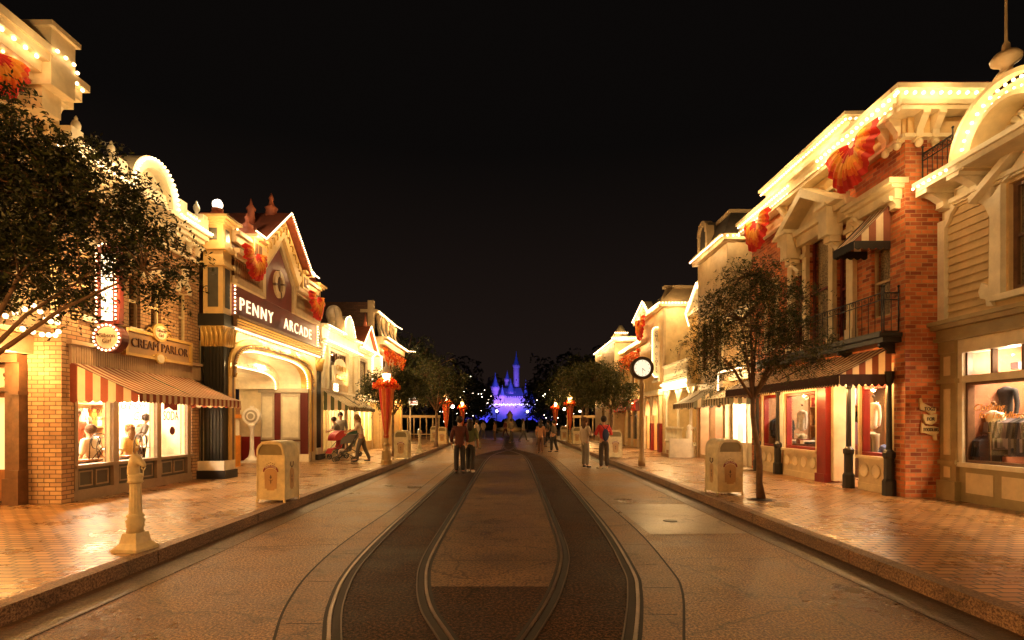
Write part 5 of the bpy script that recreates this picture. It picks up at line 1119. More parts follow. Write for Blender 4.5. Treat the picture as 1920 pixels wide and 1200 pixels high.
def tree(label, base, trunk_top, lobes, nclump, nleaf, size, seed, mats, trunk_r=.07, narrow=.32, droop=.6, spread=.16, stringy=.3, name='tree', group=None, fairy=0, forks=4):
    rng = np.random.default_rng(seed)
    t = thing(name, label, 'tree', base, group); B = Vector(base); T = Vector(trunk_top)
    mb = MB(); k = 6
    mb.tube([B + (T - B) * i / k + Vector((math.sin(i * 1.3 + seed) * .02, math.cos(i * 1.7 + seed) * .02, 0)) * (1 if 0 < i < k else 0) for i in range(k + 1)], [trunk_r * (1.35 - .5 * i / k) if i == 0 else trunk_r * (1 - .35 * i / k) for i in range(k + 1)], 9)
    C = []; tot = sum(l[3] * l[4] * l[5] for l in lobes)
    for (x, y, z, rx, ry, rz) in lobes:
        m = max(2, int(nclump * rx * ry * rz / tot))
        for _ in range(m):
            v = rng.normal(size=3); v /= np.linalg.norm(v); r = rng.uniform(.35, 1.0) ** .6
            C.append(np.array([x + rx * v[0] * r, y + ry * v[1] * r, z + rz * v[2] * r]))
    forkp = []
    for i in range(forks):
        l = lobes[i % len(lobes)]; a = rng.uniform(0, 6.28)
        q = Vector((l[0] + l[3] * .35 * math.cos(a + i * 1.6), l[1] + l[4] * .35 * math.sin(a + i * 1.6), l[2] + l[5] * rng.uniform(-.35, .15)))
        mid = T + (q - T) * .5 + Vector((0, 0, .08)); mb.tube([T - Vector((0, 0, .05)), mid, q], [trunk_r * .5, trunk_r * .30, trunk_r * .14], 7); forkp.append(q); forkp.append(mid)
    pts = []
    for c in C:
        cv = Vector(c); q = min(forkp, key=lambda p: (p - cv).length); m2 = q + (cv - q) * .5 + Vector((0, 0, .06 * (cv - q).length)); mb.tube([q, m2, cv], [trunk_r * .16, trunk_r * .10, trunk_r * .04], 4)
        m = max(6, int(nleaf / len(C) * rng.uniform(.35, 1.7)))
        # sprays: leaves along drooping twigs
        for _ in range(max(2, m // 14)):
            dv = rng.normal(size=3); dv[2] = dv[2] * .4 - stringy; dv /= np.linalg.norm(dv); L = spread * rng.uniform(.8, 2.6)
            s0 = c + rng.normal(size=3) * spread * .5
            for j in range(14): pts.append(s0 + dv * L * j / 13 + np.array([0, 0, -stringy * L * (j / 13) ** 2]) + rng.normal(size=3) * spread * .10)
    mb.build('trunk', BARK, t)
    leaves_mesh('crown', mats, pts, t, size, rng, narrow, droop)
    if fairy:
        fb_ = MB(); r_ = np.random.default_rng(seed + 5)
        for i in r_.choice(len(pts), fairy, replace=False): fb_.ball(tuple(pts[i]), min(.055, size * .17), 5, 3)
        fb_.build('fairy_lights', FARB, t)
    return t
tree('large dark leafy tree before the upper floor of the ice cream parlour', (-5.35, 4.9, .15), (-5.3, 5.2, 2.1), [(-4.65, 5.9, 4.0, .65, .75, .75), (-5.5, 5.7, 4.2, .9, 1.0, .95), (-4.05, 6.2, 3.45, .45, .5, .5), (-5.3, 5.8, 3.35, .7, .7, .5), (-4.75, 6.0, 3.15, .45, .5, .35), (-6.2, 5.9, 3.9, .7, .8, .9)],
     300, 50000, .056, 3, [LEAFD, LEAFD, LEAF], .06, .38, .5, .15, .4, forks=6, fairy=0)
tree('slim young tree with airy drooping crown beside the right litter bin', (4.66, 9.86, .15), (4.5, 9.86, 2.05), [(4.45, 9.9, 3.5, .95, .9, .95), (3.9, 10.0, 2.95, .55, .6, .6), (5.2, 9.8, 3.0, .65, .7, .65), (4.5, 9.9, 4.25, .55, .6, .45), (5.3, 9.8, 3.9, .4, .4, .4)],
     230, 27000, .060, 11, [LEAF, LEAFW, LEAFD], .062, .24, .55, .15, .5, forks=8)
tree('bushy pavement tree on the right in front of the dark red awning', (4.2, 22.0, .15), (4.2, 22, 2.2), [(3.7, 22, 3.3, 1.25, 1.2, .95), (3.2, 22.3, 2.9, .8, .8, .6), (4.5, 22, 2.9, .7, .7, .6)], 150, 15000, .11, 21, [LEAF, LEAFW, LEAFW], .075, .3, .6, .2, .5, forks=7, name='pavement_tree')
tree('round leafy tree behind the garlanded lamp post on the left pavement', (-4.9, 22.5, .15), (-4.9, 22.5, 1.9), [(-5.2, 22.5, 3.1, 1.1, 1.1, .85), (-4.3, 22.7, 3.2, .8, .9, .7), (-5.9, 22.4, 2.9, .5, .6, .5)], 140, 14000, .11, 31, [LEAF, LEAFW, LEAFD], .07, .3, .6, .2, .5, forks=7, name='pavement_tree')
tree('dense tree with a forked trunk between the small litter bins on the left', (-4.1, 30.0, .15), (-4.1, 30, 2.2), [(-4.2, 30, 4.0, 1.7, 1.6, 1.2), (-3.4, 30.2, 3.5, .9, 1, .9), (-5.4, 30, 3.6, 1.0, 1, 1.0)], 150, 14000, .14, 41, [LEAF, LEAFD, LEAFW], .10, .3, .6, .28, .5, forks=7, name='pavement_tree')
tree('large dark tree with a thick pale trunk beyond the tall left block', (-7.6, 36.5, .15), (-7.9, 36.5, 3.6), [(-8, 37, 6.0, 3.0, 3, 2.2), (-5.5, 37.5, 5.4, 2.0, 2.2, 1.7)], 190, 15000, .22, 51, [LEAFD, LEAFD, LEAF], .42, .34, .6, .45, .5, forks=8, name='plaza_tree', fairy=22)
tree('tall dark tree rising behind the far right of the street', (7.0, 48, .15), (7, 48, 3.0), [(6.6, 48, 5.6, 2.6, 2.4, 2.2), (4.6, 49, 4.6, 1.8, 1.8, 1.6)], 150, 12000, .24, 61, [LEAFD, LEAF, LEAFD], .25, .34, .6, .45, .5, forks=7, name='plaza_tree', fairy=8)
tree('mid-sized tree over the far right lamp posts', (5.0, 36, .15), (4.9, 36, 2.4), [(4.4, 36, 4.2, 1.6, 1.5, 1.3), (5.8, 36, 4.4, 1.4, 1.4, 1.2)], 130, 12000, .16, 71, [LEAFD, LEAFW, LEAF], .11, .3, .6, .3, .5, forks=6, name='plaza_tree')
for k, (x, y, z, rx, rz, fl, lb) in enumerate(((-8.2, 90, 5.5, 5.0, 4.0, 70, 'dark tree full of white fairy lights left of the castle'), (-13.5, 95, 7.5, 6, 5.5, 10, 'black broad tree at the far left of the plaza'), (8.8, 92, 5.5, 4.5, 4.6, 40, 'dark tree with scattered fairy lights just right of the castle'), (15, 95, 8, 6, 6, 16, 'black broad tree at the far right of the plaza'),
                                               (-11, 125, 9.5, 5, 8, 0, 'tall black tree behind the fairy light tree on the left'), (8, 128, 9.5, 4.2, 8.5, 0, 'tall narrow black tree right behind the castle'), (14.5, 128, 10, 4.5, 9, 0, 'tallest black tree to the right of the castle'), (-4.5, 165, 9, 4, 8, 0, 'black tree rising behind the castle towers'), (21, 110, 7, 6, 6, 0, 'low black tree at the outer right of the plaza'))):
    tree(lb, (x, y, -.02), (x, y, z * .35), [(x, y, z, rx, rx, rz), (x - rx * .5, y, z * .7, rx * .6, rx * .6, rz * .6), (x + rx * .6, y, z * .65, rx * .55, rx * .5, rz * .55)], 120, 7000, .55, 80 + k, [FARLEAF, FARLEAF], .4, .45, .3, .9, .3, name='dark_tree', fairy=fl, forks=5)

# ================================================================ STREET FURNITURE
POSTC = paint('post_cream', (.62, .52, .31), .42, .22, scale=9, bump=.3)
def skin_mesh(name, mat, verts, edges, parent, sub=1, root=0, smooth=True):
    "verts: [(x, y, z, r)] or (x, y, z, rx, ry)"
    me = bpy.data.meshes.new(name); bm = bmesh.new(); ly = bm.verts.layers.skin.verify()
    vs = [bm.verts.new(v[:3]) for v in verts]
    for v, d in zip(vs, verts): v[ly].radius = (d[3], d[4] if len(d) > 4 else d[3])
    vs[root][ly].use_root = True
    for a, b in edges: bm.edges.new((vs[a], vs[b]))
    bm.to_mesh(me); bm.free()
    o = bpy.data.objects.new(name, me); S.collection.objects.link(o)
    m = o.modifiers.new('s', 'SKIN'); m.use_smooth_shade = smooth; m2 = o.modifiers.new('d', 'SUBSURF'); m2.levels = sub; m2.render_levels = sub
    dg = bpy.context.evaluated_depsgraph_get(); me2 = bpy.data.meshes.new_from_object(o.evaluated_get(dg))
    bpy.data.objects.remove(o); bpy.data.meshes.remove(me); me2.materials.clear(); me2.materials.append(mat)
    me2.polygons.foreach_set('use_smooth', [True] * len(me2.polygons))
    o = bpy.data.objects.new(name, me2); S.collection.objects.link(o); o.parent = parent; o['_w'] = (0, 0, 0); return o
def hitching_post(label):
    t = thing('hitching_post', label, 'hitching post', group='horse head hitching posts on the left kerb')
    mb = MB(); mb.box(-.16, .16, -.16, .16, 0, .035); 
    pr = [(.155, .035), (.105, .09), (.088, .20)]
    for (r0, z0), (r1, z1) in zip(pr[:-1], pr[1:]):
        mb.add([(-r0, -r0, z0), (r0, -r0, z0), (r0, r0, z0), (-r0, r0, z0), (-r1, -r1, z1), (r1, -r1, z1), (r1, r1, z1), (-r1, r1, z1)], [(0, 1, 5, 4), (1, 2, 6, 5), (2, 3, 7, 6), (3, 0, 4, 7), (4, 5, 6, 7)])
    for sx in (-1, 1):
        for sy in (-1, 1): mb.lathe([(.014, .034), (.014, .043)], 6, (sx * .135, sy * .135, 0))
    mb.build('base', POSTC, t)
    mb = MB(); mb.lathe([(.088, .2), (.08, .25), (.095, .27), (.085, .30), (.10, .33), (.075, .36), (.09, .38), (.08, .41)], 20); mb.lathe([(.068, .40), (.058, .72), (.058, .76)], 24, flute=.09, smooth=False); mb.lathe([(.058, .75), (.08, .77), (.07, .79), (.075, .83), (.068, .86)], 20); mb.build('shaft', POSTC, t)
    h = skin_mesh('horse_head', POSTC, [(-.015, 0, .82, .072, .068), (-.03, 0, .90, .075, .058), (-.02, 0, .97, .066, .05), (.015, 0, 1.03, .055, .043), (.055, 0, 1.01, .045, .036), (.095, 0, .965, .032, .028), (.115, 0, .935, .030, .026), (-.005, .025, 1.075, .012), (-.01, .03, 1.11, .005), (-.005, -.025, 1.075, .012), (-.01, -.03, 1.11, .005)], [(0, 1), (1, 2), (2, 3), (3, 4), (4, 5), (5, 6), (3, 7), (7, 8), (3, 9), (9, 10)], t, 2)
    mb = MB()
    for k in range(7): a = k / 6; mb.ball((-.085 + .05 * a * a, 0, .86 + .2 * a), .022, 7, 5, (1, .7, 1.2))
    mb.tube([(.1, -.03, .93), (.105, 0, .90), (.1, .03, .93)], .008, 5); mb.tube([(.10, 0, .91), (.10, 0, .84), (.09, 0, .82)], .006, 5); mb.build('mane', POSTC, t)
    return t
place(hitching_post('cream horse head hitching post standing nearest at the left kerb'), -4.22, 6.02, rz=R(-8), sc=1.0)
o = copy_tree([q for q in S.objects if q.name == 'hitching_post'][0]); place(o, -4.12, 24.5, rz=R(-10), label='small distant cream hitching post between the lit litter bin and the slim trunk')
BINC = paint('bin_cream', (.66, .56, .33), .42, .22, scale=7, bump=.3); OLIVE = paint('bin_flap_olive', (.22, .17, .07), .4); BANN = paint('bin_panel', (.50, .30, .13), .5)
def litter_bin(label):
    t = thing('litter_bin', label, 'litter bin', group='cream litter bins along the kerbs')
    w, d, h = .255, .255, 1.10
    rt = lambda w, h, r, n=6: [(-w, .05), (w, .05)] + [(w - r + r * math.cos(a), h - r + r * math.sin(a)) for a in np.linspace(0, PI / 2, n)] + [(-w + r - r * math.sin(a), h - r + r * math.cos(a)) for a in np.linspace(0, PI / 2, n)]
    fb = fC(0)
    mb = MB(fb); mb.poly(rt(w, h, .17), -d, d); mb.band([(-w + .03, .86), (-w + .035, .93), (-w + .06, .99), (-w + .12, 1.045), (0, 1.06), (w - .12, 1.045), (w - .06, .99), (w - .035, .93), (w - .03, .86)], [(-w, .86), (-w, .95), (-w + .03, 1.02), (-w + .1, 1.08), (0, 1.105), (w - .1, 1.08), (w - .03, 1.02), (w, .95), (w, .86)], d, d + .03)
    for x in (-w, w):
        for y in (-d, d): mb.box(x - .015, x + .015, 0, .06, y - .015, y + .015); mb.box(x - .008, x + .008, .05, .9, y - .008, y + .008)
    mb.build('body', BINC, t)
    mb = MB(fb)
    for s_ in (1, -1): mb.poly([(-.215, .85), (.215, .85)] + [(.215 * math.cos(a) ** .5 if math.cos(a) > 0 else 0, .95 + .09 * math.sin(a)) for a in np.linspace(0, PI / 2, 6)] + [(-.215 * math.sin(a) ** .5, .95 + .09 * math.cos(a)) for a in np.linspace(0, PI / 2, 6)], s_ * d, s_ * (d + .006))
    mb.build('flap', OLIVE, t)
    for k, fr in enumerate((fC(-d), lambda u, v, w_: (-d - w_, u, v), lambda u, v, w_: (d + w_, u, v))):
        sd = 1 if k == 0 else .62
        mb = MB(fr); mb.m(0).poly([(-.11 * sd, .25), (-.07 * sd, .25), (-.07 * sd, .22), (.07 * sd, .22), (.07 * sd, .25), (.11 * sd, .25), (.11 * sd, .29)] + arch_pts(0, .52, .12 * sd, .09, 8, 0, 180) + [(-.11 * sd, .29)], .001, .004)
        mb.m(1).poly([(0, .33), (.012, .37), (0, .42), (-.012, .37)], .004, .007); mb.poly([(0, .42), (.02, .45), (0, .50), (-.02, .45)], .004, .007); mb.tube([(-.04, .41, .005), (0, .39, .005), (.04, .41, .005)], .004, 4)
        if k == 0:
            mb.m(2).band(arch_pts(0, .55, .12, .075, 10), arch_pts(0, .55, .145, .125, 10), .004, .009)
            mb.m(1)
            for q in (-.07, -.035, 0, .035, .07): mb.ball((q, .715 - abs(q) * .4, .004), .008, 5, 3)
        else:
            mb.m(1); mb.tube([(-.05, .72, .004), (-.06, .66, .004), (0, .62, .004), (.06, .66, .004), (.05, .72, .004)], .01, 5)
        o = mb.build('printed_panel', [BANN, BROWN, RED], t)
        if k == 0: text('lettering', 'WASTE PLEASE', fr, 0, .652, .010, .055, WHITE, o, ext=.001, width=.21, arch=3.2)
    return t
B0 = litter_bin('cream litter bin with red ribbon at the left kerb before the arcade'); place(B0, -4.22, 9.75, rz=R(-6))
for (x, y, rz, lb) in ((4.32, 10.75, R(6), 'cream litter bin with red ribbon at the right kerb beside the slim tree'), (-4.12, 20.6, R(-5), 'brightly lit cream litter bin just beyond the garlanded lamp post on the left'), (4.15, 21.2, R(5), 'litter bin partly hidden behind the person in the red shirt'),
                       (-4.2, 33.5, 0, 'small litter bin in front of the far red drape on the left kerb'), (-5.4, 38.5, 0, 'smallest litter bin further back on the left pavement by the tree trunk'), (4.2, 33.5, R(4), 'small litter bin at the far right kerb beside the person in the pale shirt'), (4.1, 40, 0, 'faint litter bin furthest along the right kerb')):
    place(copy_tree(B0), x, y, rz=rz, label=lb)
# street clock
ck = thing('street_clock', 'round white-lit street clock in a dark ring on a slim pole at the right kerb', 'clock', (4.32, 17.4, .15))
mb = MB(); c = (4.32, 17.4, .15); mb.lathe([(.12, 0), (.12, .2), (.09, .28), (.075, .6), (.07, 2.6), (.09, 2.66), (.06, 2.72), (.05, 2.8), (.1, 2.86)], 14, c); mb.build('pole', paint('pole_bronze', (.32, .22, .11), .35, metal=.4), ck)
fk = fC(17.4); ci = lambda r, n=40: [(4.32 + r * math.cos(t), 3.33 + r * math.sin(t)) for t in np.linspace(0, 2 * PI, n)]
mb = MB(fk); mb.band(ci(.29), ci(.37), -.12, .12); mb.band(ci(.27), ci(.30), .07, .10); o = mb.build('drum', paint('clock_bronze', (.07, .045, .025), .35, metal=.3), ck)
mb = MB(fk); mb.poly(ci(.285)[:-1], -.08, .07); o2 = mb.build('dial', CLOCKF, ck)
mb = MB(fk)
for k in range(12): a = k * PI / 6; mb.tube([(4.32 + .22 * math.cos(a), 3.33 + .22 * math.sin(a), .075), (4.32 + .25 * math.cos(a), 3.33 + .25 * math.sin(a), .075)], .008, 4)
mb.tube([(4.32, 3.33, .078), (4.32 + .10, 3.33 - .10, .078)], .008, 4); mb.tube([(4.32, 3.33, .08), (4.32 + .02, 3.33 - .18, .08)], .006, 4); mb.build('hand', BLACK, o2)
# garlanded street lamps
LGL = emit('lantern_glow', (1, .72, .40), 1.2)
def street_lamp(label):
    t = thing('street_lamp', label, 'street lamp', group='street lamps dressed with orange garlands and red drapes')
    mb = MB(); mb.lathe([(.19, 0), (.19, .12), (.16, .16), (.15, .45), (.12, .5), (.10, .62), (.12, .66), (.07, .72), (.055, 1.0), (.05, 2.55), (.07, 2.6), (.11, 2.66), (.05, 2.72), (.06, 2.78)], 14, flute=.06, smooth=False); mb.build('pole', paint('lamp_bronze', (.40, .28, .12), .35, metal=.4), t)
    mb = MB(); mb.m(0).lathe([(.10, 2.78), (.14, 3.06)], 8, smooth=False); mb.build('lantern_glass', LGL, t)
    mb = MB(); mb.lathe([(.17, 3.05), (.165, 3.12), (.13, 3.22), (.06, 3.29), (.04, 3.33), (.05, 3.37), (.01, 3.46)], 12)
    for k in range(8): a = k * PI / 4; mb.tube([(.105 * math.cos(a), .105 * math.sin(a), 2.77), (.148 * math.cos(a), .148 * math.sin(a), 3.06)], .008, 4)
    mb.build('lantern_cap', paint('cap_white', (.62, .52, .38), .4), t)
    rng = random.Random(4); mb = MB()
    for i in range(520):
        a = rng.uniform(0, 6.283); ring = rng.random(); R_ = .12 + .34 * ring ** .6; z = 2.62 + (.30 * (1 - ring)) * rng.random() - .12 * ring * rng.random() + .05 * rng.random(); s = rng.uniform(.03, .07)
        x, y = R_ * math.cos(a), R_ * math.sin(a); b = rng.uniform(0, 6.28); c_ = rng.uniform(-.04, .04); mb.m(rng.choice((0, 0, 1, 2)))
        mb.add([(x - s * math.cos(b), y - s * math.sin(b), z), (x + s * .5 * math.sin(b), y - s * .5 * math.cos(b), z + s * .6 + c_), (x + s * math.cos(b), y + s * math.sin(b), z + c_), (x - s * .5 * math.sin(b), y + s * .5 * math.cos(b), z - s * .6)], [(0, 1, 2, 3)])
    mb.build('garland_basket', [ORANGE, YELLOW, SCARLET], t)
    mb = MB(); n = 36; prof = [(.24, 2.56), (.22, 2.3), (.19, 2.0), (.155, 1.7), (.12, 1.4), (.085, 1.15), (.06, 1.02), (.09, .95), (.06, .88)]
    V = [(r * (1 + .10 * math.sin(k * PI * 2 / n * 9)) * math.cos(2 * PI * k / n), r * (1 + .10 * math.sin(k * PI * 2 / n * 9)) * math.sin(2 * PI * k / n), z) for r, z in prof for k in range(n)]
    for i in range(len(prof) - 1):
        for k in range(n):
            mb.m(0 if (k // 4) % 2 else 1); mb.add([V[i * n + k], V[i * n + (k + 1) % n], V[(i + 1) * n + (k + 1) % n], V[(i + 1) * n + k]], [(0, 1, 2, 3)])
    mb.build('drape', [paint('drape_red', (.62, .06, .03), .6, trans=.2), paint('drape_orange', (.70, .22, .05), .6, trans=.2)], t)
    return t
L0 = street_lamp('street lamp with garland basket and red drape nearest on the left kerb'); place(L0, -4.15, 18.0)
lamp('POINT', (-4.15, 17.9, 3.15), 45, WARM, .1, name='street_lamp_light')
for (x, y, lb) in ((-4.15, 35, 'red draped street lamp right of the dense tree on the left kerb'), (-4.15, 47, 'distant draped street lamp behind the pair standing on the tracks'), (4.15, 36.5, 'nearer of the two red draped street lamps at the far right kerb'), (4.15, 48, 'farther of the two red draped street lamps at the far right kerb')):
    place(copy_tree(L0), x, y, label=lb); lamp('POINT', (x, y - .3, 3.1), 30, WARM, .1, name='street_lamp_light')
for x, y, lb in ((-4.3, .6, 'draped street lamp just behind the viewer on the left kerb'), (4.3, -3.6, 'draped street lamp just behind the viewer on the right kerb')):
    place(copy_tree(L0), x, y, label=lb); lamp('POINT', (x * .93, y + .3, 3.35), 215 if x < 0 else 95, (1, .47, .13), .15, name='street_lamp_light')
# globe lamps in the far plaza
def globe_post(lb):
    t = thing('globe_lamp_post', lb, 'street lamp', group='bright globe lamps in the far plaza')
    mb = MB(); mb.lathe([(.14, 0), (.1, .3), (.05, .5), (.045, 2.7), (.09, 2.8)], 8); mb.build('pole', BLACK, t); mb = MB(); mb.ball((0, 0, 2.98), .15, 14, 10); mb.build('globe', emit('far_globe', (1, .84, .66), 3), t); return t
g0 = globe_post('bright globe lamp left of the fairy light tree'); place(g0, -5.3, 50, 0)
for x, y, lb in ((-1.7, 72, 'bright globe lamp at the foot of the castle, left one'), (2.6, 76, 'bright globe lamp at the foot of the castle, right one'), (6.2, 60, 'bright globe lamp beside the red draped lamps on the right'), (9.8, 74, 'dim globe lamp among the right trees')):
    place(copy_tree(g0), x, y, 0, label=lb)
for x, y in ((-5.3, 50), (2.6, 76), (6.2, 60)): lamp('POINT', (x, y, 3.4), 60, WARM, .1, name='globe_light')
ts = thing('stop_sign_pole', 'slim pole with a small white and red sign by the end of the left row', 'sign', (-5.2, 28.0, .15))
mb = MB(); mb.lathe([(.05, 0), (.04, .1), (.035, 2.2)], 8, (-5.2, 28, .15)); mb.build('pole', TAN, ts); mb = MB(fC(28)); mb.poly([(-5.22, 2.45), (-4.85, 2.45), (-4.80, 2.5), (-4.80, 2.78), (-4.85, 2.83), (-5.22, 2.83), (-5.27, 2.78), (-5.27, 2.5)], 0, .05); mb.m(1).box(-5.2, -4.87, 2.66, 2.78, .05, .055); mb.box(-5.17, -4.9, 2.52, 2.6, .05, .055); mb.build('sign_plate', [WHITE, RED], ts)
lamp('POINT', (-5.0, 27.6, 2.6), 3, (1, .8, .6), .04, name='sign_lamp')

# ================================================================ PEOPLE
def person(label, shirt, pants, H=1.72, hair=HAIR, skin=SKIN, pose='stand', long_hair=False, coat=False, bag=None, arms=None, group=None, shoes=None, hands=True, lean=0, stride=.0, shorts=False):
    t = thing('person', label, 'person', group=group); s = H / 1.72
    sit = pose == 'sit'; pz = .50 if sit else .93
    def up(x, y, z):                      # lean the upper body forwards (front is -y)
        dz = z - pz; return (x, y - math.sin(lean) * dz, pz + math.cos(lean) * dz)
    V = []; E = []
    def a(p, r, r2=None): V.append((p[0] * s, p[1] * s, p[2] * s, r * s, (r2 or r) * s)); return len(V) - 1
    off = pz - .93
    pel = a((0, 0, pz), .135, .10); sp = a(up(0, 0, 1.10 + off), .12, .09); ch = a(up(0, 0, 1.30 + off), .145, .10); nk0 = a(up(0, 0, 1.44 + off), .065, .06); nk = a(up(0, -.01, 1.50 + off), .05); hd = a(up(0, -.025, 1.58 + off), .075, .08); ht = a(up(0, -.02, 1.655 + off), .07, .08)
    E += [(pel, sp), (sp, ch), (ch, nk0), (nk0, nk), (nk, hd), (hd, ht)]
    nose = a(up(0, -.115, 1.575 + off), .012); E.append((hd, nose))
    AR = arms or [((-.24, .02, 1.12), (-.23, -.08, .90)), ((.24, .02, 1.12), (.23, -.08, .90))]
    armj = []
    for sx, (el, wr) in zip((-1, 1), AR):
        shp = up(sx * .17, 0, 1.39 + off); e_ = up(el[0], el[1], el[2] + off); w_ = up(wr[0], wr[1], wr[2] + off)
        sh = a(shp, .055); e = a(e_, .04); w = a(w_, .026); E += [(ch, sh), (sh, e), (e, w)]; armj.append((shp, e_, w_))
        d = (Vector(w_) - Vector(e_)).normalized(); side = Vector((sx, 0, 0)) - d * d.x * sx; side.normalize(); n_ = d.cross(side)
        pm = Vector(w_) + d * .06; p_ = a(tuple(pm), .034, .018); E.append((w, p_))
        if hands:
            for k in range(4):
                b = pm + d * .03 + n_ * (.024 * (k - 1.5)); L = (.075, .085, .08, .062)[k]
                f1 = a(tuple(b), .0095); f2 = a(tuple(b + d * L * .55 - side * .012), .0085); f3 = a(tuple(b + d * L * .95 - side * .035), .007); E += [(p_, f1), (f1, f2), (f2, f3)]
            th = a(tuple(pm - d * .02 + n_ * -.035), .011); t2 = a(tuple(pm + d * .03 + n_ * -.055), .009); E += [(p_, th), (th, t2)]
    legj = []
    for sx in (-1, 1):
        if sit: hip = (sx * .09, -.02, pz - .02); kn = (sx * .11, -.42, pz); an = (sx * .11, -.40, .09); toe = (sx * .12, -.56, .045)
        else: q = stride * sx; hip = (sx * .085, 0, .88); kn = (sx * .095, -q * .5 - .02, .49); an = (sx * .10, -q + (.05 if q else 0), .09); toe = (sx * .125, -q - .15, .045)
        h = a(hip, .095, .09); k = a(kn, .058); n2 = a(an, .038); to = a(toe, .036, .028); E += [(pel, h), (h, k), (k, n2), (n2, to)]; legj.append((hip, kn, an, toe))
    skin_mesh('body', skin, V, E, t, 1)
    def garment(name, mat, pts, edges, inflate=0): skin_mesh(name, mat, [(p[0] * s, p[1] * s, p[2] * s, (p[3]) * s, (p[4] if len(p) > 4 else p[3]) * s) for p in pts], edges, t, 1)
    P = [(0, 0, pz - .02 - (.16 if coat else .0), .165 if coat else .15, .125), (*up(0, 0, 1.08 + off), .150, .120), (*up(0, 0, 1.30 + off), .165, .125), (*up(0, 0, 1.43 + off), .085, .075)]; Ed = [(0, 1), (1, 2), (2, 3)]
    for shp, e_, w_ in armj:
        b = len(P); m = Vector(e_) + (Vector(w_) - Vector(e_)) * (.8 if coat else .15); P += [(*shp, .075), (*e_, .058), (*m, .048)]; Ed += [(2, b), (b, b + 1), (b + 1, b + 2)]
    garment('shirt' if not coat else 'coat', shirt, P, Ed)
    P = [(0, 0, pz + .06, .140, .115), (0, 0, pz - .04, .150, .12)]; Ed = [(0, 1)]
    for hip, kn, an, toe in legj:
        b = len(P)
        end = an if not shorts else tuple(Vector(hip) + (Vector(kn) - Vector(hip)) * 1.1)
        P += [(*hip, .112, .105), (*kn, .082), (end[0], end[1], end[2] - .01, .068)] if not shorts else [(*hip, .112, .105), (*end, .095)]
        Ed += [(1, b), (b, b + 1)] + ([(b + 1, b + 2)] if not shorts else [])
    garment('trousers' if not shorts else 'shorts', pants, P, Ed)
    for hip, kn, an, toe in legj:
        garment('shoe', shoes or BLACK, [(an[0], an[1] + .03, .055, .047, .045), (an[0], an[1] - .05, .05, .047, .04), (toe[0], toe[1] - .01, .04, .043, .03)], [(0, 1), (1, 2)])
    hc = up(0, .0, 1.645 + off); mb = MB(); mb.ball((hc[0] * s, (hc[1] + .022) * s, hc[2] * s), .112 * s, 14, 10, (.92, 1.0, 1.0))
    if long_hair: b = up(0, .07, 1.50 + off); mb.ball((b[0] * s, b[1] * s, b[2] * s), .11 * s, 12, 8, (.9, .6, 1.5))
    mb.build('hair', hair, t)
    mb = MB(); 
    for sx in (-1, 1): e = up(sx * .032, -.092, 1.60 + off); mb.ball((e[0] * s, e[1] * s, e[2] * s), .011 * s, 6, 4)
    mb.build('eyes', BLACK, t)
    if bag:
        mb = MB(); y = .16
        mb.ball((0, y * s, 1.12 * s), .15 * s, 12, 8, (.75, .5, 1.35)); mb.tube([(-.02, (y - .03) * s, 1.30 * s), (-.12 * s, .13 * s, 1.44 * s), (-.13 * s, 0, 1.49 * s), (-.14 * s, -.14 * s, 1.38 * s)], .012, 5); mb.tube([(.02, (y - .03) * s, 1.30 * s), (.12 * s, .13 * s, 1.44 * s), (.13 * s, 0, 1.49 * s), (.14 * s, -.14 * s, 1.38 * s)], .012, 5)
        tag(mb.build('backpack', bag), None or 'dark blue drawstring bag', 'bag'); q = [c_ for c_ in t.children if c_.name.startswith('backpack')]
        o = [x for x in S.objects if x.name.startswith('backpack')][-1]; o.parent = t; del o['category']
    return t
CL = lambda n, c: paint('cloth_' + n, c, .85, .12, bump=.1)
place(person('person in red shirt and dark trousers with a blue bag on the back', CL('red', (.62, .055, .05)), CL('charcoal', (.07, .055, .045)), 1.76, bag=CL('navy', (.03, .04, .12)), arms=[((-.27, -.02, 1.14), (-.16, -.24, 1.10)), ((.27, -.02, 1.14), (.16, -.24, 1.10))], shoes=CL('white', (.75, .7, .6)), lean=R(4)), 3.18, 17.9, 0, R(180 + 8))
place(person('person in a loose pale shirt and grey trousers standing beside the red-shirted one', CL('pale', (.55, .44, .33)), CL('grey', (.26, .22, .17)), 1.72, long_hair=True, coat=True, hair=CL('hair_brown', (.12, .06, .03)), arms=[((-.25, -.04, 1.12), (-.12, -.22, 1.16)), ((.25, .02, 1.12), (.24, -.04, .88))]), 2.62, 18.4, 0, R(120))
place(person('person in dark red top standing on the left rail', CL('wine', (.10, .028, .018)), CL('black', (.025, .02, .018)), 1.74, coat=True), -1.52, 16.3, 0, R(190))
place(person('person in green and cream top standing close behind on the left track', CL('green', (.13, .15, .06)), CL('dark', (.04, .032, .025)), 1.66, long_hair=True, stride=.12, shoes=CL('white', (.75, .7, .6))), -1.22, 16.7, 0, R(170))
place(person('person in white top leaning to push a stroller on the left pavement', CL('white2', (.66, .56, .42)), CL('slate', (.12, .10, .08)), 1.70, lean=R(16), stride=.22, arms=[((-.2, -.16, 1.18), (-.14, -.42, 1.10)), ((.2, -.16, 1.18), (.14, -.42, 1.10))], long_hair=True, hair=CL('hair_light', (.20, .10, .04))), -5.28, 19.1, .15, R(-80))
place(person('person in grey top bending over the red stroller', CL('grey2', (.20, .17, .14)), CL('black', (.025, .02, .018)), 1.66, lean=R(22), arms=[((-.2, -.16, 1.2), (-.14, -.36, 1.12)), ((.2, -.16, 1.2), (.14, -.36, 1.12))]), -6.8, 21.4, .15, R(-60))
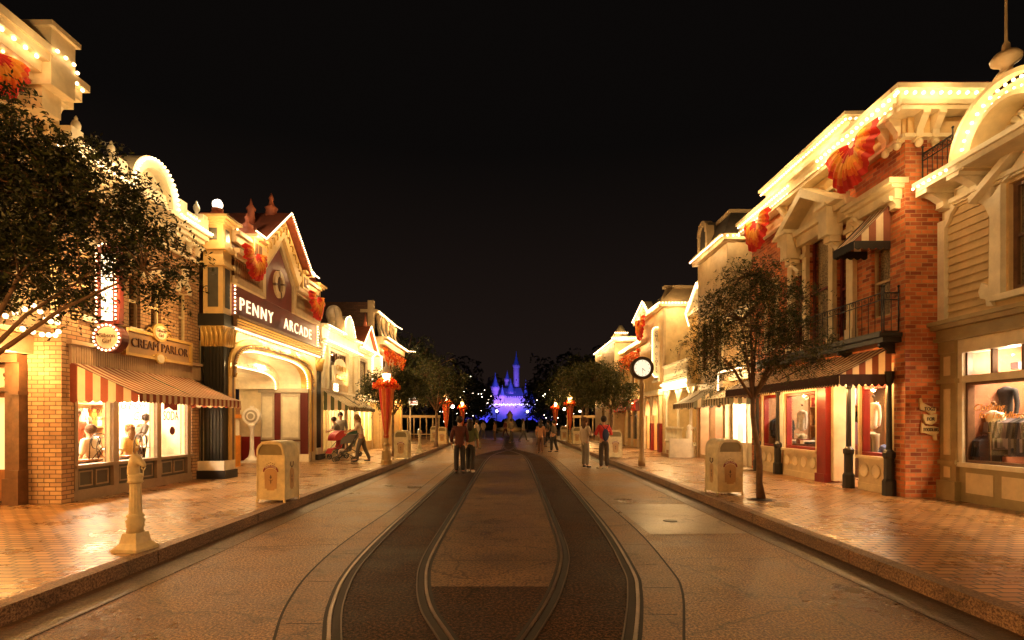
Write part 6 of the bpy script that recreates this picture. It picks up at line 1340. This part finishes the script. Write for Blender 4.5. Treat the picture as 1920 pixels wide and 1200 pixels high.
place(person('taller person in pale grey standing against the candy shop window', CL('pgrey', (.34, .30, .26)), CL('brown', (.10, .07, .05)), 1.8), -6.95, 21.95, .15, R(20))
crowd_c = [((.42, .20, .10), 'orange'), ((.10, .08, .06), 'black'), ((.45, .36, .27), 'cream'), ((.06, .08, .12), 'navy'), ((.25, .06, .04), 'maroon'), ((.20, .16, .12), 'brown'), ((.36, .32, .28), 'light grey')]
NCROWD = 12
rc = random.Random(12); protos = []
for k, (c, nm) in enumerate(crowd_c):
    protos.append(person('person', CL('crowd_' + nm.replace(' ', '_'), c), CL('crowd_trousers_%d' % k, tuple(x * .35 for x in c)), 1.62 + .03 * k, coat=k % 2 == 0, long_hair=k % 3 == 0, stride=.1 + .04 * k, hands=False))
spots = [(1.55, 26.5, 'near the right end of the track fork'), (2.3, 27.6, 'near the right kerb beyond the fork'), (-1.9, 31, 'left of the single track'), (2.0, 33.5, 'in the middle distance right of the track'), (-2.8, 36, 'far back by the left kerb'), (.15, 38.5, 'on the single track straight ahead'), (1.1, 42, 'far off just right of the track'), (-1.2, 44, 'far off just left of the track'), (2.9, 40, 'far off by the right kerb'), (-2.4, 49, 'very far off on the left'), (3.3, 46, 'very far off on the right'), (-.4, 54, 'very far off on the track'), (1.9, 56, 'at the plaza entrance on the right'), (-3.2, 58, 'at the plaza entrance on the left'),
         (4.8, 30.5, 'on the right pavement behind the pale-shirted person'), (5.5, 27.5, 'on the right pavement by the dark red awning'), (-5.6, 32.5, 'on the left pavement by the pole sign'), (.5, 62, 'deep in the plaza centre'), (-1.8, 64, 'deep in the plaza left of centre'), (3.9, 63, 'deep in the plaza right of centre'), (5.2, 56, 'in the plaza below the right globe lamp'), (-5.1, 56, 'in the plaza below the left globe lamp')]
for i, (x, y, wh) in enumerate(spots[:NCROWD]):
    k = i % len(protos); p = protos[k] if i < len(protos) else copy_tree(protos[k])
    place(p, x, y, .15 if abs(x) > 4 and y < YF else 0, rc.uniform(0, 6.28), label='passer-by in %s clothes walking %s' % (crowd_c[k][1], wh), group='passers-by far down the street')
# strollers
def stroller(label, cloth, group='strollers on the left pavement'):
    t = thing('stroller', label, 'stroller', group=group)
    mb = MB()
    for sx in (-.22, .22):
        mb.tube([(sx, .42, 1.05), (sx, .18, .62), (sx, -.38, .10)], .014, 6); mb.tube([(sx, -.1, .36), (sx, .32, .10)], .014, 6); mb.tube([(sx, .42, 1.05), (sx, .50, 1.07)], .018, 6)
    mb.tube([(-.22, -.38, .12), (.22, -.38, .12)], .012, 6); mb.tube([(-.22, .32, .12), (.22, .32, .12)], .012, 6); mb.tube([(-.22, .18, .62), (.22, .18, .62)], .012, 6); mb.build('frame', paint('stroller_frame', (.12, .11, .10), .3, metal=.6), t)
    for sx in (-.22, .22):
        for y in (-.38, .32):
            w = MB(lambda u, v, w_, sx=sx, y=y: (sx + w_, y + u, .1 + v)); c = lambda r: [(r * math.cos(a), r * math.sin(a)) for a in np.linspace(0, 2 * PI, 18)]
            w.band(c(.07), c(.10), -.025, .025)
            for k in range(3): a = k * PI / 3; w.tube([(-.07 * math.cos(a), -.07 * math.sin(a), 0), (.07 * math.cos(a), .07 * math.sin(a), 0)], .008, 4)
            w.build('wheel', BLACK, t)
    mb = MB(); mb.add([(-.2, .22, .78), (.2, .22, .78), (.2, .10, .42), (-.2, .10, .42), (.2, -.2, .38), (-.2, -.2, .38), (.2, -.3, .2), (-.2, -.3, .2), (-.2, .25, .78), (.2, .25, .78), (.2, .13, .39), (-.2, .13, .39), (.2, -.2, .34), (-.2, -.2, .34)], [(0, 1, 2, 3), (3, 2, 4, 5), (5, 4, 6, 7), (8, 9, 10, 11), (11, 10, 12, 13), (0, 1, 9, 8), (1, 2, 10, 9), (0, 3, 11, 8), (2, 4, 12, 10), (3, 5, 13, 11)]); mb.build('seat', cloth, t)
    mb = MB(); n = 8
    for i in range(n):
        a0, a1 = R(-20 + 120 * i / n), R(-20 + 120 * (i + 1) / n); p = lambda a: (.24 - .42 * math.sin(a), .72 + .32 * math.cos(a)); (y0, z0), (y1, z1) = p(a0), p(a1)
        mb.add([(-.22, y0, z0), (.22, y0, z0), (.22, y1, z1), (-.22, y1, z1)], [(0, 1, 2, 3)])
        for sx in (-.22, .22): mb.add([(sx, y0, z0), (sx, y1, z1), (sx, .2, .72)], [(0, 1, 2)])
    mb.build('canopy', cloth, t); return t
s0 = stroller('red stroller tipped against the candy shop front', paint('stroller_red', (.45, .03, .025), .6)); place(s0, -6.75, 20.7, .15, R(-40), 1.05)
s1 = stroller('dark green stroller parked by the candy shop window', paint('stroller_green', (.03, .09, .06), .6)); place(s1, -6.6, 22.2, .15, R(-70), 1.05)
s2 = stroller('grey stroller with a small child pushed along the left pavement', paint('stroller_grey', (.10, .09, .08), .6)); place(s2, -5.85, 19.15, .15, R(-85), .95)
place(person('small child in pale clothes sitting in the grey stroller', CL('pink', (.55, .42, .36)), CL('pink', (.55, .42, .36)), 1.0, pose='sit', hair=CL('hair_light', (.20, .10, .04)), hands=False), -5.85, 19.15, .28, R(-85))

# ================================================================ INSIDE THE SHOPS
WIRE = paint('chair_wire', (.06, .035, .02), .4)
def parlour_chair(label):
    t = thing('parlour_chair', label, 'chair', group='bent wire chairs in the ice cream parlour')
    mb = MB(); mb.lathe([(.18, .44), (.19, .46), (.18, .48)], 16); mb.build('seat', WOOD, t)
    mb = MB()
    for sx in (-1, 1):
        for y in (-.12, .12): mb.tube([(sx * .12, y, .44), (sx * .19, y * 1.6, 0)], .011, 5)
    mb.build('legs', WIRE, t, label=None)
    mb = MB(); z0 = .48
    mb.tube([(-.17, .15, z0)] + [(.19 * math.cos(a), .18, z0 + .27 + .17 * math.sin(a)) for a in np.linspace(PI, 0, 12)] + [(.17, .15, z0)], .010, 5)
    for sx in (-1, 1):
        mb.tube([(0, .16, z0)] + [(sx * (.085 + .08 * math.cos(a)), .18, z0 + .28 + .10 * math.sin(a)) for a in np.linspace(-PI * .6, PI * 1.1, 12)], .008, 5)
        mb.tube([(sx * .13, .16, z0), (sx * -.06, .18, z0 + .2), (0, .18, z0 + .4)], .008, 5)
    mb.build('backrest', WIRE, t); return t
c0 = parlour_chair('bent wire chair right behind the APRICOT window'); place(c0, -8.4, 10.68, .3, R(-95), 1.15)
c1 = copy_tree(c0); place(c1, -8.4, 11.85, .3, R(-88), 1.15, label='bent wire chair right behind the Gibson Girl window')
place(person('person with brown hair and white shirt seated behind the APRICOT window', CL('white3', (.7, .6, .45)), CL('dark', (.04, .032, .025)), 1.62, pose='sit', hair=CL('hair_brown', (.12, .06, .03)), hands=False), -8.65, 11.0, .3, R(-90))
place(person('person in yellow top seated behind the Gibson Girl window', CL('yellow', (.62, .42, .14)), CL('dark', (.04, .032, .025)), 1.62, pose='sit', hair=CL('hair_light', (.20, .10, .04)), long_hair=True, hands=False), -8.7, 12.2, .3, R(-90))
place(person('person in a reddish top standing inside the parlour at the left', CL('rust', (.42, .12, .06)), CL('dark', (.04, .032, .025)), 1.55, hair=CL('hair_brown', (.12, .06, .03)), hands=False), -9.3, 11.45, .3, R(60))
place(person('person in dark clothes leaning over a table inside the parlour', CL('brown', (.10, .07, .05)), CL('dark', (.04, .032, .025)), 1.5, lean=R(20), hands=False), -8.9, 12.75, .3, R(150))
for x, y, lb in ((-8.55, 11.35, 'small round table between the two window seats'), (-8.6, 12.55, 'small round table behind the Gibson Girl window')):
    t = thing('cafe_table', lb, 'table', (x, y, .3)); mb = MB(); mb.lathe([(.2, 0), (.03, .05), (.03, .68)], 10, (x, y, .3)); mb.build('pedestal', WIRE, t); mb = MB(); mb.lathe([(.26, .68), (.27, .70), (.26, .72)], 18, (x, y, .3)); mb.build('tabletop', WHITE, t)
    mb = MB(); mb.lathe([(.03, .72), (.015, .75), (.05, .84), (.055, .92), (.02, 1.0)], 10, (x + .05, y, .3)); tag(mb.build('sundae_glass', WHITE), 'white sundae glass on the %s' % lb, 'glass')
def clothes_rack(label, x, y, n, cols, L, along='y', h=1.15, z=.16):
    t = thing('clothes_rack', label, 'clothes rack', (x, y, z)); mb = MB()
    ax = (lambda a, b, c: (x + b, y + a, z + c)) if along == 'y' else (lambda a, b, c: (x + a, y + b, z + c))
    for s_ in (-1, 1): mb.tube([ax(s_ * L / 2, -.2, 0), ax(s_ * L / 2, 0, .1), ax(s_ * L / 2, .2, 0)], .012, 5); mb.tube([ax(s_ * L / 2, 0, .1), ax(s_ * L / 2, 0, h)], .014, 6)
    mb.tube([ax(-L / 2, 0, h), ax(L / 2, 0, h)], .014, 6); mb.build('rail', STEEL, t)
    rr = random.Random(int(x * 10 + y * 7))
    for i in range(n):
        a = -L / 2 + L * (i + .5) / n; mb = MB(ax); w = .022; l = rr.uniform(.55, .75)
        for q in (-1, 1):
            mb.add([(a + q * w * .4, 0, h - .04), (a + q * w, .20, h - .14), (a + q * w, .24, h - .42), (a + q * w, .17, h - .40), (a + q * w * 1.3, .19, h - l), (a + q * w * 1.3, -.19, h - l), (a + q * w, -.17, h - .40), (a + q * w, -.24, h - .42), (a + q * w, -.20, h - .14)], [tuple(range(9))])
        mb.add([(a - w, .20, h - .14), (a + w, .20, h - .14), (a + w * 1.3, .19, h - l), (a - w * 1.3, .19, h - l), (a - w, -.20, h - .14), (a + w, -.20, h - .14), (a + w * 1.3, -.19, h - l), (a - w * 1.3, -.19, h - l)], [(0, 1, 2, 3), (4, 5, 6, 7)])
        mb.build('hanging_garment', rr.choice(cols), t)
    return t
def goods_wall(label, fr, u0, u1, w, rows, seed, mats, vs=.55):
    rr = random.Random(seed); t = thing('goods_shelf', label, 'shelf'); mb = MB(fr)
    for k in range(rows): mb.box(u0, u1, .9 + k * vs, .93 + k * vs, w, w + .3)
    for u in (u0, (u0 + u1) / 2, u1): mb.box(u - .02, u + .02, .2, .9 + rows * vs, w, w + .3)
    mb.build('shelf_frame', WOOD, t); mb = MB(fr)
    for k in range(rows):
        u = u0 + .05
        while u < u1 - .1:
            wd = rr.uniform(.05, .2); h = rr.uniform(.12, vs - .12); mb.m(rr.randrange(len(mats)))
            if rr.random() < .6: mb.box(u, u + wd, .935 + k * vs, .935 + k * vs + h, w + .05, w + .26)
            else: mb.ball((u + wd / 2, .935 + k * vs + h * .4, w + .16), h * .4, 8, 6)
            u += wd + rr.uniform(.01, .08)
    mb.build('goods', mats, t); return t
def dress_form(label, x, y, z, col, rz, h=1.45, pants=None):
    t = thing('mannequin', label, 'mannequin'); mb = MB(); mb.lathe([(.16, 0), (.15, .02), (.02, .04), (.015, .85)], 12); mb.ball((0, 0, h + .13), .035, 8, 6); mb.build('stand', BROWN, t)
    skin_mesh('shirt', col, [(0, 0, h - .6, .13, .08), (0, 0, h - .4, .11, .075), (0, 0, h - .15, .13, .08), (0, 0, h + .0, .05), (-.17, 0, h - .06, .045), (-.21, 0, h - .32, .038), (-.21, -.03, h - .54, .032), (.17, 0, h - .06, .045), (.21, 0, h - .32, .038), (.21, -.03, h - .54, .032)], [(0, 1), (1, 2), (2, 3), (2, 4), (4, 5), (5, 6), (2, 7), (7, 8), (8, 9)], t, 1)
    if pants: skin_mesh('trousers', pants, [(0, 0, h - .6, .13, .10), (-.08, 0, h - .75, .08), (-.09, 0, h - 1.25, .06), (.08, 0, h - .75, .08), (.09, 0, h - 1.25, .06)], [(0, 1), (1, 2), (0, 3), (3, 4)], t, 1)
    return place(t, x, y, z, rz)
DK = [CL('rack_black', (.03, .03, .035)), CL('rack_navy', (.06, .07, .12)), CL('rack_grey', (.16, .16, .20)), CL('rack_lilac', (.30, .27, .36))]
clothes_rack('long rack of dark and lilac jackets in the clapboard shop window', 8.72, 9.12, 18, DK, .92, h=1.38, z=.34)
clothes_rack('short rack of dark children clothes at the left edge of the clapboard shop window', 8.5, 9.52, 6, DK[:2], .2, h=1.05, z=.34)
dress_form('headless form in a black top high in the clapboard shop window', 8.85, 9.5, .98, DK[0], R(-90), 1.25)
dress_form('headless form in a white jacket under the window lamp of the clapboard shop', 8.62, 9.5, .55, CL('white', (.75, .7, .6)), R(-90), 1.25)
GM = [CREAM, RED, WHITE, CL('lav', (.4, .35, .5)), DGREEN, GOLD, BLACK, CL('teal', (.05, .18, .2))]
goods_wall('crowded shelves of toys and boxes at the back of the clapboard shop', fR(8.2), 8.6, 9.55, -1.6, 4, 1, GM)
goods_wall('shelves of hats and boxes behind the middle window of the red brick shop', fR(7.5), 13.5, 15.8, -1.7, 4, 2, GM)
goods_wall('shelves of folded shirts behind the near window of the red brick shop', fR(7.5), 11.3, 12.9, -1.9, 4, 3, GM)
goods_wall('shelves of jars and cakes at the back of the ice cream parlour', fL(-7.85), 11.3, 13.1, -2.4, 4, 4, [CREAM, GOLD, ORANGE, WHITE, BROWN])
goods_wall('goods shelves in the first window of the low candy shop', fL(-7.3), 21.0, 23.5, -.9, 3, 5, GM)
goods_wall('goods shelves in the rosy shop of the tall tan block', fR(7.6), 19.1, 21.2, -1.45, 3, 6, GM)
mb = MB(fR(8.2)); mb.m(0).box(8.0, 9.3, 1.85, 1.9, -1.3, -1.0)
for i in range(9): mb.m(1 + i % 3).box(8.05 + i * .13, 8.13 + i * .13, 1.9, 2.05 + .04 * (i % 3), -1.25, -1.1)
for i in range(9): mb.m(1 + i % 3).box(7.2 + i * .24, 7.34 + i * .24, 2.5, 2.62 + .05 * (i % 2), -.6, -.5)
tag(mb.build('toy_shelf', [WOOD, CREAM, RED, CL('lav', (.4, .35, .5))]), 'wooden shelf with rows of small boxes at the back of the clapboard shop', 'shelf')
dress_form('white jacket and trousers on a form in the near window of the red brick shop', 8.05, 11.8, .3, CL('white', (.75, .7, .6)), R(-90), 1.72, CL('khaki', (.3, .26, .17)))
dress_form('grey shirt on a form in the middle window of the red brick shop', 8.1, 14.75, .3, CL('lgrey', (.45, .42, .38)), R(-90), 1.62, CL('khaki', (.3, .26, .17)))
clothes_rack('rack of tartan dresses just inside the open door of the red brick shop', 8.2, 13.1, 9, [CL('tartan', (.22, .05, .05)), CL('plum', (.10, .04, .06))], .8, h=1.5)
clothes_rack('rack of dark clothes behind the small far window of the red brick shop', 7.95, 15.55, 8, DK[:2], .6, h=1.6)
t = thing('display_table', 'dark display table with folded clothes in the middle window of the red brick shop', 'table', (8.0, 14.5, .16)); mb = MB(); mb.box(7.75, 8.2, 13.9, 15.2, .95, 1.0)
for q in (7.8, 8.15):
    for p_ in (13.95, 15.15): mb.box(q - .02, q + .02, p_ - .02, p_ + .02, .16, .95)
mb.build('table', BROWN, t)
for i in range(6): mb = MB(); z = 1.0; mb.box(7.8, 8.12, 13.95 + i * .2, 14.1 + i * .2, z, z + .06 + .03 * (i % 3)); mb.smooth = True; tag(mb.build('folded_clothes', [DK[i % 4], CL('white', (.75, .7, .6)), DRED][i % 3] if i % 3 != 1 else CL('white', (.75, .7, .6))), 'folded garment, number %d from the door along the display table in the brick shop' % (i + 1), 'clothes', 'folded garments on the display table')
mb = MB(); mb.box(7.75, 8.1, 11.1, 11.5, .3, .88); mb.tube([(7.85, 11.0, .93), (7.9, 11.25, 1.03), (8.0, 11.5, .93)], [.06, .09, .05], 8); tag(mb.build('blue_cloth_stool', CL('blue', (.06, .10, .28))), 'blue cloth laid on a low dark stool in the near window of the brick shop', 'stool')

# ================================================================ CASTLE AND PLAZA
ca = thing('castle', 'small blue and violet floodlit castle with pointed towers at the end of the street', 'castle', (0, 150, 0))
CW = paint('castle_stone', (.50, .46, .48), .8, .2, scale=.5); CRF = paint('castle_roof', (.10, .20, .32), .7, .2, scale=.5)
def tower(x, y, r, h, rh, batt=True):
    mb = MB(); mb.lathe([(r, 0), (r, h - r * .9), (r * 1.25, h - r * .5), (r * 1.25, h)], 12, (x, y, 0), smooth=False)
    for k in range(8): a = k * PI / 4; mb.ball((x + r * 1.2 * math.cos(a), y + r * 1.2 * math.sin(a), h + .15), r * .16, 4, 3)
    for k in range(3): mb.m(1).box(x - r * .16, x + r * .16, y - r * 1.03, y - r * .9, h * (.35 + .2 * k), h * (.35 + .2 * k) + r * .5); mb.m(0)
    o = mb.build('tower', [CW, BLACK], ca); m2 = MB(); m2.lathe([(r * 1.15, 0), (r * .55, rh * .45), (r * .12, rh * .9), (.04, rh * 1.15)], 12, (x, y, h), smooth=False); m2.build('spire', CRF, o)
for a in ((-3.9, 148, 1.0, 11.0, 3.6), (2.0, 152, .85, 17.5, 3.6), (-.6, 153, .7, 13.6, 2.4), (4.6, 150, .6, 9.0, 3.8), (-1.9, 146, .7, 8.6, 2.6), (6.2, 148, .8, 7.4, 2.2), (.4, 149.5, 1.4, 9.5, 3.6)): tower(*a)
mb = MB(); mb.box(-4.2, 4.2, 146, 152, 0, 8.0)
for i in range(14): mb.box(-4.1 + i * .62, -3.8 + i * .62, 145.9, 146.3, 8, 8.5)
mb.box(-6.5, 7.0, 145, 146, 0, 6.0); mb.m(1).box(-.9, .9, 144.9, 145.0, 0, 3.6); mb.m(2).add([(-4.2, 146.5, 8.3), (4.2, 146.5, 8.3), (3.2, 150, 11), (-3.2, 150, 11)], [(0, 1, 2, 3)])
mb.build('wall', [CW, BLACK, CRF], ca)
mb = MB(); 
for k, (x0, x1, h) in enumerate(((-13, -5, 3.0), (4.5, 13, 3.0))): mb.box(x0, x1, 132, 133, 0, h); 
mb.build('rampart', CW, ca)
BL = (.06, .06, 1); VI = (.55, .16, 1)
for x, y, z, p, c, tg in ((0, 138, 6.4, 2300, VI, (0, 147, 7.5)), (-4, 141, 6.2, 700, VI, (-3.9, 148, 9)), (0, 120, 1, 13000, BL, (0, 146, 4)), (-8, 122, .5, 6000, BL, (-9, 133, 2)), (8, 122, .5, 6000, BL, (9, 133, 2)), (2, 135, 7, 4600, (.18, .14, 1), (2, 152, 16)), (-2, 130, 6, 5000, (.10, .16, 1), (0, 150, 12)), (6, 138, 6, 700, BL, (5.5, 149, 8))):
    lamp('SPOT', (x, y, z), p * .15, c, .4, target=tg, angle=R(75), name='castle_floodlight')
for i, (x, z) in enumerate(((-4.4, 6.1), (-3.6, 6.0), (3.9, 6.1), (5.2, 6.1), (6.4, 6.1))): pass
mb = MB()
for i in range(26): mb.ball((-6.3 + i * .53, 144.7, 6.1 + .12 * (i % 2)), .13, 5, 3)
mb.build('parapet_lights', emit('violet_bulb', (.8, .7, 1), 1.5), ca)
ft = thing('plaza_statue', 'pale gold lit fountain group in front of the castle', 'statue', (.3, 85, 0))
mb = MB(); mb.lathe([(2.2, 0), (2.2, .5), (1.2, .7), (.9, 1.4), (.4, 2.2), (.5, 2.6), (.1, 3.3)], 12, (.1, 85, 0), flute=.15); mb.build('figure', paint('statue_gold', (.5, .36, .2), .5), ft)
lamp('POINT', (0, 81, 1.2), 18, WARM, .1, name='statue_light')
mb = MB(); 
for k, x in enumerate(np.linspace(-11.5, -5.8, 12)): mb.lathe([(.05, 0), (.05, 1.9)], 6, (x, 44, .0))
mb.box(-11.6, -5.7, 43.9, 44.1, 1.9, 2.1); mb.box(-11.6, -5.7, 43.95, 44.05, .5, .58)
tag(mb.build('pavilion_rail', TAN), 'row of pale slender posts with a top rail across the far left pavement', 'railing')
mb = MB()
for k, x in enumerate(np.linspace(4.9, 9.2, 9)): mb.lathe([(.05, 0), (.05, 1.9)], 6, (x, 45, .0))
mb.box(4.8, 9.3, 44.9, 45.1, 1.9, 2.1)
tag(mb.build('pavilion_rail', TAN), 'row of slender posts with a top rail across the far right pavement', 'railing')
lamp('POINT', (-8, 42, 3), 60, WARM, .1, name='plaza_light'); lamp('POINT', (6.5, 43, 3), 60, WARM, .1, name='plaza_light')
hb = MB()
for i in range(60): x = -26 + i * .9; hb.ball((x, 105 + 3 * math.sin(i), .6), 1.1, 7, 5, (1, 1, 1.1 + .4 * math.sin(i * 2.3)))
tag(hb.build('plaza_hedge', FARLEAF), 'low dark hedge across the plaza in front of the castle', 'hedge')
for o in list(S.objects):
    if '_w' in o: del o['_w']
